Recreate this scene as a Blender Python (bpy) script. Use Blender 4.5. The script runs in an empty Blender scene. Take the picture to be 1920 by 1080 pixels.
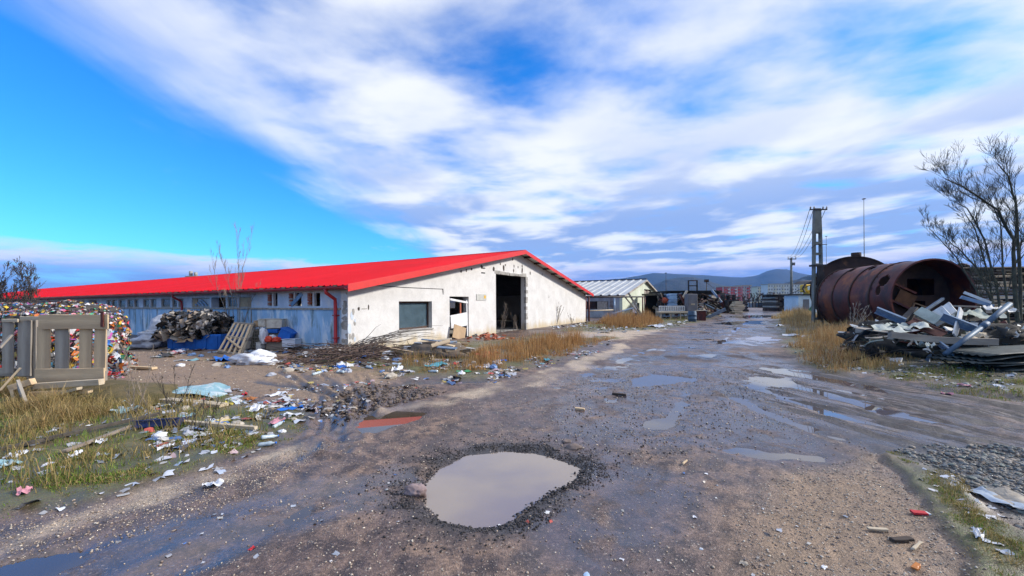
import bpy, bmesh, math, random
import numpy as np
from mathutils import Vector, Matrix

R = math.radians
scene = bpy.context.scene
COL = scene.collection
random.seed(7)
rng = np.random.default_rng(7)

# ------------------------------------------------------------------ camera
FPX, CX, HZ, CAMH = 755.0, 960.0, 566.0, 1.75       # focal length, centre and horizon in photo pixels; eye height in m
ROLL = R(-0.4)
cam = bpy.data.cameras.new('camera')
cam.sensor_width = 36.0
cam.lens = FPX / 1920 * 36.0
cam.shift_y = 26.0 / 1920
cam.clip_start = 0.05
cam.clip_end = 30000
cam_ob = bpy.data.objects.new('camera', cam)
CAMR = Matrix.Rotation(R(90), 3, 'X') @ Matrix.Rotation(ROLL, 3, 'Z')
cam_ob.matrix_world = Matrix.Translation((0, 0, CAMH)) @ CAMR.to_4x4()
COL.objects.link(cam_ob)
scene.camera = cam_ob

# ------------------------------------------------------------------ sun, exposure
SUN_AZ = Vector((0.98, 0.04)).normalized()          # where the sun stands, seen from above
SUN_EL = R(27)
sun = bpy.data.lights.new('sun', 'SUN')
sun.energy = 3.8
sun.angle = R(5.0)
sun.color = (1.0, 0.93, 0.84)
sun_ob = bpy.data.objects.new('sun', sun)
sd_ = Vector((SUN_AZ.x * math.cos(SUN_EL), SUN_AZ.y * math.cos(SUN_EL), math.sin(SUN_EL)))
sun_ob.rotation_euler = sd_.to_track_quat('Z', 'Y').to_euler()
sun_ob.location = (60, 20, 60)
COL.objects.link(sun_ob)
scene.view_settings.view_transform = 'Standard'
scene.view_settings.look = 'None'
scene.view_settings.exposure = 0.45
scene.view_settings.gamma = 1.0
scene.view_settings.use_curve_mapping = False

scene.cycles.max_bounces = 6
scene.cycles.diffuse_bounces = 3
scene.cycles.glossy_bounces = 3
scene.cycles.transmission_bounces = 3
scene.cycles.transparent_max_bounces = 6
scene.cycles.volume_bounces = 0
scene.cycles.caustics_reflective = False
scene.cycles.caustics_refractive = False

# ------------------------------------------------------------------ node helper
class NT:
    def __init__(s, tree):
        s.t = tree; s.n = tree.nodes; s.l = tree.links
    def new(s, typ, **kw):
        n = s.n.new(typ)
        for k, v in kw.items(): setattr(n, k, v)
        return n
    def put(s, sock, v):
        if isinstance(v, bpy.types.NodeSocket): s.l.new(v, sock)
        elif v is not None: sock.default_value = v
    def math(s, op, a, b=None, c=None, clamp=False):
        n = s.new('ShaderNodeMath', operation=op, use_clamp=clamp)
        s.put(n.inputs[0], a); s.put(n.inputs[1], b); s.put(n.inputs[2], c)
        return n.outputs[0]
    def smooth(s, v, a, b, lo=0.0, hi=1.0):
        n = s.new('ShaderNodeMapRange', interpolation_type='SMOOTHSTEP')
        s.put(n.inputs[0], v); s.put(n.inputs[1], a); s.put(n.inputs[2], b); s.put(n.inputs[3], lo); s.put(n.inputs[4], hi)
        return n.outputs[0]
    def mix(s, f, a, b, blend='MIX'):
        n = s.new('ShaderNodeMix', data_type='RGBA', blend_type=blend)
        s.put(n.inputs[0], f)
        s.put(n.inputs[6], a if isinstance(a, bpy.types.NodeSocket) else (*a, 1) if len(a) == 3 else a)
        s.put(n.inputs[7], b if isinstance(b, bpy.types.NodeSocket) else (*b, 1) if len(b) == 3 else b)
        return n.outputs[2]
    def noise(s, vec, scale, detail=4, rough=0.55, dist=0.0, dim='3D'):
        n = s.new('ShaderNodeTexNoise', noise_dimensions=dim)
        s.put(n.inputs['Vector'], vec); s.put(n.inputs['Scale'], scale); s.put(n.inputs['Detail'], detail)
        s.put(n.inputs['Roughness'], rough); s.put(n.inputs['Distortion'], dist)
        return n.outputs['Fac']
    def mapping(s, vec, scale=(1, 1, 1), loc=(0, 0, 0), rot=(0, 0, 0)):
        n = s.new('ShaderNodeMapping')
        s.put(n.inputs[0], vec); n.inputs['Scale'].default_value = scale
        n.inputs['Location'].default_value = loc; n.inputs['Rotation'].default_value = rot
        return n.outputs[0]

# ------------------------------------------------------------------ world: Nishita sky under a broken cloud sheet
world = bpy.data.worlds.new('World')
scene.world = world
world.use_nodes = True
wt = world.node_tree
for n in list(wt.nodes): wt.nodes.remove(n)
N = NT(wt)
sky = N.new('ShaderNodeTexSky', sky_type='NISHITA')
sky.sun_disc = False
sky.sun_elevation = SUN_EL
sky.sun_rotation = math.atan2(SUN_AZ.x, SUN_AZ.y)
sky.altitude = 200
sky.air_density = 1.0
sky.dust_density = 0.3
sky.ozone_density = 3.0
tc = N.new('ShaderNodeTexCoord')
sep = N.new('ShaderNodeSeparateXYZ')
N.l.new(tc.outputs['Generated'], sep.inputs[0])
dx, dy, dz = sep.outputs
zz = N.math('MAXIMUM', dz, 0.025)
zc = N.math('ADD', zz, 0.03)
u = N.math('DIVIDE', dx, zc)
v = N.math('DIVIDE', dy, zc)
comb = N.new('ShaderNodeCombineXYZ'); N.put(comb.inputs[0], u); N.put(comb.inputs[1], v); comb.inputs[2].default_value = 3.7
P = comb.outputs[0]
# a long cloud sheet whose edge runs along v; ragged by noise
big = N.noise(N.mapping(P, (0.9, 0.65, 1), (4.3, 1.1, 0)), 1.0, 3, 0.5, 0.3)
fine = N.noise(N.mapping(P, (1.0, 1.25, 1), (0.0, 3.0, 0), (0, 0, R(20))), 1.7, 6, 0.52, 0.15)
streak = N.noise(N.mapping(P, (1.9, 0.55, 1), (9.0, 0.0, 0), (0, 0, R(4))), 1.5, 6, 0.55, 0.3)
wob = N.math('MULTIPLY_ADD', N.math('SUBTRACT', streak, 0.5), 0.9, u)
wob = N.math('MULTIPLY_ADD', N.math('SUBTRACT', big, 0.5), 1.0, wob)
edge = N.smooth(wob, -1.78, -0.75)
# two thin places in the sheet where the blue shows
def bump(cu, cv, ru, rv):
    a = N.math('DIVIDE', N.math('SUBTRACT', u, cu), ru)
    b = N.math('DIVIDE', N.math('SUBTRACT', v, cv), rv)
    d = N.math('ADD', N.math('MULTIPLY', a, a), N.math('MULTIPLY', b, b))
    return N.math('EXPONENT', N.math('MULTIPLY', d, -1.0))
gap = N.math('ADD', N.math('MULTIPLY', bump(0.12, 1.42, 0.50, 0.36), 0.36), N.math('MULTIPLY', bump(1.35, 1.50, 0.30, 0.22), 0.75))
gap = N.math('ADD', gap, N.math('MULTIPLY', bump(0.72, 1.85, 0.42, 0.30), 0.75))
gap = N.math('ADD', gap, N.math('MULTIPLY', bump(-0.9, 1.25, 0.25, 0.2), 0.7))
thick = N.math('ADD', N.math('MULTIPLY', fine, 1.25), 0.06)
thick = N.math('ADD', thick, N.math('MULTIPLY', big, 0.35))
low = N.smooth(dz, 0.40, 0.10)
thick = N.math('MULTIPLY_ADD', low, 0.22, thick)
thick = N.math('SUBTRACT', thick, N.math('MULTIPLY', gap, 0.28))
cover = N.math('MULTIPLY', edge, N.smooth(thick, 0.40, 1.02))
# low bank along the horizon
az = N.math('ARCTAN2', dx, dy)
hc = N.new('ShaderNodeCombineXYZ'); N.put(hc.inputs[0], N.math('MULTIPLY', az, 5.0)); N.put(hc.inputs[1], N.math('MULTIPLY', dz, 26.0)); hc.inputs[2].default_value = 1.3
hb = N.noise(hc.outputs[0], 1.0, 6, 0.55, 0.2)
bank = N.smooth(N.math('MULTIPLY_ADD', N.math('SUBTRACT', hb, 0.5), 0.10, dz), 0.098, 0.080)
bank = N.math('MULTIPLY', bank, N.smooth(hb, 0.30, 0.5, 0.5, 1.0))
# thin streaks in the open blue
cir = N.noise(N.mapping(P, (1.5, 0.9, 1), (2.0, 7.0, 0), (0, 0, R(38))), 0.9, 7, 0.6, 0.3)
cir = N.math('MULTIPLY', N.smooth(cir, 0.60, 0.82), 0.35)
# colours (radiance, before the background strength)
blue = N.new('ShaderNodeHueSaturation'); blue.inputs['Saturation'].default_value = 1.3; blue.inputs['Value'].default_value = 1.0
N.l.new(sky.outputs[0], blue.inputs['Color'])
SKYK = 0.10
bluec = N.mix(1.0, blue.outputs[0], (0.60, 1.50, 2.10), 'MULTIPLY')
lump = N.noise(N.mapping(P, (0.9, 0.75, 1), (1.0, 5.0, 0)), 1.3, 4, 0.5, 0.2)
low = N.smooth(dz, 0.44, 0.14)
shade = N.math('MULTIPLY', N.smooth(lump, 0.36, 0.58), N.math('MULTIPLY_ADD', low, 0.92, 0.14))
cloudc = N.mix(shade, (7.6, 7.8, 8.1), (2.6, 3.7, 6.5))
bankc = N.mix(N.smooth(N.math('MULTIPLY_ADD', N.math('SUBTRACT', hb, 0.5), 0.10, dz), 0.050, 0.085), (2.1, 3.0, 6.6), (7.0, 7.0, 8.2))
c1 = N.mix(cir, bluec, (8.0, 8.8, 9.6))
c1 = N.mix(N.math('MULTIPLY', cover, 0.96), c1, cloudc)
c1 = N.mix(N.math('MULTIPLY', bank, 0.92), c1, bankc)
bg = N.new('ShaderNodeBackground'); bg.inputs['Strength'].default_value = SKYK
N.l.new(c1, bg.inputs['Color'])
wo = N.new('ShaderNodeOutputWorld')
N.l.new(bg.outputs[0], wo.inputs['Surface'])

# ------------------------------------------------------------------ pixel -> world
def ray(px, py):
    return CAMR @ Vector(((px - CX) / FPX, (HZ - py) / FPX, -1.0))
def at(px, py, Y):
    d = ray(px, py)
    return Vector((0, 0, CAMH)) + d * (Y / d.y)
def gp(px, py, z=0.0):
    d = ray(px, py)
    return Vector((0, 0, CAMH)) + d * ((z - CAMH) / d.z)

# ------------------------------------------------------------------ noise in numpy
def _h(ix, iy, s):
    n = (ix.astype(np.int64) * 374761393 + iy.astype(np.int64) * 668265263 + s * 974634777) & 0xFFFFFFFF
    n = ((n ^ (n >> 13)) * 1274126177) & 0xFFFFFFFF
    return ((n ^ (n >> 16)) & 0xFFFF) / 65535.0
def vnoise(x, y, s=0):
    x = np.asarray(x, float); y = np.asarray(y, float)
    ix = np.floor(x); iy = np.floor(y); fx = x - ix; fy = y - iy
    fx = fx * fx * (3 - 2 * fx); fy = fy * fy * (3 - 2 * fy)
    a = _h(ix, iy, s); b = _h(ix + 1, iy, s); c = _h(ix, iy + 1, s); d = _h(ix + 1, iy + 1, s)
    return (a + (b - a) * fx) * (1 - fy) + (c + (d - c) * fx) * fy
def fbm(x, y, o=4, s=0, g=0.5):
    t = 0; a = 1; w = 0
    for i in range(o):
        t = t + a * vnoise(x, y, s + i * 17); w += a; a *= g; x = x * 2.03 + 5.1; y = y * 2.03 + 1.7
    return t / w
def sstep(v, a, b):
    t = np.clip((v - a) / (b - a), 0, 1)
    return t * t * (3 - 2 * t)
def sdist(poly, X, Y):
    """signed distance to a polygon, positive inside"""
    X = np.asarray(X, float); Y = np.asarray(Y, float)
    d = np.full(X.shape, 1e9); ins = np.zeros(X.shape, bool)
    n = len(poly)
    for i in range(n):
        ax, ay = poly[i]; bx, by = poly[(i + 1) % n]
        ex, ey = bx - ax, by - ay
        t = np.clip(((X - ax) * ex + (Y - ay) * ey) / (ex * ex + ey * ey + 1e-12), 0, 1)
        d = np.minimum(d, np.hypot(X - ax - t * ex, Y - ay - t * ey))
        if ey != 0:
            c = ((ay > Y) != (by > Y)) & (X < ex * (Y - ay) / ey + ax)
            ins ^= c
    return np.where(ins, d, -d)
def wpoly(pts, z=0.0):
    return [tuple(gp(x, y, z)[:2]) for x, y in pts]

# ------------------------------------------------------------------ objects and meshes
WM = {}                                                # world matrix of every object made here
def _finish(o, parent, M):
    COL.objects.link(o)
    if parent is not None:
        o.parent = parent
        o.matrix_parent_inverse = WM[parent.name].inverted()
    o.matrix_world = M
    if parent is not None:
        o.matrix_basis = M
    WM[o.name] = M.copy()
    return o
def tag(o, label=None, cat=None, group=None, kind=None):
    if label: o['label'] = label
    if cat: o['category'] = cat
    if group: o['group'] = group
    if kind: o['kind'] = kind
    return o
def thing(name, label, cat, loc=(0, 0, 0), rotz=0.0, group=None):
    o = bpy.data.objects.new(name, None)
    o.empty_display_size = 0.2
    _finish(o, None, Matrix.Translation(Vector(loc)) @ Matrix.Rotation(rotz, 4, 'Z'))
    return tag(o, label, cat, group)
def link_mesh(name, me, parent=None, M=None):
    return _finish(bpy.data.objects.new(name, me), parent, M if M is not None else Matrix.Identity(4))

def frame(p0, p1, roll=0.0, up=(0, 0, 1)):
    """matrix at p0 whose X runs to p1"""
    p0 = Vector(p0); p1 = Vector(p1)
    x = (p1 - p0).normalized(); upv = Vector(up)
    if abs(x.dot(upv)) > 0.98: upv = Vector((0, 1, 0))
    y = upv.cross(x).normalized(); z = x.cross(y)
    m = Matrix((x, y, z)).transposed().to_4x4()
    return Matrix.Translation(p0) @ m @ Matrix.Rotation(roll, 4, 'X')

class MB:
    def __init__(s): s.v = []; s.f = []; s.c = None
    def add(s, vs, fs):
        b = len(s.v); s.v += [tuple(p) for p in vs]; s.f += [tuple(i + b for i in f) for f in fs]
    def box(s, lo, hi, M=None, jit=0.0):
        x0, y0, z0 = lo; x1, y1, z1 = hi
        vs = [Vector(p) for p in ((x0,y0,z0),(x1,y0,z0),(x1,y1,z0),(x0,y1,z0),(x0,y0,z1),(x1,y0,z1),(x1,y1,z1),(x0,y1,z1))]
        if jit: vs = [p + Vector([random.uniform(-jit, jit) for _ in range(3)]) for p in vs]
        if M is not None: vs = [M @ p for p in vs]
        s.add(vs, [(0,3,2,1),(4,5,6,7),(0,1,5,4),(1,2,6,5),(2,3,7,6),(3,0,4,7)])
        return s
    def beam(s, p0, p1, w, h, roll=0.0, jit=0.0):
        L = (Vector(p1) - Vector(p0)).length
        return s.box((0, -w / 2, -h / 2), (L, w / 2, h / 2), frame(p0, p1, roll), jit)
    def tube(s, pts, rad, n=6, cap=True):
        pts = [Vector(p) for p in pts]
        if not hasattr(rad, '__len__'): rad = [rad] * len(pts)
        rings = []; ref = Vector((0.31, 0.22, 0.93))
        base = len(s.v)
        for i, p in enumerate(pts):
            t = (pts[min(i + 1, len(pts) - 1)] - pts[max(i - 1, 0)])
            t = t.normalized() if t.length > 1e-9 else Vector((0, 0, 1))
            a = ref - t * ref.dot(t)
            if a.length < 0.05: a = Vector((1, 0, 0)) - t * t.x
            a.normalize(); b = t.cross(a); ref = a
            for k in range(n):
                g = 2 * math.pi * k / n
                s.v.append(tuple(p + (a * math.cos(g) + b * math.sin(g)) * rad[i]))
        for i in range(len(pts) - 1):
            for k in range(n):
                q = base + i * n + k; r = base + i * n + (k + 1) % n
                s.f.append((q, r, r + n, q + n))
        if cap:
            s.f.append(tuple(base + k for k in reversed(range(n))))
            e = base + (len(pts) - 1) * n
            s.f.append(tuple(e + k for k in range(n)))
        return s
    def poly(s, pts, ext):
        """closed polygon pushed along ext"""
        n = len(pts); e = Vector(ext)
        vs = [Vector(p) for p in pts] + [Vector(p) + e for p in pts]
        fs = [tuple(range(n))[::-1], tuple(range(n, 2 * n))] + [(i, (i + 1) % n, (i + 1) % n + n, i + n) for i in range(n)]
        s.add(vs, fs); return s
    def grid(s, fn, nu, nv):
        b = len(s.v)
        for j in range(nv + 1):
            for i in range(nu + 1): s.v.append(tuple(fn(i / nu, j / nv)))
        for j in range(nv):
            for i in range(nu):
                a = b + j * (nu + 1) + i
                s.f.append((a, a + 1, a + nu + 2, a + nu + 1))
        return s
    def mesh(s, name, smooth=False, bevel=0.0):
        me = bpy.data.meshes.new(name)
        me.from_pydata(s.v, [], s.f)
        bm = bmesh.new(); bm.from_mesh(me)
        if bevel > 0:
            try: bmesh.ops.bevel(bm, geom=list(bm.edges), offset=bevel, segments=1, affect='EDGES', clamp_overlap=True)
            except Exception: pass
        bmesh.ops.recalc_face_normals(bm, faces=list(bm.faces))
        bm.to_mesh(me); bm.free()
        if smooth: me.polygons.foreach_set('use_smooth', [True] * len(me.polygons))
        return me
    def build(s, name, mat, parent=None, smooth=False, bevel=0.0, M=None, solid=0.0):
        me = s.mesh(name, smooth, bevel)
        me.materials.append(mat)
        o = link_mesh(name, me, parent, M)
        if solid:
            m = o.modifiers.new('thick', 'SOLIDIFY'); m.thickness = solid; m.offset = 0
        return o

def plank(name, p0, p1, w, h, mat, parent=None, roll=0.0, jit=0.004, bevel=0.003, warp=0.0):
    """a board with its own long axis X so that the grain follows it"""
    L = (Vector(p1) - Vector(p0)).length
    m = MB()
    n = 4
    def ring(t):
        k = t * L; wz = warp * math.sin(math.pi * t)
        j = lambda: random.uniform(-jit, jit)
        return [(k + (j() * 3 if t in (0, 1) else 0), -w / 2 + j(), -h / 2 + wz), (k + (j() * 3 if t in (0, 1) else 0), w / 2 + j(), -h / 2 + wz),
                (k, w / 2 + j(), h / 2 + wz), (k, -w / 2 + j(), h / 2 + wz)]
    for i in range(n + 1): m.v += ring(i / n)
    for i in range(n):
        for k in range(4):
            a = i * 4 + k; b = i * 4 + (k + 1) % 4
            m.f.append((a, b, b + 4, a + 4))
    m.f += [(3, 2, 1, 0), (n * 4, n * 4 + 1, n * 4 + 2, n * 4 + 3)]
    return m.build(name, mat, parent, bevel=bevel, M=frame(p0, p1, roll))

def np_mesh(name, V, Fc, mat, parent=None, cols=None, smooth=False):
    """fast mesh from arrays; Fc is (n,3) or (n,4); cols per vertex rgb"""
    me = bpy.data.meshes.new(name)
    V = np.ascontiguousarray(V, np.float32); Fc = np.ascontiguousarray(Fc, np.int32)
    k = Fc.shape[1]
    me.vertices.add(len(V)); me.vertices.foreach_set('co', V.ravel())
    me.loops.add(Fc.size); me.loops.foreach_set('vertex_index', Fc.ravel())
    me.polygons.add(len(Fc))
    me.polygons.foreach_set('loop_start', np.arange(0, Fc.size, k, dtype=np.int32))
    me.polygons.foreach_set('loop_total', np.full(len(Fc), k, np.int32))
    if smooth: me.polygons.foreach_set('use_smooth', np.ones(len(Fc), bool))
    if cols is not None:
        a = me.color_attributes.new('col', 'FLOAT_COLOR', 'POINT')
        c = np.ones((len(V), 4), np.float32); c[:, :cols.shape[1]] = cols
        a.data.foreach_set('color', c.ravel())
    me.update(calc_edges=True)
    me.validate()
    me.materials.append(mat)
    return link_mesh(name, me, parent)

# ------------------------------------------------------------------ materials
MATS = {}
def pmat(name, c1, c2=None, scale=3.0, rough=0.75, metal=0.0, bump=0.25, bscale=None, c3=None, s3=0.9, t3=(0.55, 0.7), stretch=(1, 1, 1), rvar=0.15, spec=0.4, detail=6, bdist=0.02, c4=None, s4=4, t4=(0.6, 0.7), st4=(1, 1, 1)):
    """mottled procedural surface: c1/c2 mix, c3 large stains, c4 second stain"""
    if name in MATS: return MATS[name]
    m = bpy.data.materials.new(name); m.use_nodes = True
    t = NT(m.node_tree); b = m.node_tree.nodes['Principled BSDF']
    co = t.new('ShaderNodeTexCoord').outputs['Object']
    vec = t.mapping(co, stretch)
    n1 = t.noise(vec, scale, detail, 0.62, 0.15)
    c2 = c2 or tuple(x * 0.6 for x in c1)
    col = t.mix(t.smooth(n1, 0.32, 0.68), c1, c2)
    fine = t.noise(vec, scale * 7.3, 4, 0.6)
    col = t.mix(0.35, col, t.mix(fine, (0.55, 0.55, 0.55), (1.35, 1.35, 1.35)), 'MULTIPLY')
    if c3: col = t.mix(t.smooth(t.noise(t.mapping(co, stretch, (3.1, 7.7, 1.9)), s3, 7, 0.65, 0.3), *t3), col, c3)
    if c4: col = t.mix(t.smooth(t.noise(t.mapping(co, st4, (13.1, 2.7, 5.9)), s4, 7, 0.65, 0.2), *t4), col, c4)
    t.put(b.inputs['Base Color'], col)
    t.put(b.inputs['Roughness'], t.math('MULTIPLY_ADD', t.math('SUBTRACT', n1, 0.5), rvar * 2, rough, clamp=True))
    b.inputs['Metallic'].default_value = metal
    b.inputs['Specular IOR Level'].default_value = spec
    if bump:
        bn = t.new('ShaderNodeBump'); bn.inputs['Strength'].default_value = bump; bn.inputs['Distance'].default_value = bdist
        t.put(bn.inputs['Height'], t.math('ADD', n1, t.math('MULTIPLY', t.noise(vec, bscale or scale * 9, 5, 0.6), 0.6)))
        t.l.new(bn.outputs[0], b.inputs['Normal'])
    MATS[name] = m
    return m
def attr_mat(name, rough=0.7, spec=0.3, trans=0.0, bump=0.0, bscale=30, var=0.25, vscale=8, metal=0.0):
    """colour comes from the mesh's own per-piece colour, with grain on top"""
    if name in MATS: return MATS[name]
    m = bpy.data.materials.new(name); m.use_nodes = True
    t = NT(m.node_tree); b = m.node_tree.nodes['Principled BSDF']
    a = t.new('ShaderNodeAttribute', attribute_name='col')
    co = t.new('ShaderNodeTexCoord').outputs['Object']
    n = t.noise(co, vscale, 4, 0.6)
    col = t.mix(1.0, a.outputs['Color'], t.mix(n, (1 - var,) * 3, (1 + var,) * 3), 'MULTIPLY')
    t.put(b.inputs['Base Color'], col)
    b.inputs['Roughness'].default_value = rough; b.inputs['Specular IOR Level'].default_value = spec; b.inputs['Metallic'].default_value = metal
    if bump:
        bn = t.new('ShaderNodeBump'); bn.inputs['Strength'].default_value = bump; bn.inputs['Distance'].default_value = 0.01
        t.put(bn.inputs['Height'], t.noise(co, bscale, 4, 0.6)); t.l.new(bn.outputs[0], b.inputs['Normal'])
    if trans:
        tr = t.new('ShaderNodeBsdfTranslucent'); t.l.new(col, tr.inputs['Color'])
        mx = t.new('ShaderNodeMixShader'); mx.inputs[0].default_value = trans
        t.l.new(b.outputs[0], mx.inputs[1]); t.l.new(tr.outputs[0], mx.inputs[2])
        t.l.new(mx.outputs[0], m.node_tree.nodes['Material Output'].inputs['Surface'])
    MATS[name] = m
    return m
def glass_mat(name, tint, rough=0.08):
    if name in MATS: return MATS[name]
    m = bpy.data.materials.new(name); m.use_nodes = True
    t = NT(m.node_tree); b = m.node_tree.nodes['Principled BSDF']
    co = t.new('ShaderNodeTexCoord').outputs['Object']
    n = t.noise(co, 2.5, 6, 0.65, 0.4)
    dirt = t.new('ShaderNodeBsdfPrincipled')
    t.put(dirt.inputs['Base Color'], t.mix(n, tint, tuple(min(1, x * 1.5) for x in tint))); dirt.inputs['Roughness'].default_value = 0.35
    tr = t.new('ShaderNodeBsdfTransparent'); tr.inputs[0].default_value = (0.75, 0.85, 0.9, 1)
    gl = t.new('ShaderNodeBsdfGlossy'); gl.inputs['Roughness'].default_value = rough
    fr = t.new('ShaderNodeFresnel'); fr.inputs[0].default_value = 1.5
    m1 = t.new('ShaderNodeMixShader'); t.put(m1.inputs[0], fr.outputs[0]); t.l.new(tr.outputs[0], m1.inputs[1]); t.l.new(gl.outputs[0], m1.inputs[2])
    m2 = t.new('ShaderNodeMixShader'); t.put(m2.inputs[0], t.math('MULTIPLY_ADD', n, 0.5, 0.15)); t.l.new(m1.outputs[0], m2.inputs[1]); t.l.new(dirt.outputs[0], m2.inputs[2])
    t.l.new(m2.outputs[0], m.node_tree.nodes['Material Output'].inputs['Surface'])
    MATS[name] = m
    return m

M_STUCCO = pmat('white_stucco', (0.70, 0.69, 0.67), (0.60, 0.59, 0.57), 1.3, 0.9, bump=0.5, bscale=22, c3=(0.58, 0.55, 0.50), s3=0.5, t3=(0.56, 0.80), c4=(0.36, 0.34, 0.32), s4=2.2, t4=(0.70, 0.76))
def damp_foot(m, col, z0, z1):
    """yellowed splash and damp stain with a ragged upper edge at the foot of a wall"""
    t = NT(m.node_tree); b = m.node_tree.nodes['Principled BSDF']
    old = b.inputs['Base Color'].links[0].from_socket
    co = t.new('ShaderNodeTexCoord').outputs['Object']
    sp = t.new('ShaderNodeSeparateXYZ'); t.l.new(co, sp.inputs[0])
    n = t.noise(t.mapping(co, (1, 1, .35)), 1.6, 7, .65, .2)
    f = t.smooth(t.math('MULTIPLY_ADD', t.math('SUBTRACT', n, .5), 1.6, sp.outputs[2]), z1, z0)
    t.put(b.inputs['Base Color'], t.mix(t.math('MULTIPLY', f, .85), old, col))
damp_foot(M_STUCCO, (0.50, 0.40, 0.24), -0.05, 0.55)
M_UPPER = pmat('grey_plaster', (0.60, 0.67, 0.76), (0.44, 0.52, 0.62), 1.6, 0.9, bump=0.4, bscale=18, c3=(0.66, 0.66, 0.66), s3=1.2, c4=(0.20, 0.20, 0.22), s4=2.5, t4=(0.70, 0.78))
M_BLUEW = pmat('flaking_blue_paint', (0.36, 0.56, 0.76), (0.24, 0.42, 0.60), 1.4, 0.8, bump=0.4, bscale=16, c3=(0.62, 0.70, 0.76), s3=2.2, t3=(0.48, 0.62), stretch=(1, 1, 0.35), c4=(0.13, 0.19, 0.20), s4=1.6, t4=(0.53, 0.68), st4=(1, 1, 0.25))
M_RED = pmat('red_roof_metal', (0.58, 0.006, 0.014), (0.50, 0.005, 0.012), 0.35, 0.6, bump=0.06, spec=0.12, rvar=0.08, c3=(0.42, 0.006, 0.012), s3=0.25, t3=(0.5, 0.75), stretch=(0.3, 1, 0.3), c4=(0.40, 0.012, 0.018), s4=1.0, t4=(0.52, 0.70), st4=(0.06, 1.3, 0.06))
M_REDTRIM = pmat('red_trim_metal', (0.62, 0.022, 0.014), (0.62, 0.02, 0.018), 0.8, 0.4, bump=0.05, spec=0.5, rvar=0.1)
M_DKRED = pmat('dark_red_metal', (0.30, 0.012, 0.015), (0.22, 0.01, 0.012), 1.0, 0.4, bump=0.05, spec=0.5)
M_SOFFIT = pmat('pale_soffit', (0.62, 0.60, 0.54), (0.5, 0.48, 0.43), 2, 0.7)
M_DARKWOOD = pmat('dark_wood', (0.07, 0.05, 0.04), (0.03, 0.024, 0.02), 3, 0.85, stretch=(0.15, 1, 1))
M_WOOD = pmat('weathered_wood', (0.66, 0.50, 0.31), (0.45, 0.33, 0.21), 5, 0.85, stretch=(0.12, 1, 1), bump=0.5, c3=(0.20, 0.16, 0.12), s3=2.5, t3=(0.58, 0.75), c4=(0.05, 0.04, 0.03), s4=9, t4=(0.70, 0.74), st4=(0.5, 1, 1))
M_WOODG = pmat('grey_wood', (0.42, 0.38, 0.32), (0.24, 0.21, 0.18), 5, 0.88, stretch=(0.12, 1, 1), bump=0.5, c3=(0.13, 0.12, 0.10), s3=2.0, t3=(0.6, 0.75))
M_WOODP = pmat('pale_wood', (0.55, 0.47, 0.35), (0.40, 0.32, 0.22), 5, 0.8, stretch=(0.12, 1, 1), bump=0.4)
M_RUST = pmat('rusty_steel', (0.125, 0.028, 0.022), (0.055, 0.016, 0.02), 1.2, 0.5, metal=0.3, bump=0.5, c3=(0.25, 0.075, 0.026), s3=0.7, t3=(0.48, 0.70), c4=(0.045, 0.020, 0.024), s4=1.3, t4=(0.52, 0.62), st4=(1, 1, 0.3))
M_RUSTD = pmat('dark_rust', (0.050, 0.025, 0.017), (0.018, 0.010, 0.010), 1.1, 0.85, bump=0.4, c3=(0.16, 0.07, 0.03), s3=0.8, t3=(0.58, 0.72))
M_IRON = pmat('dark_iron', (0.05, 0.045, 0.045), (0.025, 0.022, 0.022), 3, 0.6, metal=0.4, c3=(0.12, 0.05, 0.03), s3=3)
M_GALV = pmat('blue_grey_steel', (0.21, 0.30, 0.42), (0.14, 0.20, 0.29), 2.5, 0.45, metal=0.35, c3=(0.40, 0.42, 0.42), s3=2.5, c4=(0.18, 0.08, 0.04), s4=5, t4=(0.68, 0.74))
M_PIPE = pmat('blue_pipe_paint', (0.055, 0.11, 0.18), (0.035, 0.07, 0.12), 3, 0.6, metal=0.1, c3=(0.09, 0.15, 0.21), s3=3)
M_CONC = pmat('concrete', (0.40, 0.38, 0.35), (0.28, 0.27, 0.25), 2.2, 0.9, bump=0.4, c3=(0.18, 0.17, 0.16), s3=1.3)
M_CONCP = pmat('pole_concrete', (0.20, 0.21, 0.19), (0.12, 0.13, 0.12), 1.5, 0.9, bump=0.4, c3=(0.07, 0.08, 0.07), s3=1.0)
M_WHITE = pmat('chalky_white', (0.72, 0.72, 0.70), (0.58, 0.58, 0.57), 3, 0.75, c3=(0.40, 0.38, 0.34), s3=2.2, t3=(0.6, 0.75))
M_BLUEP = pmat('blue_plastic', (0.015, 0.16, 0.62), (0.012, 0.11, 0.45), 3, 0.45, bump=0.1, c3=(0.10, 0.18, 0.35), s3=3, t3=(0.62, 0.75))
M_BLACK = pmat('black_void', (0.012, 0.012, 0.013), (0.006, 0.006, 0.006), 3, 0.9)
M_CARD = pmat('cardboard', (0.50, 0.36, 0.22), (0.40, 0.28, 0.17), 2, 0.85)
M_BRICK = pmat('red_brick', (0.42, 0.13, 0.07), (0.32, 0.09, 0.05), 6, 0.9, c3=(0.5, 0.42, 0.36), s3=5, t3=(0.6, 0.72))
M_GREYM = pmat('grey_painted_metal', (0.17, 0.17, 0.18), (0.12, 0.12, 0.13), 1.5, 0.55, c3=(0.09, 0.07, 0.06), s3=1.6)
M_BARK = pmat('bark', (0.10, 0.085, 0.07), (0.05, 0.043, 0.036), 8, 0.9, bump=0.6)
M_BARKL = pmat('pale_bark', (0.30, 0.25, 0.20), (0.20, 0.16, 0.13), 8, 0.9)
M_TREEG = pmat('mossy_bark', (0.075, 0.085, 0.06), (0.045, 0.042, 0.036), 6, 0.9, bump=0.6)
M_YELLOW = pmat('yellow_paint', (0.75, 0.45, 0.03), (0.62, 0.36, 0.03), 2, 0.5)
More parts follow.
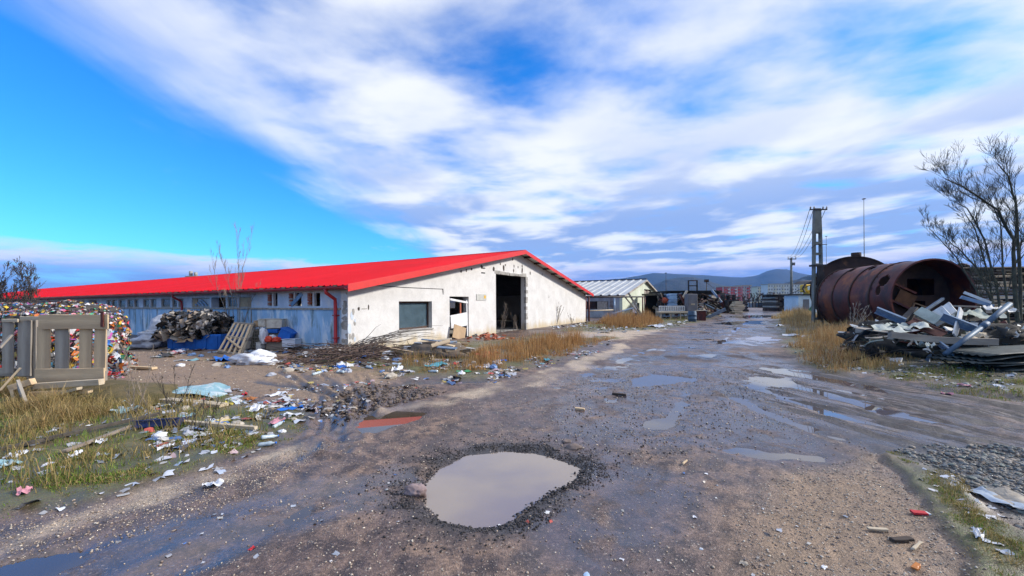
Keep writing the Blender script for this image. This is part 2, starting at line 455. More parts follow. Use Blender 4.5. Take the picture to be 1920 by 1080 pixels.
M_TEAL = pmat('teal_film', (0.30, 0.50, 0.54), (0.22, 0.40, 0.46), 3, 0.3, spec=0.6, c3=(0.5, 0.58, 0.6), s3=4, t3=(0.52, 0.62))
M_FILM = pmat('white_film', (0.74, 0.76, 0.80), (0.60, 0.62, 0.68), 5, 0.4, spec=0.6)
A_GRASS = attr_mat('grass_blades', 0.75, 0.2, 0.25)
A_LITTER = attr_mat('plastic_litter', 0.4, 0.5, 0.0, 0.3, 40)
A_STONE = attr_mat('stones', 0.7, 0.4, 0.0, 0.4, 60)
A_TWIG = attr_mat('twigs', 0.9, 0.2)

# ------------------------------------------------------------------ terrain: zones drawn on the ground plane
Z = {}
Z['verge'] = wpoly([(-400, 1010), (-400, 700), (60, 690), (200, 705), (215, 735), (420, 742), (590, 780), (560, 815), (470, 850), (330, 895), (160, 945), (0, 975)])
Z['island'] = wpoly([(545, 655), (640, 648), (760, 645), (900, 640), (1010, 628), (1150, 634), (1080, 655), (1000, 690), (930, 706), (860, 716), (770, 706), (690, 690), (600, 676)])
Z['far_left'] = wpoly([(1040, 622), (1105, 604), (1240, 594), (1345, 584), (1355, 590), (1300, 606), (1230, 619), (1140, 623)])
Z['right'] = wpoly([(1452, 588), (1480, 584), (1640, 585), (2400, 600), (2400, 735), (1920, 745), (1760, 718), (1640, 700), (1560, 702), (1500, 680), (1478, 645), (1455, 610)])
Z['strip'] = wpoly([(1640, 845), (1700, 850), (1790, 905), (1880, 980), (2000, 1060), (2050, 1120), (1840, 1120), (1790, 1010), (1700, 900)])
Z['gravel'] = wpoly([(1660, 842), (1760, 832), (2050, 850), (2300, 1080), (2020, 1080), (1900, 985), (1800, 912), (1720, 872)])
Z['yard'] = wpoly([(200, 650), (640, 662), (700, 690), (760, 700), (700, 745), (560, 760), (420, 735), (215, 725), (150, 690)])
Z['pale'] = wpoly([(700, 770), (860, 738), (1000, 700), (1110, 668), (1180, 640), (1160, 660), (1080, 700), (960, 735), (820, 765)])
Z['pale2'] = wpoly([(0, 1010), (260, 925), (560, 838), (600, 850), (420, 905), (200, 975), (0, 1040)])
Z['tan'] = wpoly([(1440, 900), (1640, 850), (1760, 960), (1860, 1120), (1400, 1120), (1380, 980)])
Z['slab'] = wpoly([(985, 640), (1090, 618), (1250, 618), (1180, 636), (1100, 640), (1010, 650)])
Z['wet_mid'] = wpoly([(1010, 760), (1060, 700), (1180, 660), (1300, 640), (1420, 660), (1500, 690), (1640, 720), (1760, 790), (1600, 800), (1560, 870), (1330, 840), (1150, 830), (1000, 800)])
Z['wet_far'] = wpoly([(1290, 620), (1330, 600), (1370, 588), (1450, 584), (1458, 610), (1470, 640), (1400, 650), (1300, 650), (1240, 650)])
Z['wet_left'] = wpoly([(0, 1120), (0, 1050), (230, 1000), (500, 925), (740, 868), (790, 900), (700, 950), (520, 1010), (300, 1120)])
Z['wet_front'] = wpoly([(1060, 870), (1150, 850), (1300, 870), (1340, 930), (1280, 1000), (1180, 1080), (1000, 1080), (990, 1000), (1080, 930)])
Z['wet_cut'] = wpoly([(560, 790), (600, 700), (700, 720), (820, 740), (760, 765), (680, 775), (660, 810), (600, 830)])
PUD = {
 'big': [(803, 900), (826, 875), (872, 851), (940, 842), (1000, 845), (1050, 858), (1084, 872), (1068, 892), (1030, 912), (985, 940), (960, 958), (930, 972), (890, 972), (840, 962), (806, 936)],
 'red': [(668, 803), (676, 789), (700, 780), (742, 768), (798, 771), (786, 783), (742, 796), (700, 811), (676, 812)],
 'corner': [(-60, 1095), (-40, 1066), (40, 1050), (150, 1036), (170, 1046), (120, 1066), (100, 1100)],
 'mid_a': [(1185, 722), (1196, 706), (1225, 699), (1275, 704), (1300, 711), (1250, 718), (1200, 722)],
 'mid_b': [(1396, 712), (1420, 704), (1475, 708), (1492, 717), (1468, 727), (1420, 724)],
 'mid_c': [(1203, 796), (1212, 786), (1250, 784), (1272, 792), (1250, 801), (1220, 801)],
 'mid_d': [(1335, 836), (1420, 838), (1480, 843), (1556, 856), (1530, 866), (1440, 858), (1370, 848)],
 'far_a': [(1395, 636), (1420, 630), (1446, 631), (1444, 637), (1415, 640)],
 'far_b': [(1330, 606), (1380, 602), (1430, 601), (1425, 606), (1370, 609)],
 'far_c': [(1362, 594), (1400, 591), (1448, 590), (1450, 594), (1400, 597)],
 'small': [(1290, 666), (1330, 662), (1360, 664), (1330, 669)],
}
PUDW = {k: wpoly(v) for k, v in PUD.items()}
PUDD = dict(big=0.11, red=0.07, corner=0.05, mid_a=0.035, mid_b=0.035, mid_c=0.03, mid_d=0.03, far_a=0.035, far_b=0.04, far_c=0.04, small=0.03)
def lsd(line, X, Y):
    D = np.full(np.shape(X), 1e9)
    xs = [p[0] for p in line]; ys = [p[1] for p in line]
    k = (X > min(xs) - 1) & (X < max(xs) + 1) & (Y > min(ys) - 1) & (Y < max(ys) + 1)
    if not k.any(): return D
    X = X[k]; Y = Y[k]; d = np.full(X.shape, 1e9)
    for (ax, ay), (bx, by) in zip(line[:-1], line[1:]):
        ex, ey = bx - ax, by - ay
        t = np.clip(((X - ax) * ex + (Y - ay) * ey) / (ex * ex + ey * ey), 0, 1)
        d = np.minimum(d, np.hypot(X - ax - t * ex, Y - ay - t * ey))
    D[k] = d
    return D
Z['tracks'] = wpoly([(1390, 705), (1440, 686), (1560, 700), (1760, 728), (2050, 755), (2400, 800), (2300, 900), (1800, 862), (1600, 812), (1460, 770)])
RUTS = [(wpoly(p), w, d) for p, w, d in [
    ([(1440, 690), (1560, 712), (1740, 745), (2050, 790)], 0.22, 0.045), ([(1430, 708), (1540, 735), (1700, 780), (2050, 850)], 0.2, 0.05),
    ([(1400, 720), (1500, 755), (1650, 800), (1900, 860)], 0.16, 0.035), ([(1470, 690), (1600, 705), (1800, 735), (2100, 765)], 0.16, 0.03),
    ([(1380, 745), (1480, 790), (1600, 830), (1760, 880)], 0.14, 0.03),
    ([(640, 830), (610, 780), (640, 745), (760, 720), (900, 715)], 0.14, 0.05), ([(700, 790), (660, 752), (610, 735), (480, 715)], 0.12, 0.04),
    ([(560, 860), (650, 810), (690, 770), (660, 735), (560, 700)], 0.12, 0.03),
    ([(1160, 1000), (1250, 800), (1330, 660), (1400, 600)], 0.12, 0.012), ([(300, 1080), (620, 930), (860, 800), (1130, 690), (1300, 620)], 0.14, 0.010)]]
rr_ = random.Random(8)
for k in range(16):                                    # finer tread lines sweeping off to the right
    f = k / 15
    o_ = rr_.uniform(-5, 5)
    RUTS.append((wpoly([(1400 - 60 * f, 690 + 70 * f + o_ * .4), (1520 - 40 * f, 712 + 85 * f + o_), (1700, 745 + 90 * f + o_ * 1.3), (2050, 775 + 110 * f + o_ * 2)]), rr_.uniform(.07, .10), rr_.uniform(.008, .016)))
for k in range(5):
    o_ = rr_.uniform(-6, 6)
    RUTS.append((wpoly([(585 + k * 16, 850), (600 + k * 22, 790 + o_), (600 + k * 26, 745 + o_), (520 + k * 40, 700 + o_ * .5)]), .06, .03))
def zones(X, Y):
    r = np.hypot(X, Y)
    w1 = (fbm(X / 0.7, Y / 0.7, 4, 3) - 0.5) * 2
    w2 = (fbm(X / 0.18, Y / 0.18, 3, 9) - 0.5) * 2
    sc = np.clip(r / 8, 0.5, 4)
    def mk(k, s, wp): return sstep(sdist(Z[k], X, Y) + w1 * wp * sc + w2 * wp * 0.4, -s, s)
    o = {}
    o['grass'] = np.maximum.reduce([mk('verge', 0.18, 0.3), mk('island', 0.3, 0.5) * sstep(w1, -0.7, 0.1), mk('far_left', 0.5, 0.3), mk('right', 0.3, 0.25), mk('strip', 0.06, 0.14)])
    o['gravel'] = mk('gravel', 0.30, 0.30)
    o['yard'] = mk('yard', 0.5, 0.5)
    o['pale'] = np.maximum(mk('pale', 0.15, 0.3), mk('pale2', 0.10, 0.2)) * sstep(w1, -0.5, 0.3)
    o['tan'] = mk('tan', 0.3, 0.3)
    o['tracks'] = mk('tracks', 0.35, 0.25)
    o['slab'] = mk('slab', 0.4, 0.4)
    wet = np.maximum.reduce([mk('wet_mid', 0.7, 0.6), mk('wet_far', 1.0, 0.6), mk('wet_left', 0.10, 0.16) , mk('wet_front', 0.35, 0.3) * 0.95, mk('wet_cut', 0.3, 0.3) * 0.7])
    o['wet'] = np.maximum(wet * sstep(fbm(X / 0.5 + 9, Y / 0.9, 4, 21), 0.30, 0.52), mk('wet_left', 0.10, 0.16) * sstep(w1, -.9, -.2))
    o['wetflat'] = wet
    d = sdist(PUDW['big'], X, Y)
    rim = sstep(d + w2 * 0.12 + w1 * 0.1, -0.42, -0.10)
    ang = np.arctan2(Y - 3.75, X - 0.0)
    o['black'] = np.clip(rim * (1 - sstep(d, -0.05, 0.06)) * (0.45 + 0.55 * sstep(fbm(X / 0.4, Y / 0.4, 3, 44), 0.3, 0.55)), 0, 1)
    lr = np.zeros_like(X)
    n61 = sstep(fbm(X / .5, Y / .5, 2, 61), .3, .5)
    for l, w, dp in RUTS: lr = np.maximum(lr, np.exp(-(lsd(l, X, Y) / w) ** 2) * (min(1, dp / 0.04) if w > .1 else .9 * n61))
    o['rut'] = lr
    far = sstep(np.hypot(X, Y), 90, 160)
    o['grass'] = np.maximum(o['grass'], far)
    return o
def Hgt(X, Y, zn=None):
    X = np.asarray(X, float); Y = np.asarray(Y, float)
    r = np.hypot(X, Y)
    if zn is None: zn = zones(X, Y)
    near = 1 - sstep(r, 30, 70)
    h = (fbm(X / 2.5, Y / 2.5, 3, 1) - 0.5) * 0.05 * near
    h += (fbm(X / 0.45, Y / 0.45, 3, 5) - 0.5) * 0.045 * near
    n2 = 1 - sstep(r, 9, 22)
    h += (fbm(X / 0.09, Y / 0.09, 3, 6) - 0.5) * 0.026 * n2 * (1 - 0.7 * zn['wet'])
    h += zn['black'] * (fbm(X / 0.05, Y / 0.05, 2, 16) - 0.35) * 0.03 * n2
    h += zn['grass'] * 0.05 * near - zn['wetflat'] * 0.014
    vd = sdist(Z['verge'], X, Y)
    h += sstep(vd, 0.6, 3.0) * 0.10
    rd = sdist(Z['right'], X, Y)
    h += sstep(rd, 0.3, 2.5) * 0.12 * near
    n61 = sstep(fbm(X / .5, Y / .5, 2, 61), .3, .5); n31 = fbm(X / 0.15, Y / 0.15, 2, 31)
    for l, w, dp in RUTS:
        d = lsd(l, X, Y)
        if w < .1: h += -dp * np.exp(-(d / w) ** 2) * n61 + dp * .7 * np.exp(-((d - w * 2) / w) ** 2); continue
        h += -dp * np.exp(-(d / w) ** 2) + dp * 0.6 * np.exp(-((d - w * 1.8) / (w * 0.6)) ** 2) * n31
    wb = (fbm(X / 0.25, Y / 0.25, 3, 12) - 0.5)
    pd = sdist(PUDW['big'], X, Y); att = sstep(pd, -0.9, -0.1); h = h * (1 - 0.75 * att) - 0.002 * att
    for k, p in PUDW.items():
        sz = max(0.08, PUDD[k] * 2.2)
        d = sdist(p, X, Y) + wb * (0.06 if k in ('big', 'red') else 0.25)
        m = sstep(d, -sz, sz * 0.9)
        h = h * (1 - 0.8 * m * (k in ('big', 'red', 'corner'))) - PUDD[k] * m
    return h
def hz(x, y): return float(Hgt(np.array([x]), np.array([y]))[0])
def gpt(px, py, dz=0.0):
    p = gp(px, py); p.z = hz(p.x, p.y) + dz
    return p

# polar grid round the viewpoint: fine ahead, coarse behind
ang = np.concatenate([np.linspace(-62, 62, 620), np.linspace(64, 296, 60)]) * math.pi / 180
rad = np.concatenate([[0.6], np.geomspace(1.3, 120, 430), np.geomspace(135, 12000, 24)])
AA, RR = np.meshgrid(ang, rad)
GX = (RR * np.sin(AA)).ravel(); GY = (RR * np.cos(AA)).ravel()
zn = zones(GX, GY)
GH = Hgt(GX, GY, zn)
na, nr = len(ang), len(rad)
jj, ii = np.meshgrid(np.arange(nr - 1), np.arange(na), indexing='ij')
q0 = (jj * na + ii).ravel(); q1 = (jj * na + (ii + 1) % na).ravel()
quads = np.stack([q0, q1, q1 + na, q0 + na], 1)[:, ::-1]
ctr = len(GX)
GX2 = np.append(GX, 0); GY2 = np.append(GY, 0); GH2 = np.append(GH, 0)
k = np.arange(na); fan = np.stack([np.full(na, ctr), (k + 1) % na, k, k], 1)

gm = bpy.data.materials.new('mud_and_gravel'); gm.use_nodes = True
t = NT(gm.node_tree); b = gm.node_tree.nodes['Principled BSDF']
co = t.new('ShaderNodeTexCoord').outputs['Object']
za = t.new('ShaderNodeAttribute', attribute_name='zone_a'); zb = t.new('ShaderNodeAttribute', attribute_name='zone_b')
sa = t.new('ShaderNodeSeparateColor'); t.l.new(za.outputs['Color'], sa.inputs[0])
sb = t.new('ShaderNodeSeparateColor'); t.l.new(zb.outputs['Color'], sb.inputs[0])
g_, wet_, grav_ = sa.outputs[0], sa.outputs[1], sa.outputs[2]
black_, pale_, tan_ = sb.outputs[0], sb.outputs[1], sb.outputs[2]
nA = t.noise(co, 0.7, 6, 0.6, 0.3); nB = t.noise(co, 5.0, 6, 0.65); nC = t.noise(co, 38, 4, 0.7); nD = t.noise(co, 130, 2, 0.6)
mud = t.mix(t.smooth(nA, 0.40, 0.60), (0.115, 0.080, 0.076), (0.235, 0.160, 0.118))
mud = t.mix(t.smooth(nB, 0.42, 0.62), mud, (0.062, 0.044, 0.044))
mud = t.mix(t.math('MULTIPLY', t.smooth(t.noise(co, 1.7, 7, 0.7, 0.5), 0.50, 0.60), 0.6), mud, (0.045, 0.035, 0.037))
mud = t.mix(t.math('MULTIPLY', t.smooth(nC, 0.55, 0.72), 0.7), mud, (0.30, 0.235, 0.20))
tanc = t.mix(nB, (0.36, 0.255, 0.16), (0.25, 0.175, 0.11))
mud = t.mix(t.math('MULTIPLY', tan_, 0.75), mud, tanc)
palec = t.mix(nB, (0.55, 0.45, 0.34), (0.42, 0.34, 0.25))
mud = t.mix(t.math('MULTIPLY', pale_, 0.9), mud, palec)
soil = t.mix(t.smooth(nB, 0.40, 0.62), (0.12, 0.088, 0.045), (0.20, 0.15, 0.08))
soil = t.mix(t.math('MULTIPLY', t.smooth(nC, 0.36, 0.52), t.smooth(t.noise(co, 1.1, 5, 0.6), 0.34, 0.52, 0.0, 0.7)), soil, (0.065, 0.095, 0.018))
mud = t.mix(g_, mud, soil)
mud = t.mix(grav_, mud, t.mix(nC, (0.075, 0.072, 0.066), (0.15, 0.145, 0.135)))
mud = t.mix(t.math('MULTIPLY', black_, 0.92), mud, t.mix(nC, (0.016, 0.014, 0.016), (0.045, 0.04, 0.042)))
mud = t.mix(0.75, mud, t.mix(t.smooth(t.math('ADD', t.math('MULTIPLY', nC, .5), t.math('MULTIPLY', nD, .5)), .38, .62), (0.45, 0.43, 0.43), (1.5, 1.45, 1.4)), 'MULTIPLY')
# pebbles pressed into the dirt
vo = t.new('ShaderNodeTexVoronoi', feature='F1'); t.put(vo.inputs['Vector'], co); vo.inputs['Scale'].default_value = 34
vr = t.new('ShaderNodeSeparateColor'); t.l.new(vo.outputs['Color'], vr.inputs[0])
peb = t.math('MULTIPLY', t.smooth(vo.outputs['Distance'], 0.34, 0.22), t.math('GREATER_THAN', vr.outputs[0], 0.80))
peb = t.math('MULTIPLY', peb, t.math('SUBTRACT', 1.0, g_))
pebc = t.mix(vr.outputs[1], (0.42, 0.36, 0.30), (0.16, 0.14, 0.14))
mud = t.mix(t.math('MULTIPLY', peb, 0.8), mud, pebc)
trk = zb.outputs['Alpha']
ta_, tb_ = gp(1440, 700), gp(1900, 790); TRA = math.atan2(tb_.y - ta_.y, tb_.x - ta_.x)
trv = t.mapping(t.mapping(co, (1, 1, 1), (0, 0, 0), (0, 0, -TRA)), (0.35, 5.5, 1))
st1 = t.noise(trv, 1.0, 5, 0.62, 0.25)
strk = t.math('MULTIPLY', trk, t.smooth(st1, 0.47, 0.53))
pale_s = t.math('MULTIPLY', trk, t.smooth(st1, 0.46, 0.40))
mud = t.mix(t.math('MULTIPLY', strk, 0.96), mud, (0.026, 0.021, 0.022))
mud = t.mix(t.math('MULTIPLY', pale_s, 0.6), mud, (0.24, 0.205, 0.185))
wet_ = t.math('MULTIPLY', t.math('MAXIMUM', wet_, t.math('MULTIPLY', pale_s, 0.9)), t.math('SUBTRACT', 1.0, t.math('MULTIPLY', strk, 0.85)))
wetn = t.math('MULTIPLY', wet_, t.smooth(t.noise(co, 2.2, 6, 0.65, 0.4), 0.30, 0.50))
dark = t.mix(1.0, mud, (0.52, 0.48, 0.52), 'MULTIPLY')
t.put(b.inputs['Base Color'], t.mix(wetn, mud, dark))
rdry = t.math('MULTIPLY_ADD', nC, 0.3, 0.50)
t.put(b.inputs['Roughness'], t.math('ADD', t.math('MULTIPLY', rdry, t.math('SUBTRACT', 1.0, wetn)), t.math('MULTIPLY', wetn, t.math('MULTIPLY_ADD', nC, 0.24, 0.10)), clamp=True))
t.put(b.inputs['Specular IOR Level'], t.math('MULTIPLY_ADD', wetn, 0.65, 0.35)); b.inputs['IOR'].default_value = 1.65
bn = t.new('ShaderNodeBump'); bn.inputs['Distance'].default_value = 0.03
t.put(bn.inputs['Strength'], t.math('MULTIPLY_ADD', wetn, -0.62, 0.78))
hh = t.math('ADD', t.math('MULTIPLY', nC, 0.6), t.math('MULTIPLY', nD, 0.35)); hh = t.math('ADD', hh, t.math('MULTIPLY', peb, 0.35))
hh = t.math('ADD', hh, t.math('MULTIPLY', strk, 1.6))
t.put(bn.inputs['Height'], hh); t.l.new(bn.outputs[0], b.inputs['Normal'])

ground = np_mesh('ground', np.stack([GX2, GY2, GH2], 1), np.concatenate([quads, fan[:, :4]]), gm, smooth=True)
def set_attr(o, name, cols):
    a = o.data.color_attributes.new(name, 'FLOAT_COLOR', 'POINT')
    c = np.ones((len(o.data.vertices), 4), np.float32)
    for i, x in enumerate(cols): c[:len(x), i] = x
    a.data.foreach_set('color', c.ravel())
set_attr(ground, 'zone_a', [np.append(zn['grass'], 0), np.append(np.clip(np.maximum(zn['wet'], zn['rut'] * 0.8) * (1 - zn['grass']) + 0.50 * sstep(fbm(GX / 1.3, GY / 1.3, 4, 83), .35, .62) * (1 - zn['yard']) * (1 - zn['tan']) * (1 - zn['pale']), 0, 1), 0), np.append(zn['gravel'], 0)])
sr = sdist(Z['right'], GX, GY); zn['black'] = np.maximum(zn['black'], zn['rut'] * .85 * sstep(fbm(GX / .4, GY / .4, 3, 52), .35, .6)); zn['black'] = np.maximum(zn['black'], 0.75 * sstep(sr + (fbm(GX / 1.1, GY / 1.1, 3, 77) - .5) * 2.0, .4, 1.4) * (GX > 7.5) * (1 - sstep(GY, 18, 30)))
set_attr(ground, 'zone_b', [np.append(zn['black'], 0), np.append(np.maximum(zn['pale'], zn['slab']), 0), np.append(np.maximum(zn['yard'] * 0.9, zn['tan'] * 0.8), 0), np.append(zn['tracks'], 0)])
tag(ground, kind='structure')

def water_mat(name, c, rough=0.02, ior=1.45):
    m = bpy.data.materials.new(name); m.use_nodes = True
    t = NT(m.node_tree); b = m.node_tree.nodes['Principled BSDF']
    co = t.new('ShaderNodeTexCoord').outputs['Object']
    n = t.noise(co, 1.6, 5, 0.55)
    t.put(b.inputs['Base Color'], t.mix(n, c, tuple(x * 0.82 for x in c)))
    b.inputs['Roughness'].default_value = rough; b.inputs['IOR'].default_value = ior; b.inputs['Specular IOR Level'].default_value = 0.9
    return m
W_BROWN = water_mat('muddy_water', (0.27, 0.215, 0.185), ior=1.6); W_DARK = water_mat('brown_water', (0.07, 0.055, 0.04), ior=1.6); W_FILM = water_mat('thin_water', (0.10, 0.082, 0.082), ior=1.6)
def pool(name, poly, z, mat, grow=0.12):
    cx = sum(p[0] for p in poly) / len(poly); cy = sum(p[1] for p in poly) / len(poly)
    m = MB()
    vs = []
    for x, y in poly:
        d = math.hypot(x - cx, y - cy); kk = (d + grow) / d
        vs.append((cx + (x - cx) * kk, cy + (y - cy) * kk, z))
    m.v = vs; m.f = [tuple(range(len(vs)))]
    return tag(m.build(name, mat), kind='structure')
for k_, mt in [('big', W_BROWN), ('red', W_DARK), ('corner', W_DARK)]:
    pool('puddle_water', PUDW[k_], -0.046 if k_ == 'big' else -0.030, mt, 0.22 if k_ == 'big' else 0.14)
for k_ in ('mid_a', 'mid_b', 'mid_c', 'mid_d', 'far_a', 'far_b', 'far_c', 'small'):
    pool('puddle_water', PUDW[k_], -0.0235, W_FILM, 0.25)
pool('wet_film_water', Z['wet_mid'], -0.0245, W_FILM, 0.0)
pool('wet_film_water', Z['wet_far'], -0.0255, W_FILM, 0.0)
pool('wet_film_water', Z['wet_left'], -0.021, W_DARK, 0.0)

# ------------------------------------------------------------------ hills behind the town
def hill(profile, dist, depth, mat, seed, rough):
    """profile: photo (x, y) of the skyline; dist m away; rises from the plain to the crest and falls behind it"""
    xs = [p[0] for p in profile]; ys = [p[1] for p in profile]
    nu, nv = 220, 22
    px = np.linspace(xs[0], xs[-1], nu)
    py = np.interp(px, xs, ys)
    V = []
    for j in range(nv):
        s = j / (nv - 1)
        Yd = dist - depth * (1 - s) if s <= 1 else dist
        f = math.sin(s * math.pi / 2) ** 1.3
        for i in range(nu):
            top = at(px[i], py[i], dist)
            X = top.x * (Yd / dist)
            zt = max(top.z, 0)
            V.append((X, Yd, zt * f - 2 * (1 - f)))
    V = np.array(V)
    nz = (fbm(V[:, 0] / (dist * 0.012), V[:, 1] / (dist * 0.02), 4, seed) - 0.5) * rough * np.clip(V[:, 2] / 20, 0, 1)
    nz += (fbm(V[:, 0] / (dist * 0.06), V[:, 1] / (dist * 0.1), 3, seed + 5) - 0.5) * rough * 2.5 * np.clip(V[:, 2] / 20, 0, 1) * (1 - np.repeat(np.linspace(0, 1, nv), nu) ** 4)
    V[:, 2] += nz
    back = V[(nv - 1) * nu:].copy(); back[:, 1] += depth; back[:, 0] *= (dist + depth) / dist; back[:, 2] = -2
    V = np.concatenate([V, back])
    j, i = np.meshgrid(np.arange(nv), np.arange(nu - 1), indexing='ij')
    a = (j * nu + i).ravel()
    o = np_mesh('hill', V, np.stack([a, a + 1, a + 1 + nu, a + nu], 1), mat, smooth=True)
    return tag(o, kind='structure')
M_FOREST = pmat('winter_forest', (0.013, 0.022, 0.022), (0.024, 0.026, 0.026), 0.02, 0.95, bump=1.0, bscale=0.12, bdist=6, c3=(0.012, 0.026, 0.02), s3=0.006)
hill([(700, 556), (860, 545), (1000, 536), (1120, 527), (1165, 523), (1200, 517), (1225, 512), (1260, 514), (1330, 517), (1390, 521), (1420, 517), (1440, 508), (1455, 505), (1475, 506), (1500, 513), (1540, 520), (1700, 524), (1900, 540), (2300, 560)], 3600, 900, M_FOREST, 3, 9)
hill([(1195, 545), (1220, 536), (1250, 525), (1280, 520), (1300, 520), (1330, 527), (1370, 540), (1420, 552), (1460, 558)], 1900, 500, M_FOREST, 8, 8)
hill([(1430, 552), (1465, 534), (1500, 522), (1530, 515), (1570, 513), (1660, 514), (1760, 520), (1960, 540), (2200, 558)], 1300, 350, M_FOREST, 12, 14)
hill([(-900, 562), (-300, 566), (0, 560), (60, 562), (300, 566), (500, 567)], 3800, 700, M_FOREST, 19, 6)

# ------------------------------------------------------------------ haze
hm = bpy.data.materials.new('haze_air'); hm.use_nodes = True
ht = hm.node_tree
for n in list(ht.nodes):
    if n.type == 'BSDF_PRINCIPLED': ht.nodes.remove(n)
pv = ht.nodes.new('ShaderNodeVolumePrincipled')
pv.inputs['Color'].default_value = (0.14, 0.42, 1.0, 1)
pv.inputs['Density'].default_value = 0.00011
pv.inputs['Anisotropy'].default_value = 0.0
ht.links.new(pv.outputs[0], ht.nodes['Material Output'].inputs['Volume'])
HAZE = MB().box((-7000, -400, -6), (7000, 5200, 330)).build('haze', hm)
tag(HAZE, kind='stuff')

# ------------------------------------------------------------------ the barn with the red roof
AX, AY = -5.73, 14.06
DG = Vector((0.501, 0.8654)).normalized()
BW, BL, BE, BR = 24.2, 104.0, 2.32, 4.72       # width, length, wall height at the eaves, ridge height
ROTB = math.atan2(DG.y, DG.x)
barn = thing('barn', 'long white barn with a bright red metal roof and an open black doorway', 'barn', (AX, AY, 0), ROTB)
BM = WM[barn.name]; BI = BM.inverted()
def hit(px, py, axis):
    """photo pixel -> barn coordinates on the gable (axis 1: y=0) or the long wall (axis 0: x=0)"""
    o = BI @ Vector((0, 0, CAMH)); d = BI.to_3x3() @ ray(px, py)
    return o + d * (-o[axis] / d[axis])
def gx(px, py=580): return hit(px, py, 1).x
def gz(px, py): return hit(px, py, 1).z
def ly(px, py=575): return hit(px, py, 0).y
def lz(px, py): return hit(px, py, 0).z
def prof(x): return BE + (BR - BE) * (1 - abs(x - BW / 2) / (BW / 2))
def wall(name, x0, x1, prof, holes, thick, place, mat, parent, extra=(), zlo=-0.3):
    """wall panel with rectangular openings; place(u, w, z) -> barn coordinates, w 0 = outer face"""
    us = sorted({x0, x1, *extra, *[h[0] for h in holes], *[h[1] for h in holes]})
    m = MB()
    for a, c in zip(us[:-1], us[1:]):
        if c - a < 1e-4: continue
        mid = (a + c) / 2
        hs = sorted([(h[2], h[3]) for h in holes if h[0] <= mid <= h[1]])
        z = zlo; segs = []
        for h0, h1 in hs: segs.append((z, h0)); z = h1
        segs.append((z, None))
        for z0, z1 in segs:
            ta = z1 if z1 is not None else prof(a); tb = z1 if z1 is not None else prof(c)
            if z1 is not None and z1 - z0 < 1e-3: continue
            ps = [place(a, 0, z0), place(c, 0, z0), place(c, 0, tb), place(a, 0, ta), place(a, thick, z0), place(c, thick, z0), place(c, thick, tb), place(a, thick, ta)]
            m.add(ps, [(0,1,2,3),(5,4,7,6),(4,0,3,7),(1,5,6,2),(3,2,6,7),(4,5,1,0)])
    return m.build(name, mat, parent, M=BM)
# openings in the gable
wx0, wx1, wz0, wz1 = gx(748), gx(810), gz(780, 617), gz(780, 565)
dx0, dx1, dz1 = gx(843), gx(879), gz(860, 556)
bx0, bx1, bz1 = gx(930), gx(986), gz(930, 513)
gh = [(wx0, wx1, wz0, wz1), (dx0, dx1, -0.3, dz1), (bx0, bx1, -0.3, bz1)]
gable = wall('gable_wall', 0, BW, prof, gh, 0.35, lambda u, w, z: (u, w, z), M_STUCCO, barn, extra=(BW / 2,) )
rear = wall('rear_gable_wall', 0, BW, prof, [], 0.35, lambda u, w, z: (u, BL - w, z), M_STUCCO, barn, extra=(BW / 2,))
# long side wall: three holes near the corner, then a ribbon of windows
lh = []
for a, c in ((599, 577), (564, 542), (519, 502)): lh.append((ly(a), ly(c), lz(a, 574), lz(a, 549)))
strip = [(470, 446, 'board'), (443, 425, 'glass'), (422, 395, 'void'), (392, 358, 'broken'), (343, 333, 'y'), (331, 321, 'g'), (318, 301, 'y'), (292, 281, 'g'), (279, 267, 'y'), (259, 250, 'y'), (249, 237, 'y'), (234, 221, 'y'), (218, 208, 'y'), (207, 199, 'g')]
sz0, sz1 = lz(430, 578) + 0.03, lz(430, 557)
for a, c, kd in strip: lh.append((ly(a), ly(c), sz0, sz1))
LT = BE + 0.05
far0 = ly(190)
yy = far0 + 1.0
while yy < BL - 4: lh.append((yy, yy + 1.6, sz0, sz1)); yy += 2.4
SPLIT = lz(630, 580)
low = wall('lower_side_wall', 0.35, BL - 0.35, lambda u: SPLIT, [], 0.35, lambda u, w, z: (w, u, z), M_BLUEW, barn)
upp = wall('upper_side_wall', 0.35, BL - 0.35, lambda u: LT, lh, 0.32, lambda u, w, z: (w + 0.03, u, z), M_UPPER, barn, zlo=SPLIT)
MB().box((-0.06, 0.38, SPLIT - 0.015), (0.10, BL - 0.4, SPLIT + 0.05)).build('ledge', M_WOODG, barn, M=BM)
far_holes = [(y0, y0 + 1.5, 1.15, 1.9) for y0 in np.arange(4, BL - 5, 5.0)]
wall('right_side_wall', 0.35, BL - 0.35, lambda u: LT, far_holes, 0.35, lambda u, w, z: (BW - w, u, z), M_STUCCO, barn)
# vertical panel joints of the blue wall
for i, y0 in enumerate(np.arange(6.2, BL - 2, 1.9)):
    if y0 < 60: MB().box((-0.018, y0, -0.2), (0.0, y0 + 0.06, SPLIT - 0.03)).build('joint_strip', M_GALV if i % 4 else M_WOODG, barn, M=BM)
MB().box((0.4, 0.4, -0.25), (BW - 0.4, BL - 0.4, 0.01)).build('floor', M_CONC, barn, M=BM)
# inner columns along the aisle
for y0 in np.arange(6, 60, 6):
    for x0 in (8.6, 15.6): MB().box((x0 - .12, y0 - .12, 0), (x0 + .12, y0 + .12, prof(x0) - 0.05)).build('column', M_CONC, barn, M=BM)
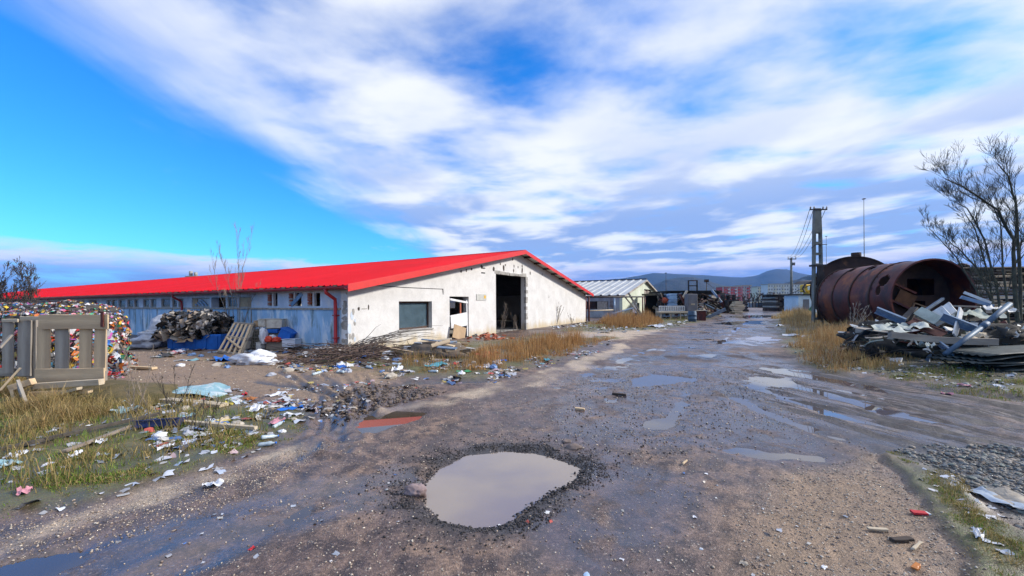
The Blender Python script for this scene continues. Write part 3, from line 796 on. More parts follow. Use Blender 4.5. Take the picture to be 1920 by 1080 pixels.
# added to keep the interior dark: dark boarded ceiling under the roof
for s_ in (-1, 1):
    xa, xb = (0.4, BW / 2) if s_ < 0 else (BW / 2, BW - .4)
    MB().poly([(xa, .4, prof(xa) - .06), (xb, .4, prof(xb) - .06), (xb, .4, prof(xb) - .01), (xa, .4, prof(xa) - .01)], (0, BL - .8, 0)).build('added_ceiling', M_DARKWOOD, barn, M=BM)
# roof: trapezoid ribs running down each slope
OVE, OVG = 0.42, 0.55
ROOFUP = 0.10
def slope_mesh(side):
    per, hgt = 0.33, 0.035
    ys = []
    y0 = -OVG
    while y0 < BL + OVG:
        for o_, h_ in ((0, 0), (0.20, 0), (0.23, hgt), (0.28, hgt), (0.31, 0)): ys.append((y0 + o_, h_))
        y0 += per
    e = -OVE if side < 0 else BW + OVE
    r = BW / 2
    s = (BR - BE) / (BW / 2)
    ze = BE - OVE * s + ROOFUP; zr = BR + ROOFUP
    m = MB()
    rows = 34
    for y_, h_ in ys:
        for k in range(rows + 1):
            f = k / rows
            m.v.append((e + (r - e) * f, y_, ze + (zr - ze) * f + h_ + (0.012 if k % 2 else 0)))
    for i in range(len(ys) - 1):
        for k in range(rows):
            a = i * (rows + 1) + k
            m.f.append((a, a + 1, a + rows + 2, a + rows + 1))
    return m
roof_l = slope_mesh(-1).build('roof_slope', M_RED, barn, M=BM, solid=0.012)
roof_r = slope_mesh(1).build('roof_slope', M_RED, barn, M=BM, solid=0.012)
m = MB()
zr = BR + ROOFUP + 0.03
for s in (-1, 1):
    sl = -(BR - BE) / (BW / 2)
    m.add([(BW / 2, -OVG - .03, zr + .03), (BW / 2 + s * .22, -OVG - .03, zr + .03 + .22 * sl), (BW / 2 + s * .22, BL + OVG, zr + .03 + .22 * sl), (BW / 2, BL + OVG, zr + .03)], [(0, 1, 2, 3)])
m.build('ridge_cap', M_RED, barn, M=BM, solid=0.01)
# verge boards along the gable, soffit and purlin ends
sl = (BR - BE) / (BW / 2)
def rake(x0, x1, y0, y1, dz0, dz1, name, mat):
    m = MB()
    def z(x): return BE + (BW / 2 - abs(x - BW / 2)) * sl + ROOFUP
    ps = []
    for y_ in (y0, y1):
        for x_, d_ in ((x0, dz0), (x1, dz0), (x1, dz1), (x0, dz1)): ps.append((x_, y_, z(x_) + d_))
    m.add(ps, [(0,1,2,3),(7,6,5,4),(0,4,5,1),(1,5,6,2),(2,6,7,3),(3,7,4,0)])
    return m.build(name, mat, barn, M=BM)
rake(-OVE - .02, BW / 2 - .002, -OVG - .035, -OVG - .005, -0.20, 0.05, 'verge_board', M_REDTRIM)
rake(BW / 2 + .002, BW + OVE + .02, -OVG - .035, -OVG - .005, -0.17, 0.05, 'verge_board', M_REDTRIM)
rake(-OVE, BW / 2, -OVG, -0.004, -0.055, -0.03, 'soffit', M_SOFFIT)
rake(BW / 2, BW + OVE, -OVG, -0.004, -0.055, -0.03, 'soffit', M_SOFFIT)
for k in range(9):
    for s in (-1, 1):
        x_ = BW / 2 + s * (0.9 + k * 1.36)
        if x_ < -0.2 or x_ > BW + .3: continue
        z_ = BE + (BW / 2 - abs(x_ - BW / 2)) * sl + ROOFUP - 0.06
        MB().box((x_ - .05, -OVG + .02, z_ - .11), (x_ + .05, 0.05, z_)).build('purlin', M_DARKWOOD, barn, M=BM)
# gutter with brackets, downpipes
gz_ = BE - OVE * sl + ROOFUP - 0.03
gm_ = MB()
ring = [(-OVE - 0.07 + 0.075 * math.cos(a), gz_ - 0.02 + 0.075 * math.sin(a)) for a in np.linspace(math.pi, 2 * math.pi, 7)]
for yv in np.linspace(-OVG, BL, 40): gm_.v += [(x, yv, z) for x, z in ring]
for i in range(39):
    for k in range(6):
        a = i * 7 + k; gm_.f.append((a, a + 1, a + 8, a + 7))
gut = gm_.build('gutter', M_DKRED, barn, M=BM, solid=0.008)
MB().box((-OVE - 0.01, -OVG, gz_ - 0.10), (-OVE + 0.015, BL, gz_ + .02)).build('eaves_board', M_DKRED, barn, M=BM)
MB().box((-OVE + 0.02, -0.02, gz_ - 0.12), (0.3, BL, gz_ - 0.10)).build('eaves_soffit', M_WOODG, barn, M=BM)
for i, yv in enumerate(np.arange(0, 40, 0.75)):
    MB().box((-OVE - 0.16, yv, gz_ + 0.005), (-OVE + .02, yv + 0.025, gz_ + 0.055)).build('gutter_bracket', M_DARKWOOD, barn, M=BM)
for yv in (ly(634, 590), ly(346, 590), 34.0, 52.0):
    m = MB().tube([(-OVE - 0.07, yv, gz_ - 0.06), (-OVE - 0.05, yv, gz_ - 0.2), (-0.12, yv, gz_ - 0.42), (-0.11, yv, gz_ - 0.6), (-0.11, yv, 0.12), (-0.22, yv, 0.02)], 0.062 if yv < 10 else 0.05, 10)
    dp = m.build('downpipe', M_DKRED if yv > 10 else pmat('pipe_red', (0.45, 0.014, 0.018), (0.36, 0.012, 0.015), 1, 0.4, spec=0.5, bump=0.05), barn, True, M=BM)
    for zz_ in (0.5, 1.3): MB().box((-0.19, yv - .08, zz_), (0.0, yv + .08, zz_ + .035)).build('pipe_clip', M_DKRED, dp, M=BM)
# gable window: frame, pane, sill, a yellow box on the inner ledge
fr = MB()
fw = 0.07
for lo, hi in (((wx0, .2, wz0), (wx0 + fw, .27, wz1)), ((wx1 - fw, .2, wz0), (wx1, .27, wz1)), ((wx0 + fw, .2, wz1 - fw), (wx1 - fw, .27, wz1)), ((wx0 + fw, .2, wz0), (wx1 - fw, .27, wz0 + fw))): fr.box(lo, hi)
winf = fr.build('window_frame', pmat('brown_frame', (0.10, 0.05, 0.03), (0.06, 0.03, 0.02), 3), barn, M=BM)
MB().box((wx0 + fw, .23, wz0 + fw), (wx1 - fw, .24, wz1 - fw)).build('pane', glass_mat('dusty_glass', (0.10, 0.16, 0.20)), winf, M=BM)
MB().box((wx0 - .06, -.05, wz0 - .06), (wx1 + .06, .2, wz0 - .003)).build('sill', M_CONC, winf, M=BM)
# small room behind the window
M_ROOM = pmat('room_paint', (0.30, 0.38, 0.42), (0.22, 0.29, 0.33), 1)
MB().box((wx0 - 1, 2.2, 0), (wx1 + 1, 2.3, 2.6)).build('inner_wall', M_ROOM, barn, M=BM)
MB().box((wx0 - .3, .36, wz0 - .1), (wx1 + .3, .8, wz0)).build('inner_ledge', M_CONC, barn, M=BM)
# door: leaning white frame, panels
M_PVC = pmat('white_plastic', (0.78, 0.78, 0.78), (0.66, 0.67, 0.68), 2, 0.4, c3=(0.5, 0.46, 0.42), s3=2.5, t3=(0.6, 0.75))
dh = dz1
def gplank(x0, z0, x1, z1, w, name='frame_rail', y=0.10, mat=M_PVC, par=barn, th=0.05):
    a = BM @ Vector((x0, y, z0)); c = BM @ Vector((x1, y, z1))
    L = (c - a).length
    # width lies in the wall plane
    xax = (c - a).normalized(); nrm = (BM.to_3x3() @ Vector((0, -1, 0)))
    yax = nrm.cross(xax).normalized()
    M = Matrix.Translation(a) @ Matrix((xax, yax, nrm)).transposed().to_4x4()
    return MB().box((0, -w / 2, -th / 2), (L, w / 2, th / 2), jit=0.003).build(name, mat, par, bevel=0.004, M=M)
door = gplank(dx0 + .05, 0.0, dx0 + .05, dh - .02, .09, 'door_frame', y=.12)
gplank(dx1 - .06, 0.05, dx1 - .12, dh - .18, .08, 'frame_rail', par=door, y=.06)
gplank(dx0 + .08, dh - .13, dx1 - .05, dh - .30, .10, 'frame_rail', par=door, y=.04)
gplank(dx0 + .08, dh * .54, dx1 - .10, dh * .60, .07, 'frame_rail', par=door, y=.04)
gplank(dx0 + .95, dh * .58, dx0 + .95, dh * .86, .10, 'mullion', par=door, y=.10, mat=M_BRICK)
gplank(dx0 + .12, dh * .40, dx1 - .10, dh * .44, dh * .30, 'door_panel', par=door, y=.03, th=.03)
# crumbling reveal and lintel of the big doorway
rv = random.Random(4)
for i in range(16):
    z0 = i * bz1 / 16
    MB().box((bx1 - .02, -.012 - rv.random() * .02, z0), (bx1 + .16 + rv.random() * .14, .10, z0 + bz1 / 16 - .02), jit=.012).build('bare_brick', M_CONC if rv.random() < .7 else M_WHITE, barn, M=BM)
for i in range(7):
    w_ = (bx1 - bx0 + .2) / 7
    MB().box((bx0 - .1 + i * w_, -.015 - rv.random() * .02, bz1 - .02), (bx0 - .1 + (i + 1) * w_ - .03, .1, bz1 + .08 + rv.random() * .16), jit=.02).build('bare_brick', M_CONC, barn, M=BM)
# knocked-out beam pockets and scars in the render
for px, py, w, h in ((1168 * .2604 + 640, 502, .22, .35), (1302 * .2604 + 640, 508, .20, .36), (1240 * .2604 + 640, 507, .12, .26), (862 * .2604 + 640, 509, .12, .16), (900 * .2604 + 640, 507, .1, .16), (938 * .2604 + 640, 505, .12, .14), (1145 * .2604 + 640, 495, .12, .12), (1180 * .2604 + 640, 497, .12, .14), (1243 * .2604 + 640, 499, .10, .2), (1272 * .2604 + 640, 501, .10, .16), (1302 * .2604 + 640, 499, .12, .2), (1233 * .2604 + 640, 486, .12, .22), (1360 * .2604 + 640, 512, .12, .25), (1446 * .2604 + 640, 515, .1, .18), (1096 * .2604 + 640, 504, .2, .3), (1010 * .2604 + 640, 500, .2, .2), (195 * .2604 + 640, 575, .06, .22), (165 * .2604 + 640, 579, .3, .05), (732 * .2604 + 640, 545, .06, .22), (125 * .2604 + 640, 579, .1, .14)):
    c = hit(px, py, 1)
    m = MB(); n_ = 9
    pts = [(c.x + w / 2 * math.cos(a) * rv.uniform(.7, 1.2), -0.006, c.z + h / 2 * math.sin(a) * rv.uniform(.7, 1.2)) for a in np.linspace(0, 2 * math.pi, n_, endpoint=False)]
    m.poly(pts, (0, .005, 0)).build('render_scar', M_DARKWOOD if h > .1 else M_CONC, barn, M=BM)
for px, py in ((1010 * .2604 + 640, 496), (1010 * .2604 + 640, 505)):
    c = hit(px, py, 1)
    MB().box((c.x - .03, -.03, c.z - .2), (c.x + .3, -.004, c.z - .15)).build('wall_hook', M_IRON, barn, M=BM)
m = MB().tube([(gx(700), -.012, gz(700, 535)), (gx(760), -.012, gz(760, 539)), (gx(830), -.012, gz(830, 542)), (gx(831), -.012, gz(831, 552))], .012, 5)
m.build('wall_cable', M_IRON, barn, M=BM)
c0, c1_ = hit(893, 563, 1), hit(911, 552, 1)
pl = MB().box((c0.x, -.03, c0.z), (c1_.x, -.002, c1_.z)).build('wall_board', pmat('faded_board', (0.52, 0.52, 0.48), (0.42, 0.43, 0.40), 4), barn, M=BM)
MB().box((c1_.x - .22, -.036, c1_.z - .22), (c1_.x - .06, -.031, c1_.z - .06)).build('yellow_patch', M_YELLOW, pl, M=BM)
# worn plaster at the near corner
for i in range(26):
    z0 = rv.uniform(0, 2.1); w_ = rv.uniform(.06, .22)
    m = MB(); pts = [(-.034 , .02 + w_ * (1 + math.cos(a)) * rv.uniform(.6, 1.1), z0 + w_ * .6 * math.sin(a)) for a in np.linspace(0, 2 * math.pi, 8, endpoint=False)]
    # on the corner face of the long wall
    m.poly([(-0.006 - i * .0003, p[1], p[2]) for p in pts], (.004, 0, 0)).build('render_scar', rv.choice([M_CONC, M_WHITE, M_WOODG]), barn, M=BM)
    x0 = rv.uniform(.02, .3)
    m = MB(); pts = [(x0 + w_ * .5 * math.cos(a) * rv.uniform(.6, 1.1), -.006 - i * .0003, .25 + z0 * .6 + w_ * .9 * math.sin(a)) for a in np.linspace(0, 2 * math.pi, 8, endpoint=False)]
    if i < 10: m.poly(pts, (0, .004, 0)).build('render_scar', rv.choice([M_CONC, M_UPPER]), barn, M=BM)
# windows of the long wall
M_YREFL = pmat('yellow_reflection', (0.55, 0.40, 0.03), (0.40, 0.28, 0.02), 2, 0.3)  # yellow reflection of the panes, put into a plain colour
G_DK = glass_mat('dark_glass', (0.16, 0.20, 0.22), .05)
for i, (a, c, kd) in enumerate(strip):
    y0, y1 = ly(a), ly(c)
    if kd == 'void': continue
    m = MB(); f_ = .05
    for lo, hi in (((.08, y0, sz0), (.14, y0 + f_, sz1)), ((.08, y1 - f_, sz0), (.14, y1, sz1)), ((.08, y0 + f_, sz0), (.14, y1 - f_, sz0 + f_)), ((.08, y0 + f_, sz1 - f_), (.14, y1 - f_, sz1))): m.box(lo, hi)
    wf = m.build('window_frame', M_WOODG, barn, M=BM)
    zi = (sz0 + f_, sz1 - f_)
    if kd == 'board': MB().box((.09, y0 + f_, zi[0]), (.11, y1 - f_, zi[1])).build('board', M_CARD, wf, M=BM)
    elif kd == 'broken':
        MB().box((.11, y0 + f_, zi[0]), (.12, y0 + (y1 - y0) * .75, zi[1])).build('pane', pmat('milky_panel', (0.50, 0.54, 0.58), (0.36, 0.40, 0.45), 3), wf, M=BM)
        MB().box((.07, y1 - .5, zi[0]), (.09, y1 - f_, zi[1])).build('board', M_CARD, wf, M=BM)
        for q in range(4):
            MB().beam((.05, y0 + .3 + q * .35, zi[0] + .05), (.05, y0 + .9 + q * .2, zi[1] - .05 - q * .07), .02, .08).build('loose_slat', M_GALV, wf, M=BM)
    else:
        MB().box((.105, y0 + f_, zi[0]), (.112, y1 - f_, zi[1])).build('pane', G_DK, wf, M=BM)
        if kd == 'y': MB().box((.125, y0 + f_ + (.1 if i % 3 else 0), zi[0] + (zi[1] - zi[0]) * (.1 if i % 2 else .35)), (.13, y1 - f_ - (.12 if i % 2 else 0), zi[1])).build('painted_reflection', M_YREFL, wf, M=BM)  # reflection in the pane painted as a yellow sheet behind the glass
# brick edges and a loose plank in the three holes
for k, (y0, y1, z0, z1) in enumerate(lh[:3]):
    for q in range(8):
        dz_ = (z1 - z0) / 8
        MB().box((.02, y1 - .10 - rv.random() * .08, z0 + q * dz_), (.25, y1 + .05, z0 + (q + 1) * dz_ - .012), jit=.008).build('bare_brick', rv.choice([M_BRICK, M_BRICK, M_CONC]), barn, M=BM)
    MB().box((.06, y1 - .30, z0), (.16, y1 - .2, z1)).build('window_frame', M_WHITE, barn, M=BM)
y0, y1, z0, z1 = lh[1]
MB().beam((.03, y1 - .1, z0 + .03), (.03, y0 - .05, z1 - .02), .03, .16).build('loose_plank', M_GALV, barn, M=BM)

# ------------------------------------------------------------------ grey barn behind
gb_o = at(1167, 566, 42.0)
gbarn = thing('grey_barn', 'pale green plastered barn with a ribbed white metal roof beyond the red one', 'barn', (gb_o.x, gb_o.y, 0), ROTB)
GM = WM[gbarn.name]; GI = GM.inverted()
W2, L2, E2, R2 = 21.0, 55.0, 2.35, 4.35
def prof2(x): return E2 + (R2 - E2) * (1 - abs(x - W2 / 2) / (W2 / 2))
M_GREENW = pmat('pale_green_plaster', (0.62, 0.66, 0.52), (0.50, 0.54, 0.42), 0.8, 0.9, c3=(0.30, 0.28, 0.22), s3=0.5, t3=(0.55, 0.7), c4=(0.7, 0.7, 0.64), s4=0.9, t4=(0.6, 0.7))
def wall2(name, u0, u1, pf, holes, place, mat, extra=()):
    us = sorted({u0, u1, *extra, *[h[0] for h in holes], *[h[1] for h in holes]}); m = MB()
    for a, c in zip(us[:-1], us[1:]):
        mid = (a + c) / 2; hs = sorted([(h[2], h[3]) for h in holes if h[0] <= mid <= h[1]]); z = -.2; sg = []
        for h0, h1 in hs: sg.append((z, h0)); z = h1
        sg.append((z, None))
        for z0, z1 in sg:
            if z1 is not None and z1 - z0 < 1e-3: continue
            ta = z1 if z1 is not None else pf(a); tb = z1 if z1 is not None else pf(c)
            ps = [place(q_, w, z_) for w in (0, .3) for q_, z_ in ((a, z0), (c, z0), (c, tb), (a, ta))]
            m.add(ps, [(0,1,2,3),(7,6,5,4),(0,4,5,1),(1,5,6,2),(2,6,7,3),(3,7,4,0)])
    return m.build(name, mat, gbarn, M=GM)
def g2(px, py=580):
    o = GI @ Vector((0, 0, CAMH)); d = GI.to_3x3() @ ray(px, py); return o + d * (-o.y / d.y)
a_, c_ = g2(1208).x, g2(1222).x
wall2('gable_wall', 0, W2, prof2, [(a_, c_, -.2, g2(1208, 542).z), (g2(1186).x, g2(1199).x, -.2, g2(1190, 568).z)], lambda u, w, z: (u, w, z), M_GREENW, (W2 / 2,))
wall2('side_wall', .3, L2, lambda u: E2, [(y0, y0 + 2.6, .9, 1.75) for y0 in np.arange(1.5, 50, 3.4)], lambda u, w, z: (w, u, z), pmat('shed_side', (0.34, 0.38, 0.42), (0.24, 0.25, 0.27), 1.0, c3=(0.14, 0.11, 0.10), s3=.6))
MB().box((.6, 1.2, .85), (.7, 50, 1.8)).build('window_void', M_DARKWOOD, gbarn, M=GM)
for i, y0 in enumerate(np.arange(1.5, 50, 3.4)):
    for q in range(2): MB().box((.05, y0 + .1 + q * 1.28, .92), (.09, y0 + 1.22 + q * 1.28, 1.73)).build('window_board', M_RUSTD if (i + q) % 3 else M_WOODG, gbarn, M=GM)
# door boards in the tall gable opening
for q in range(7):
    w_ = (c_ - a_) / 7
    MB().box((a_ + q * w_, .12, 0.0), (a_ + (q + 1) * w_ - .05, .16, g2(1208, 542).z - .05 - (q % 3) * .1)).build('door_board', M_WOODG if q % 3 else M_RUSTD, gbarn, M=GM)
M_TIN = pmat('white_tin', (0.44, 0.46, 0.47), (0.33, 0.35, 0.37), 0.6, 0.5, bump=0.1, c3=(0.34, 0.30, 0.28), s3=0.5, t3=(0.62, 0.75))
for sgn in (-1, 1):
    m = MB(); e = -.4 if sgn < 0 else W2 + .4; ze = E2 - .4 * (R2 - E2) / (W2 / 2) + .08; zr = R2 + .08; y0 = -.35; vals = []
    while y0 < L2: vals += [(y0, 0), (y0 + .55, 0), (y0 + .62, .10), (y0 + .78, .10), (y0 + .85, 0)]; y0 += .9
    for y_, h_ in vals: m.v += [(e, y_, ze + h_), (W2 / 2, y_, zr + h_)]
    for i in range(len(vals) - 1): m.f.append((2 * i, 2 * i + 1, 2 * i + 3, 2 * i + 2))
    m.build('roof_slope', M_TIN, gbarn, M=GM, solid=.015)
MB().box((W2 / 2 - .15, -.3, R2 + .14), (W2 / 2 + .15, L2, R2 + .24)).build('ridge_cap', M_IRON, gbarn, M=GM)
for sgn in (-1, 1):
    m = MB(); e = -.4 if sgn < 0 else W2 + .4; r_ = W2 / 2
    ps = [(x, y_, prof2(x) - .02 + d_) for y_ in (-.38, -.34) for x, d_ in ((e, -.1), (r_, -.1), (r_, .1), (e, .1))]
    m.add(ps, [(0,1,2,3),(7,6,5,4),(0,4,5,1),(1,5,6,2),(2,6,7,3),(3,7,4,0)]); m.build('verge_board', M_WOODG, gbarn, M=GM)
# rusty red roof of a third shed between the two barns
q = at(1095, 566, 62.0)
tsh = thing('brown_shed', 'low shed with a rust brown roof peeping over the grey barn', 'shed', (q.x, q.y, 0), ROTB)
TM = WM[tsh.name]
MB().box((0, 0, 0), (6, 30, 3.6)).build('wall', M_WOODG, tsh, M=TM)
MB().poly([(-.4, -.4, 3.5), (3, -.4, 4.9), (6.4, -.4, 3.5), (6.4, -.4, 3.65), (3, -.4, 5.05), (-.4, -.4, 3.65)], (0, 31, 0)).build('roof', M_RUSTD, tsh, M=TM)

# ------------------------------------------------------------------ rusty pipe frame in front of the grey barn
fr_ = thing('pipe_frame', 'rusty pipe frame with braces standing in dry weeds beside the red barn', 'frame', gp(1150, 602))
FY = 35.5
def fp(px, py, Y=FY): return at(px, py, Y)
for px in (1098, 1104, 1152, 1205, 1209):
    a = fp(px, 556, FY + (px - 1100) * .05); g_pt = Vector((a.x, a.y, -.1))
    MB().tube([g_pt, a], .07, 8).build('post', M_RUST if px != 1152 else M_GALV, fr_, True)
MB().tube([fp(1096, 557), fp(1207, 556.5, FY + 5.4)], .07, 8).build('rail', M_IRON, fr_, True)
MB().tube([fp(1097, 583), fp(1150, 581, FY + 2.6)], .05, 8).build('rail', M_WOODP, fr_, True)
plank('brace', fp(1178, 549, 40), Vector((*fp(1206, 590, 40)[:2], .1)), .28, .12, M_WOODG, fr_)
plank('brace', fp(1172, 557, 39.5), Vector((*fp(1204, 592, 39.5)[:2], .1)), .2, .1, M_WOODP, fr_)
# sheets leaning in the weeds
cs = thing('roofing_sheets', 'grey ribbed sheets lying slanted among weeds under the pipe frame', 'sheets', gp(1165, 592))
for k in range(6):
    a = at(1148 + k * 6, 588 - k * 1.6, 37 + k * .1); c = at(1154 + k * 6, 587 - k * 1.8, 37 + k * .1)
    MB().beam(a, c + Vector((.12, 0, .03)), 1.0, .05).build('sheet', M_GALV, cs)

# ------------------------------------------------------------------ junk yard along the far road side
def yard_box(name, label, cat, px0, px1, py0, py1, Y, depth, mat, group=None, bevel=.02, rz=0):
    a = at(px0, py1, Y); c = at(px1, py0, Y)
    m = MB().box((a.x, Y, max(a.z, -.05)), (c.x, Y + depth, c.z), jit=.02)
    return m.build(name, mat, None, bevel=bevel)
cab = thing('metal_cabinet', 'tall grey metal cabinet with a small pale label plate at the road side', 'cabinet', gp(1298, 598))
a = at(1290, 589, 38.5); c = at(1308, 551, 38.5)
MB().box((a.x, 38.5, a.z - .0), (c.x, 39.3, c.z)).build('body', M_GREYM, cab, bevel=.03)
MB().box((a.x + .06, 38.46, a.z + .06), (c.x - .06, 38.495, c.z - .06)).build('door', M_GREYM, cab, bevel=.01)
p_ = at(1299.5, 570.5, 38.45); MB().box((p_.x - .18, 38.43, p_.z - .07), (p_.x + .18, 38.455, p_.z + .07)).build('label_plate', M_WOODP, cab)
MB().box((a.x - .1, 38.55, 0), (c.x + .1, 39.2, a.z - .02)).build('plinth', M_WOODG, cab)
brl = thing('blue_barrel', 'blue plastic barrel standing below the grey cabinet', 'barrel', gp(1298, 603))
bc = gp(1298, 604); bz = [(0, .26), (.04, .30), (.25, .31), (.27, .325), (.31, .325), (.33, .31), (.55, .31), (.57, .325), (.61, .325), (.63, .31), (.85, .30), (.9, .27)]
MB().tube([(bc.x, bc.y, z) for z, r in bz], [r * 1.05 for z, r in bz], 16).build('body', M_PIPE, brl, True)
MB().tube([(bc.x, bc.y, .9), (bc.x, bc.y, .93)], .25, 16).build('lid', M_IRON, brl)
# open-sided lean-to with black flat roof
ln = thing('lean_to', 'black flat-roofed lean-to full of scrap beyond the grey barn', 'shelter', gp(1270, 596))
a = at(1232, 553, 43); c = at(1318, 547, 47)
MB().box((a.x, 42, a.z), (c.x, 48, a.z + .18), jit=.05).build('roof', M_IRON, ln)
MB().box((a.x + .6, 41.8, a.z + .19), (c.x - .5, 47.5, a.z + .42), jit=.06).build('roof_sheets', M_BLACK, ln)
for px in (1236, 1262, 1290, 1316):
    b_ = at(px, 556, 42.4); MB().box((b_.x - .09, 42.3, 0), (b_.x + .09, 42.5, a.z)).build('post', M_IRON, ln)
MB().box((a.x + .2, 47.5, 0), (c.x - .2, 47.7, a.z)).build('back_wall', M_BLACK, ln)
pf = thing('platform_frame', 'dark open railing frame standing on the lean-to roof', 'frame', at(1299, 546, 43))
for px in (1291, 1307):
    for dY in (0, 1.2):
        b_ = at(px, 547, 43 + dY); MB().box((b_.x - .06, b_.y - .06, a.z + .4), (b_.x + .06, b_.y + .06, a.z + 1.5)).build('post', M_IRON, pf)
b0, b1 = at(1291, 547, 43), at(1307, 547, 43)
for z_ in (1.5, .95): MB().box((b0.x - .06, 42.94, a.z + z_ - .05), (b1.x + .06, 43.06, a.z + z_ + .05)).build('rail', M_IRON, pf)
# stack of blue sheets, white rack, rust beams, table with shelves
bs = thing('blue_sheet_stack', 'stack of pale blue slabs standing beside the white rack', 'slabs', gp(1262, 598))
for k in range(11):
    a_ = at(1254 + (k % 3) * .6, 573 - k * 2.05, 40); c_ = at(1270 - (k % 2) * .9, 571 - k * 2.05, 40)
    MB().box((a_.x, 40, a_.z), (c_.x, 41.2, c_.z), jit=.02).build('slab', pmat('pale_blue_slab', (0.30, 0.46, 0.66), (0.22, 0.36, 0.54), 2), bs)
MB().box((at(1253, 0, 40).x, 40.05, 0), (at(1271, 0, 40).x, 41.1, at(1254, 573.5, 40).z)).build('base', M_WOODG, bs)
rk = thing('white_rack', 'low white railing rack with upright bars in front of the blue slabs', 'rack', gp(1256, 597))
a_, c_ = at(1236, 583, 39), at(1283, 574, 39)
for z_ in (a_.z, c_.z): MB().box((a_.x, 38.95, z_ - .04), (c_.x, 39.05, z_ + .04)).build('rail', M_WHITE, rk)
for k in range(15):
    x_ = a_.x + (c_.x - a_.x) * k / 14; MB().box((x_ - .04, 38.93, a_.z), (x_ + .04, 39.0, c_.z)).build('bar', M_WHITE, rk)
tb = thing('work_table', 'rough work table with shelves of junk beside the blue barrel', 'table', gp(1270, 602))
a_, c_ = at(1237, 586, 37.5), at(1296, 584, 37.5)
MB().box((a_.x, 37.4, a_.z - .05), (c_.x, 38.6, a_.z + .05), jit=.02).build('table_top', M_WOODP, tb)
MB().box((a_.x + .3, 37.5, .28), (c_.x - .3, 38.5, .34), jit=.02).build('shelf', M_GALV, tb)
for k in range(4):
    x_ = a_.x + .1 + (c_.x - a_.x - .2) * k / 3
    for y_ in (37.45, 38.5): MB().box((x_ - .04, y_, 0), (x_ + .04, y_ + .08, a_.z - .05)).build('leg', M_WOODP, tb)
rj = random.Random(9)
for k in range(9):
    x_ = a_.x + .4 + k * .28; w_ = rj.uniform(.15, .3)
    MB().box((x_, 37.7, .345), (x_ + w_, 38.2, .345 + rj.uniform(.12, .3)), jit=.02).build('shelf_item', rj.choice([M_WHITE, M_GALV, M_IRON, M_RUST]), tb)
def junk_sheet(name, label, cat, px0, py0, px1, py1, Y, th, mat, group=None):
    a = at(px0, py0, Y); c = at(px1, py1, Y)
    return tag(plank(name, a, c, .35, th, mat), label, cat, group)
junk_sheet('rusty_beam', 'rusty beam leaning steeply left of the grey cabinet', 'beam', 1274, 551, 1288, 578, 39.6, .14, M_RUST)
junk_sheet('pale_beam', 'pale beam crossing the rusty one above the white rack', 'beam', 1279, 561, 1288, 545, 39.9, .12, M_WOODP)
junk_sheet('dark_plank', 'dark plank sticking out below the lean-to roof', 'plank', 1262, 556, 1292, 557, 41, .2, M_IRON)
eng = thing('orange_engine', 'orange red engine part standing left of the blue slabs', 'engine', at(1249, 566, 40.5))
e0 = at(1249, 566, 40.5)
MB().tube([e0 + Vector((-.3, 0, .15)), e0 + Vector((.35, 0, .2))], [.3, .24], 12).build('drum', pmat('orange_rust', (0.50, 0.09, 0.03), (0.3, 0.06, 0.03), 3), eng, True)
MB().tube([e0 + Vector((0, 0, -.9)), e0 + Vector((0, 0, .1))], .1, 8).build('stand', M_IRON, eng, True)
MB().box((e0.x - .25, e0.y - .2, 0), (e0.x + .25, e0.y + .2, e0.z - .85)).build('base', M_IRON, eng)
whl = thing('cable_wheel', 'dark spoked wheel beside the orange engine', 'wheel', at(1240, 570, 41))
w0 = at(1240, 570, 41)
MB().tube([w0 + Vector((.42 * math.cos(a), 0, .42 * math.sin(a))) for a in np.linspace(0, 2 * math.pi, 19)], .06, 6).build('rim', M_IRON, whl, True)
for k in range(6): MB().tube([w0, w0 + Vector((.4 * math.cos(k * 1.047), 0, .4 * math.sin(k * 1.047)))], .03, 5).build('spoke', M_IRON, whl)
MB().box((w0.x - .5, w0.y - .3, 0), (w0.x + .5, w0.y + .3, w0.z - .44)).build('cradle', M_WOODG, whl)
wst = thing('white_board_stack', 'stack of white boards just right of the grey cabinet', 'boards', gp(1316, 596))
for k in range(7):
    a_ = at(1309 + (k % 3), 587 - k * 2.7, 41); c_ = at(1319 + (k % 2), 585.2 - k * 2.7, 41)
    MB().box((a_.x, 41, a_.z), (c_.x, 42.3, c_.z), jit=.03).build('board', M_WHITE, wst)
MB().box((at(1309, 0, 41).x, 41.1, 0), (at(1319, 0, 41).x, 42.2, at(1309, 587.5, 41).z)).build('base', M_WOODG, wst)
cra = thing('white_frame_crate', 'tall open white crate with dark inside near the far pallets', 'crate', gp(1324, 594))
a_, c_ = at(1317, 588, 44), at(1328, 551, 44)
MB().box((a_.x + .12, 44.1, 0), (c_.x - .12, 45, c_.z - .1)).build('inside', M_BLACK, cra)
for x_ in (a_.x, c_.x - .1): MB().box((x_, 43.95, 0), (x_ + .1, 45.1, c_.z)).build('post', M_WHITE, cra)
MB().box((a_.x - .1, 43.9, c_.z), (c_.x + .1, 45.2, c_.z + .1)).build('lid', M_WHITE, cra)
rb = thing('rust_bin', 'rust brown sheet metal bin right of the blue barrel', 'bin', gp(1314, 600))
b0 = gp(1314, 601)
for dx_ in (-.3, .28): MB().box((b0.x + dx_, b0.y - .3, 0), (b0.x + dx_ + .03, b0.y + .3, .85)).build('side', M_RUST, rb)
for dy_ in (-.3, .28): MB().box((b0.x - .265, b0.y + dy_, 0), (b0.x + .275, b0.y + dy_ + .03, .85)).build('side', M_RUST, rb)
MB().box((b0.x - .4, b0.y - .36, .86), (b0.x + .4, b0.y + .36, .9)).build('lid', M_WOODP, rb)
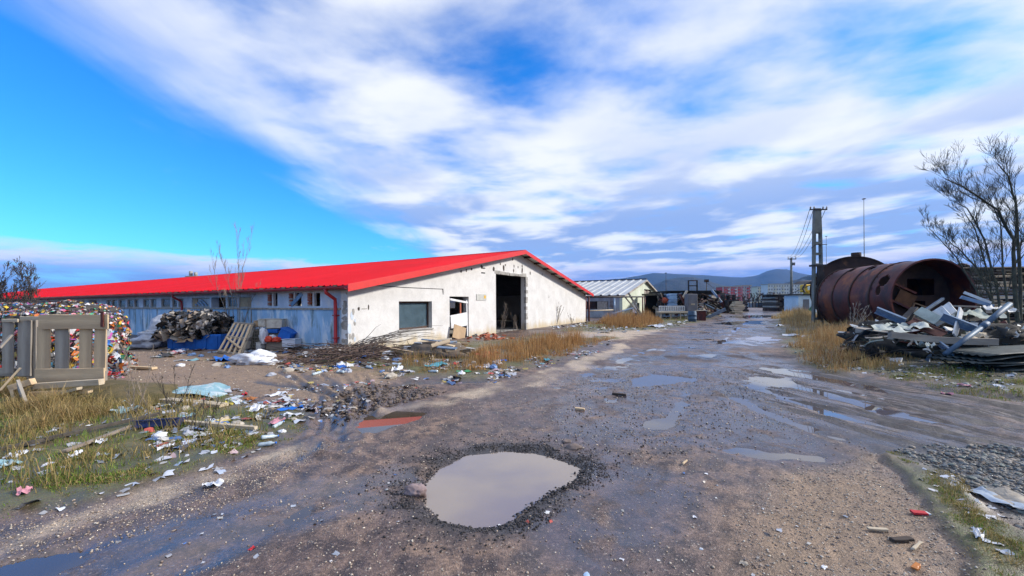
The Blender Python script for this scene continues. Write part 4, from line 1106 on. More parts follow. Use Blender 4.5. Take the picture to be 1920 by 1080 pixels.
# pallet and timber stacks beyond
def pallet_stack(label, px, py, n, Y, mat, w=1.3, group='pallet stacks along the far road', tall=.15, cat='pallet stack', name='pallet_stack'):
    b0 = at(px, 566, Y)
    s = thing(name, label, cat, (b0.x, Y, 0), 0, group)
    rr = random.Random(int(px * 3))
    for k in range(n):
        ox = rr.uniform(-.06, .06)
        MB().box((b0.x - w / 2 + ox, Y - .4, k * tall), (b0.x + w / 2 + ox, Y + .5, k * tall + .03), jit=.008).build('deck', mat, s)
        for q in (-1, 0, 1): MB().box((b0.x + q * w * .42 - .07 + ox, Y - .41, k * tall + .032), (b0.x + q * w * .42 + .07 + ox, Y + .5, k * tall + tall - .002)).build('block', mat, s)
    return s
pallet_stack('dark tall pallet stack at the far road edge', 1366, 575, 17, 58, M_DARKWOOD, 1.9)
pallet_stack('lower dark pallet stack beside the tall one with a pale end board', 1372, 578, 12, 55, M_DARKWOOD, 1.6)
pallet_stack('orange brown crate stack behind the dark pallets', 1345, 575, 13, 60, pmat('orange_wood', (0.42, 0.17, 0.07), (0.3, 0.12, 0.06), 3), 2.4)
pallet_stack('pale topped pallet stack between white crate and orange stack', 1333, 580, 12, 56, M_WOODG, 1.9)
ts = thing('timber_stack', 'long brown timber stack left of the white hut', 'timber', at(1475, 566, 64))
rr = random.Random(3)
a_, c_ = at(1452, 580, 64), at(1499, 553, 64)
nrow = 9
for k in range(nrow):
    x_ = a_.x
    while x_ < c_.x:
        w_ = rr.uniform(.3, .7); z0 = k * c_.z / nrow
        MB().box((x_, 63.6 + rr.uniform(-.2, .1), z0), (x_ + w_ - .04, 67, z0 + c_.z / nrow - .03), jit=.02).build('log_end', rr.choice([M_DARKWOOD, M_WOODG, M_RUSTD, M_BARK]), ts); x_ += w_
MB().box((a_.x - .5, 63.3, c_.z + .02), (c_.x + 2, 67.2, c_.z + .14), jit=.04).build('cover_sheet', M_IRON, ts)
# ------------------------------------------------------------------ white hut and yellow sign
hut = thing('white_hut', 'small white hut with a grey door behind the dry weeds', 'hut', at(1513, 566, 57))
a_, c_ = at(1497, 586, 57), at(1531, 553, 57)
MB().box((a_.x, 57, -.1), (c_.x, 60, c_.z), jit=.01).build('wall', pmat('hut_white', (0.62, 0.72, 0.78), (0.5, 0.6, 0.66), 1), hut, bevel=.02)
d0, d1 = at(1506, 586, 56.95), at(1517, 561, 56.95)
MB().box((d0.x, 56.93, -.05), (d1.x, 56.98, d1.z)).build('door', M_GREYM, hut)
p0, p1 = at(1517, 584, 56.9), at(1530, 570, 56.9)
MB().beam(p0, p1, .05, .5).build('green_board', pmat('green_paint', (0.06, 0.20, 0.12), None, 3), hut)
MB().box((a_.x - .3, 56.7, c_.z + .002), (c_.x + .3, 60.3, c_.z + .15)).build('roof', M_IRON, hut)
ys = thing('yellow_cab', 'yellow machine cab with a pale blue window above the white hut', 'machine cab', at(1520, 552, 60.5))
a_, c_ = at(1511, 548, 61), at(1530, 533, 61)
MB().box((a_.x, 61, a_.z), (c_.x, 62.4, c_.z)).build('body', M_YELLOW, ys, bevel=.15)
MB().box((a_.x + .25, 60.97, a_.z + .35), (c_.x - .25, 60.995, c_.z - .28)).build('window', pmat('pale_blue_glass', (0.45, 0.62, 0.68), (0.6, 0.68, 0.6), 2, 0.2), ys)
MB().box((a_.x + .45, 61.05, a_.z - .3), (c_.x - .45, 62.2, a_.z + .02)).build('neck', M_YELLOW, ys)
MB().box((a_.x + .2, 60.8, 0), (c_.x - .2, 63.0, a_.z - .3)).build('chassis', M_IRON, ys)
MB().tube([at(1509, 548, 60.9), at(1505, 541, 60.9), at(1510, 533, 60.9)], .14, 6).build('arm', M_IRON, ys)
rf = thing('dark_canopy', 'dark ragged canopy roof right behind the yellow cab', 'canopy', at(1528, 545, 66))
a_, c_ = at(1508, 533, 66), at(1540, 526, 66)
MB().poly([(a_.x, 66, a_.z), (a_.x + 1.2, 66, c_.z - .1), (c_.x, 66, c_.z + .1), (c_.x + 3, 66, a_.z + .2)], (0, 3, .1)).build('roof', M_IRON, rf)
for x_ in (a_.x + .8, c_.x + 2): MB().box((x_, 67, 0), (x_ + .2, 67.2, a_.z + .1)).build('post', M_IRON, rf)

# ------------------------------------------------------------------ far fence, apartment blocks
fn = thing('sheet_fence', 'blue grey sheet fence across the far end of the road', 'fence', at(1410, 566, 96))
for k in range(11):
    a_ = at(1378 + k * 5.6, 577, 96); c_ = at(1378 + k * 5.6 + 5.3, 567.2 + (k % 3) * .5, 96)
    MB().box((a_.x, 96 + (k % 2) * .05, 0), (c_.x, 96.06 + (k % 2) * .05, c_.z)).build('panel', [pmat('fence_blue', (0.16, 0.26, 0.40), (0.11, 0.19, 0.30), 1), M_GALV, M_GREYM, M_PIPE][k % 4 if k > 5 else 0 if k < 3 else 1], fn)
    MB().box((a_.x - .12, 95.9, 0), (a_.x - .02, 96.2, c_.z + .1)).build('post', M_IRON, fn)
fs = thing('black_stack', 'low black stack against the right end of the far fence', 'stack', at(1440, 570, 92))
for k in range(4):
    a_, c_ = at(1431, 577, 92), at(1446, 566, 92); MB().box((a_.x - k * .03, 92, k * 1.3 / 4), (c_.x, 94, (k + 1) * 1.3 / 4 - .03), jit=.05).build('slab', M_IRON, fs)
def block(label, px0, px1, pytop, Y, floors, bays, base, accent, rot=0.0):
    a_ = at(px0, 566, Y); c_ = at(px1, pytop, Y); Wd = c_.x - a_.x; Ht = c_.z
    ap = thing('apartment_block', label, 'building', (a_.x, Y, 0), rot)
    Mx = WM[ap.name]
    MB().box((0, 0, -1), (Wd, 11, Ht)).build('wall', base, ap, M=Mx)
    MB().box((-.4, -.4, Ht + .05), (Wd + .4, 11.4, Ht + .8)).build('roof', M_CONC, ap, M=Mx)
    fh = Ht / floors
    bwid = Wd / bays
    for f in range(floors):
        for q in range(bays):
            z0 = f * fh + fh * .32
            w_ = MB().box((q * bwid + bwid * .25, -.08, z0), (q * bwid + bwid * .75, -.02, z0 + fh * .5)).build('window', M_WHITE, ap, M=Mx)
            MB().box((q * bwid + bwid * .30, -.12, z0 + .12), (q * bwid + bwid * .70, -.085, z0 + fh * .45)).build('pane', pmat('far_glass', (0.09, 0.12, 0.16), None, 1, .15), w_, M=Mx)
            if (q + 1) % 3 == 0:
                MB().box((q * bwid + .15, -1.3, f * fh + .1), (q * bwid + bwid - .15, -.13, f * fh + fh * .38)).build('balcony', accent, ap, M=Mx)
    for q in range(0, bays, 3):
        MB().box((q * bwid + .03, -.19, 0), (q * bwid + bwid * .22, -.13, Ht)).build('accent_panel', accent, ap, M=Mx)
    return ap
M_APR = pmat('block_red', (0.50, 0.05, 0.05), (0.42, 0.045, 0.05), .2); M_APW = pmat('block_white', (0.62, 0.64, 0.64), (0.52, 0.55, 0.56), .2); M_APC = pmat('block_cream', (0.64, 0.60, 0.44), (0.55, 0.52, 0.4), .2); M_APG = pmat('block_grey', (0.42, 0.46, 0.50), None, .2)
block('red and white apartment block below the hills', 1355, 1390, 538, 350, 5, 8, M_APR, M_APW)
block('grey end block joined to the red apartment block', 1391, 1409, 536, 360, 5, 4, M_APG, M_APR)
block('long white apartment block behind the thin second pole', 1440, 1514, 533, 390, 5, 15, M_APW, M_APC)
block('low cream apartment block left of the long white one', 1420, 1450, 538, 420, 5, 7, M_APC, M_APW)

# ------------------------------------------------------------------ poles and wires
pole = thing('utility_pole', 'tall ladder-like concrete power pole beside the rusty tank', 'utility pole', (at(1534, 566, 27).x, 27, 0))
PX, PY, PT = at(1533, 566, 27).x, 27.0, at(1533, 391, 27).z
def leg(s):
    m = MB()
    def w(z): return .30 - .12 * z / PT
    pts = []
    for z, k in ((-.3, 1), (PT * .80, 1)):
        x = PX + s * w(z)
        for dx_, dy_ in ((-.06, -.12), (.06, -.12), (.06, .12), (-.06, .12)): pts.append((x + dx_, PY + dy_, z))
    m.add(pts, [(0,3,2,1),(4,5,6,7),(0,1,5,4),(1,2,6,5),(2,3,7,6),(3,0,4,7)]); return m
for s in (-1, 1): leg(s).build('leg', M_CONCP, pole, bevel=.01)
for k in range(9):
    z = .4 + k * (PT * .80 - .5) / 8; w_ = .30 - .12 * z / PT
    MB().box((PX - w_ + .06, PY - .11, z), (PX + w_ - .06, PY + .11, z + .16)).build('rung', M_CONCP, pole)
wt_ = .30 - .12 * .80 + .06
MB().poly([(PX - wt_, PY - .125, PT * .80 - .05), (PX + wt_, PY - .125, PT * .80 - .05), (PX + .2, PY - .125, PT), (PX - .2, PY - .125, PT)], (0, .25, 0)).build('shaft', M_CONCP, pole, bevel=.01)
MB().box((PX - .58, PY - .16, PT - .14), (PX + .58, PY - .128, PT - .06)).build('crossarm', M_IRON, pole)
for x_ in (-.54, -.3, .3, .54): MB().tube([(PX + x_, PY - .145, PT - .06), (PX + x_, PY - .145, PT + .02), (PX + x_, PY - .145, PT + .1)], [.03, .05, .03], 8).build('insulator', M_WOODG, pole, True)
MB().tube([(PX - .5, PY - .14, PT * .66), (PX - .2, PY - .14, PT * .69), (PX + .55, PY - .14, PT * .69)], .025, 5).build('bracket', M_IRON, pole)
MB().box((PX - .42, PY - .22, at(1533, 498, 27).z - .06), (PX + .46, PY + .2, at(1533, 498, 27).z + .06)).build('clamp', M_IRON, pole)
MB().box((PX - .15, PY - .24, .4), (PX + .28, PY - .14, at(1533, 500, 27).z)).build('cable_duct', M_IRON, pole)
p2 = thing('thin_pole', 'slim dark power pole standing before the white apartments', 'utility pole', (at(1485, 566, 72).x, 72, 0))
QX, QT = at(1484, 566, 72).x, at(1484, 483, 72).z
MB().tube([(QX, 72, -.2), (QX, 72, QT)], [.26, .17], 8).build('shaft', M_CONCP, p2, True)
MB().box((QX - .75, 71.75, QT - .35), (QX + .75, 71.83, QT - .2)).build('crossarm', M_IRON, p2)
for x_ in (-.68, 0, .68): MB().tube([(QX + x_, 71.79, QT - .2), (QX + x_, 71.79, QT + .15)], .06, 6).build('insulator', M_WOODG, p2)
MB().box((QX + .1, 71.7, QT - 1.4), (QX + .5, 71.9, QT - .9)).build('lamp', M_GREYM, p2)
def wire(label, a, c, sag, r=.012, n=14, group='overhead wires between the poles'):
    a, c = Vector(a), Vector(c)
    pts = [a.lerp(c, i / n) - Vector((0, 0, sag * 4 * (i / n) * (1 - i / n))) for i in range(n + 1)]
    return tag(MB().tube(pts, r, 5).build('overhead_wire', M_IRON, None, True), label, 'wire', group)
for x_, d_, nm_ in ((-.54, -.68, 'leftmost of four'), (-.3, 0, 'second from left'), (.3, 0.01, 'third from left'), (.54, .68, 'rightmost of four')):
    wire('thin overhead wire strung between the big and the slim pole, ' + nm_, (PX + x_, PY - .145, PT + .08), (QX + d_, 71.79, QT + .1), 1.0, .017)
wire('slack dark cable hanging low across the far end of the road', at(1325, 530, 44.5), at(1532, 528, 27.2), 1.6, .02, group=None)
for lab, px, pt, pb, Y, r in (('tall thin mast behind the rusty tanks', 1621, 373, 500, 34, .03), ('short thin mast between pole and tanks', 1550, 443, 500, 34, .02), ('faint thin mast behind the lean-to', 1249, 512, 560, 60, .04), ('dark mast with a lamp head beside the lean-to', 1325, 528, 560, 44.5, .06)):
    q_ = at(px, 566, Y); top = at(px - (2 if r == .03 else 0), pt, Y).z
    ms = thing('mast', lab, 'mast', (q_.x, Y, 0))
    MB().tube([(q_.x, Y, 0), (q_.x, Y, top)], [r * 1.3, r * .6], 6).build('shaft', M_IRON, ms, True)
    MB().box((q_.x - r * 3, Y - r * 3, top - r), (q_.x + r * 3, Y + r * 3, top + r * (4 if r == .06 else 1))).build('head', M_IRON, ms)
    MB().box((q_.x - .2, Y - .2, -.1), (q_.x + .2, Y + .2, .12)).build('foot', M_CONC, ms)
# chimney pots of a far silo behind the ridge
sl_ = thing('silo', 'pale silo top with two stubs peeping over the red roof', 'silo', at(357, 566, 140))
a_ = at(347, 566, 140); c_ = at(368, 521, 140)
MB().box((a_.x, 140, 0), (c_.x, 143, at(357, 517, 140).z)).build('tower', M_CONC, sl_, bevel=.1)
for px in (354, 363):
    q_ = at(px, 566, 140); MB().tube([(q_.x, 141, at(357, 518, 140).z), (q_.x, 141, at(357, 508 if px < 360 else 510, 140).z)], .55, 10).build('stub', M_CONC, sl_, True)

# ------------------------------------------------------------------ the tanks
def tank(label, cx, cy, R_, axis, length, seams, mat, cut=True, name='steel_tank', inner=M_RUSTD):
    ax = Vector((axis[0], axis[1], 0)).normalized()
    sd2 = Vector((ax.y, -ax.x, 0)); up = Vector((0, 0, 1))
    o = Vector((cx, cy, R_ - .12))
    tk = thing(name, label, 'tank', (cx, cy, 0))
    n = 132 if cut else 64
    def pt(s, a, r): return o + ax * s + (sd2 * math.cos(a) + up * math.sin(a)) * r
    # shell sections with a small dent each, holes where the photo shows cut-outs
    edges = [0] + seams + [length]
    rt = random.Random(5)
    for si, (s0, s1) in enumerate(zip(edges[:-1], edges[1:])):
        m = MB(); ns = 30 if cut else 10; r0 = R_ * (1 - .006 * (si % 2))
        for j in range(ns + 1):
            s = s0 + .02 + (s1 - s0 - .04) * j / ns
            for i in range(n):
                a = 2 * math.pi * i / n
                m.v.append(tuple(pt(s, a, r0 + .02 * math.sin(3 * a + si * 2) * math.sin(math.pi * j / ns))))
        for j in range(ns):
            for i in range(n):
                a = 2 * math.pi * (i + .5) / n; s = s0 + (s1 - s0) * (j + .5) / ns
                if cut and any(((s - hs) / hw) ** 2 + (((a - ha + math.pi) % (2 * math.pi) - math.pi) * R_ / hh) ** 2 < 1 for hs, ha, hw, hh in cut): continue
                q = j * n + i; w = j * n + (i + 1) % n
                m.f.append((q, w, w + n, q + n))
        m.build('shell_section', mat, tk, True, solid=.03)
    for s in seams + [0.02, length - .02]:
        m = MB()
        for i in range(n + 1):
            a = 2 * math.pi * i / n
            for ds, rr_ in ((-.045, R_ + .045), (.045, R_ + .045), (.045, R_ - .03), (-.045, R_ - .03)): m.v.append(tuple(pt(s + ds, a, rr_)))
        for i in range(n):
            for k in range(4): m.f.append((i * 4 + k, i * 4 + (k + 1) % 4, i * 4 + 4 + (k + 1) % 4, i * 4 + 4 + k))
        m.build('hoop', M_RUSTD if s not in (0.02,) else mat, tk)
    return tk, o, ax, sd2, pt, n
cut = [(0.7, R(152), .32, .30), (0.85, R(168), .16, .24), (2.6, R(118), .22, .22), (4.2, R(118), .2, .2), (1.9, R(100), .2, .2)]
T0 = at(1750, 566, 20.0)
tk, o, ax, sd2, pt, n = tank('rusty ribbed tank lying open-ended behind the scrap heap', T0.x, 20.0, 1.92, (0.10, 0.995), 5.7, [1.45, 2.9, 4.3], M_RUST, cut)
# inner bulkhead set back, with openings, plates and frame
m = MB()
def bp(x, z, s): return o + ax * s + sd2 * x + Vector((0, 0, 1)) * z
def disc(holes, s, r):
    m = MB(); N_ = 26
    for j in range(N_):
        for i in range(N_):
            x0 = -r + 2 * r * i / N_; z0 = -r + 2 * r * j / N_; d = 2 * r / N_
            if math.hypot(x0 + d / 2, z0 + d / 2) > r: continue
            if any(h[0] < x0 + d / 2 < h[1] and h[2] < z0 + d / 2 < h[3] for h in holes): continue
            m.add([bp(x0, z0, s), bp(x0 + d, z0, s), bp(x0 + d, z0 + d, s), bp(x0, z0 + d, s)], [(0, 1, 2, 3)])
    return m
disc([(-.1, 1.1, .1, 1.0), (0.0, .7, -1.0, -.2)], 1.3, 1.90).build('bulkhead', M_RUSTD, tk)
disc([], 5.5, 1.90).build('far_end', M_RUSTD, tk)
for x0, z0, x1, z1 in ((-1.2, .9, .1, .25), (-1.5, .1, .2, -.75)): MB().beam(bp(x0, z0, 1.1), bp(x1, z1, 1.1), .12, .1).build('stiffener', M_RUST, tk)
MB().beam(bp(-.75, .15, 1.15), bp(.05, -.25, 1.15), .04, .75).build('plate', pmat('bare_rust', (0.17, 0.075, 0.03), (0.09, 0.04, 0.02), 2, .8), tk)
for (x0, z0), (x1, z1) in (((0, -.25), (.72, -.55)), ((.72, -.55), (.5, -1.15)), ((.5, -1.15), (-.2, -.85)), ((-.2, -.85), (0, -.25))): MB().beam(bp(x0, z0, 1.05), bp(x1, z1, 1.05), .06, .06).build('hatch_frame', pmat('pale_rust', (0.30, 0.19, 0.11), (0.2, 0.12, 0.07), 3), tk)
MB().box((0, 0, 0), (.5, .25, .4), Matrix.Translation(bp(-1.3, -1.7, 1.2))).build('chock', M_DARKWOOD, tk)
T1 = at(1599, 566, 29.5)
tk2, o2, ax2, s2, pt2, n2 = tank('dull brown tank lying behind the ribbed one', T1.x, 29.5, 2.5, (0.62, 0.78), 5.0, [1.8, 3.4], M_RUSTD, [])
m = MB(); ctr_ = o2 + ax2 * .05
for i in range(n2): m.v.append(tuple(pt2(.05, 2 * math.pi * i / n2, 2.46)))
m.f.append(tuple(range(n2))); m.build('end_plate', M_RUSTD, tk2)
MB().tube([o2 + ax2 * .6 + Vector((.3, 0, 2.4)), o2 + ax2 * .6 + Vector((.3, 0, 2.85))], .3, 14).build('hatch', M_RUSTD, tk2, True)

# jumble of rusty scrap along the lean-to front
jr = random.Random(77)
jum = thing('scrap_jumble', 'jumble of rusty beams, sheets and machine parts under the lean-to', 'scrap', at(1275, 590, 41))
for k in range(150):
    px = jr.uniform(1236, 1350); Y = jr.uniform(40, 46.5); b0 = at(px, 566, Y); z0 = jr.uniform(.1, 2.3)
    a2 = jr.uniform(0, 6.28); L_ = jr.uniform(.5, 2.0)
    d_ = Vector((math.cos(a2), math.sin(a2) * .4, jr.uniform(-.5, .9))) * L_ / 2
    p0, p1 = Vector((b0.x, Y, z0)) - d_, Vector((b0.x, Y, z0)) + d_
    if p0.z < 0: p0.z = 0
    if p1.z < 0: p1.z = 0
    MB().beam(p0, p1, jr.uniform(.05, .4), jr.uniform(.04, .12), jr.uniform(0, 3)).build('scrap_piece', jr.choice([M_RUST, M_RUSTD, M_IRON, M_IRON, M_GALV, M_WOODG, M_DARKWOOD, M_RUSTD, M_PIPE, M_BLACK, M_WOODP]), jum)
for k in range(12):
    px = 1325 + (k // 4) * 24 + jr.uniform(0, 20); Y = jr.uniform(50, 66); b0 = at(px, 566, Y); h_ = jr.uniform(.4, 1.9)
    s_ = thing('junk_stack', ['rusty', 'dark', 'pale', 'brown'][k % 4] + ' low junk stack by the far pallets, ' + ['left', 'middle', 'right'][k // 4] + ' of its colour', 'stack', (b0.x, Y, 0), group='junk stacks by the far pallets')
    z0 = 0
    while z0 < h_:
        t2 = jr.uniform(.1, .3); w2 = jr.uniform(.4, .9); MB().box((b0.x - w2, Y - .4, z0), (b0.x + w2, Y + .4, z0 + t2 - .02), jit=.05).build('layer', [M_RUST, M_IRON, M_WOODP, M_WOODG][k % 4], s_); z0 += t2

# ------------------------------------------------------------------ organic helpers
from mathutils import noise as mnoise
_ico = {}
def ico(n):
    if n not in _ico:
        bm = bmesh.new(); bmesh.ops.create_icosphere(bm, subdivisions=n, radius=1.0)
        bm.verts.ensure_lookup_table()
        _ico[n] = (np.array([v.co[:] for v in bm.verts]), np.array([[v.index for v in f.verts] for f in bm.faces])); bm.free()
    return _ico[n]
def lump(c, s, seed, amp=.35, freq=1.6, sub=4, flat=-.6, square=0.0, rz=0.0):
    """crumpled closed lump; square>0 pulls it towards a box"""
    V, Fc = ico(sub); V = V.copy()
    out = np.empty_like(V)
    for i, p in enumerate(V):
        q = Vector(p)
        if square:
            mx = max(abs(q.x), abs(q.y), abs(q.z)); q = q.lerp(q / mx, square)
        n = mnoise.fractal(Vector(p) * freq + Vector((seed * 3.1, seed * 1.7, seed)), 1.0, 2.0, 4)
        rd = abs(mnoise.noise(Vector(p) * freq * 2.3 + Vector((seed, 0, seed * 2)))) 
        q = q * (1 + amp * n - amp * .6 * rd)
        if q.z < flat: q.z = flat
        out[i] = q
    out[:, 2] -= out[:, 2].min()
    out *= np.array(s)
    ca, sa = math.cos(rz), math.sin(rz)
    x = out[:, 0] * ca - out[:, 1] * sa; y = out[:, 0] * sa + out[:, 1] * ca
    out[:, 0] = x; out[:, 1] = y
    return out + np.array(c), Fc
def sheet_piece(c, sx, sy, rz, crump, seed, nu=7, tilt=(0, 0)):
    """thin crumpled sheet lying at c"""
    m = MB()
    ca, sa = math.cos(rz), math.sin(rz)
    def fn(u, v):
        x = (u - .5) * sx; y = (v - .5) * sy
        edge = 1 + .25 * mnoise.noise(Vector((u * 3, v * 3, seed)))
        x *= edge; y *= edge
        z = crump * (mnoise.fractal(Vector((u * 3.2, v * 3.2, seed * 1.3)), 1, 2, 3) + .5) + x * tilt[0] + y * tilt[1]
        return (c[0] + x * ca - y * sa, c[1] + x * sa + y * ca, c[2] + max(z, .002))
    return m.grid(fn, nu, nu)

def blades(name, poly, n, hgt, wid, cols, lean=.5, clump=.5, dens=None, label=None, cat=None, thr=None, seed=1, curl=.6):
    """grass as bent ribbons scattered through a polygon"""
    r = np.random.default_rng(seed)
    px = np.array([p[0] for p in poly]); py = np.array([p[1] for p in poly])
    X = np.empty(0); Y = np.empty(0)
    while len(X) < n:
        x = r.uniform(px.min(), px.max(), n * 2); y = r.uniform(py.min(), py.max(), n * 2)
        k = sdist(poly, x, y) > (fbm(x / .8, y / .8, 3, seed) - .5) * .5
        dd = fbm(x / clump, y / clump, 3, seed + 3)
        k &= r.uniform(0, 1, len(x)) < sstep(dd, .35, .62)
        if dens is not None: k &= r.uniform(0, 1, len(x)) < dens(x, y)
        X = np.append(X, x[k]); Y = np.append(Y, y[k])
        if k.sum() == 0: break
    X = X[:n]; Y = Y[:n]; n = len(X)
    Zb = Hgt(X, Y) - .01
    tall = .55 + .9 * fbm(X / (clump * 1.3), Y / (clump * 1.3), 2, seed + 8)
    h = r.uniform(hgt[0] * .5, hgt[1], n) * tall * (.3 + .7 * sstep(sdist(poly, X, Y), 0, .25 + hgt[1] * 1.2)) * (.35 + .9 * sstep(fbm(X / (clump * .5), Y / (clump * .5), 2, seed + 20), .25, .7))
    w = r.uniform(.6, 1.3, n) * wid
    a = r.uniform(0, 2 * np.pi, n); ln = r.uniform(.1, 1, n) * lean * h
    lx, ly_ = np.cos(a) * ln, np.sin(a) * ln
    b = r.uniform(0, 2 * np.pi, n); wx, wy = np.cos(b) * w / 2, np.sin(b) * w / 2
    P0 = np.stack([X, Y, Zb], 1)
    mid = P0 + np.stack([lx * .35, ly_ * .35, h * .6], 1)
    tip = P0 + np.stack([lx, ly_, h * (1 - curl * (ln / np.maximum(h, 1e-6)) ** 2 * .8)], 1)
    W = np.stack([wx, wy, np.zeros(n)], 1)
    V = np.stack([P0 - W, P0 + W, mid - W * .8, mid + W * .8, tip], 1).reshape(-1, 3)
    i = np.arange(n)[:, None] * 5
    T = np.concatenate([i + np.array([[0, 1, 3]]), i + np.array([[0, 3, 2]]), i + np.array([[2, 3, 4]])])
    cols = np.array(cols); pick = cols[r.integers(0, len(cols), n)] * r.uniform(.7, 1.25, (n, 1))
    o = np_mesh(name, V, T, A_GRASS, cols=np.repeat(pick, 5, 0))
    tag(o, label, cat, kind='stuff')
    return o
TAN = [(.46, .32, .14), (.38, .25, .11), (.52, .39, .20), (.30, .19, .08)]
RUSSET = [(.42, .24, .10), (.34, .18, .075), (.50, .32, .14), (.26, .14, .06)]
GREEN = [(.13, .22, .03), (.18, .27, .045), (.10, .16, .025), (.26, .26, .07)]
STRAW = [(.34, .25, .10), (.26, .20, .08), (.20, .17, .06), (.40, .30, .13)]
vd_ = lambda x, y: sstep(sdist(Z['verge'], x, y), .25, .9)
blades('dry_grass', Z['verge'], 14000, (.10, .30), .007, STRAW, 1.0, .45, vd_, 'matted straw coloured grass on the left verge', 'grass', seed=2)
blades('green_grass', Z['verge'], 34000, (.03, .085), .006, GREEN, .8, .35, None, 'short green grass along the edge of the left verge', 'grass', seed=3)
hp = wpoly([(0, 830), (0, 720), (60, 700), (200, 700), (215, 760), (190, 810), (90, 825)])
blades('green_grass', wpoly([(40, 940), (60, 860), (200, 850), (380, 815), (560, 800), (600, 815), (480, 850), (330, 895), (160, 945)]), 15000, (.03, .07), .007, GREEN[:3] + STRAW, .9, .3, None, 'brighter green grass fringe next to the pebble strip', 'grass', seed=23)
blades('straw_tuft', hp, 18000, (.25, .78), .006, TAN + STRAW, 1.1, .5, None, 'long bent straw heaped round the broken planks', 'grass', seed=4)
isl = wpoly([(860, 700), (880, 660), (1010, 640), (1150, 634), (1090, 655), (1000, 690), (930, 700)])
blades('dry_grass', isl, 10000, (.25, .60), .009, RUSSET + [(.52, .28, .10)], .35, .5, None, 'russet dry grass between the road and the white gable', 'grass', seed=5)
blades('dry_grass', wpoly([(700, 700), (760, 660), (880, 650), (900, 690), (860, 712), (780, 706)]), 4000, (.12, .34), .008, RUSSET + STRAW, .6, .5, None, 'sparse dry grass around the rubble heap', 'grass', seed=6)
blades('green_grass', Z['island'], 5000, (.03, .08), .007, GREEN + STRAW, .7, .5, None, 'low green grass under the dry tufts by the gable', 'grass', seed=7)
blades('dry_weeds', wpoly([(1100, 608), (1160, 600), (1235, 597), (1245, 606), (1210, 616), (1130, 618)]), 8000, (.45, 1.0), .016, RUSSET, .22, 1.0, None, 'tall brown weeds under the pipe frame', 'weeds', seed=8)
blades('green_grass', Z['far_left'], 5000, (.08, .22), .014, GREEN + RUSSET, .5, 1.0, None, 'grass fringe along the far left road edge', 'grass', seed=9)
blades('dry_weeds', wpoly([(1458, 612), (1470, 590), (1530, 590), (1545, 610), (1540, 640), (1500, 650), (1475, 630)]), 7000, (.45, 1.15), .013, TAN, .3, .9, None, 'tall tan weeds in front of the white hut', 'weeds', seed=10)
blades('dry_grass', wpoly([(1480, 655), (1500, 630), (1560, 620), (1640, 625), (1660, 690), (1600, 702), (1545, 700), (1500, 682)]), 13000, (.2, .65), .009, TAN + RUSSET, .6, .6, None, 'bushy tan grass before the rusty tank', 'grass', seed=11)
blades('dry_grass', wpoly([(1540, 625), (1560, 600), (1700, 600), (1720, 640), (1640, 650)]), 6000, (.3, .8), .011, STRAW + [(.30, .29, .28), (.24, .2, .16)], .5, .7, None, 'grey brown undergrowth below the tank side', 'weeds', seed=12)
blades('green_grass', Z['right'], 9000, (.03, .10), .008, GREEN + STRAW, .7, .6, lambda x, y: (y < 15) * 1.0, 'green grass at the foot of the scrap heap', 'grass', seed=13)
blades('green_grass', Z['strip'], 9000, (.025, .075), .0045, GREEN + STRAW, .8, .25, None, 'green and straw grass strip beside the gravel', 'grass', seed=14)
blades('dry_grass', wpoly([(1730, 900), (1790, 890), (2000, 1090), (1850, 1110)]), 1800, (.06, .18), .005, STRAW, 1.2, .3, None, 'bent straw in the grass strip at lower right', 'grass', seed=15)
blades('dry_weeds', wpoly([(1440, 600), (1480, 582), (1540, 582), (1500, 590), (1470, 600)]), 2500, (.5, 1.4), .03, TAN, .2, 2.0, None, 'pale reeds by the far timber stack', 'weeds', seed=16)
blades('dry_grass', wpoly([(-600, 660), (100, 640), (230, 632), (200, 650), (0, 670), (-600, 720)]), 3000, (.1, .4), .012, STRAW + GREEN, .6, 1.0, None, 'rough grass behind the bales', 'grass', seed=17)

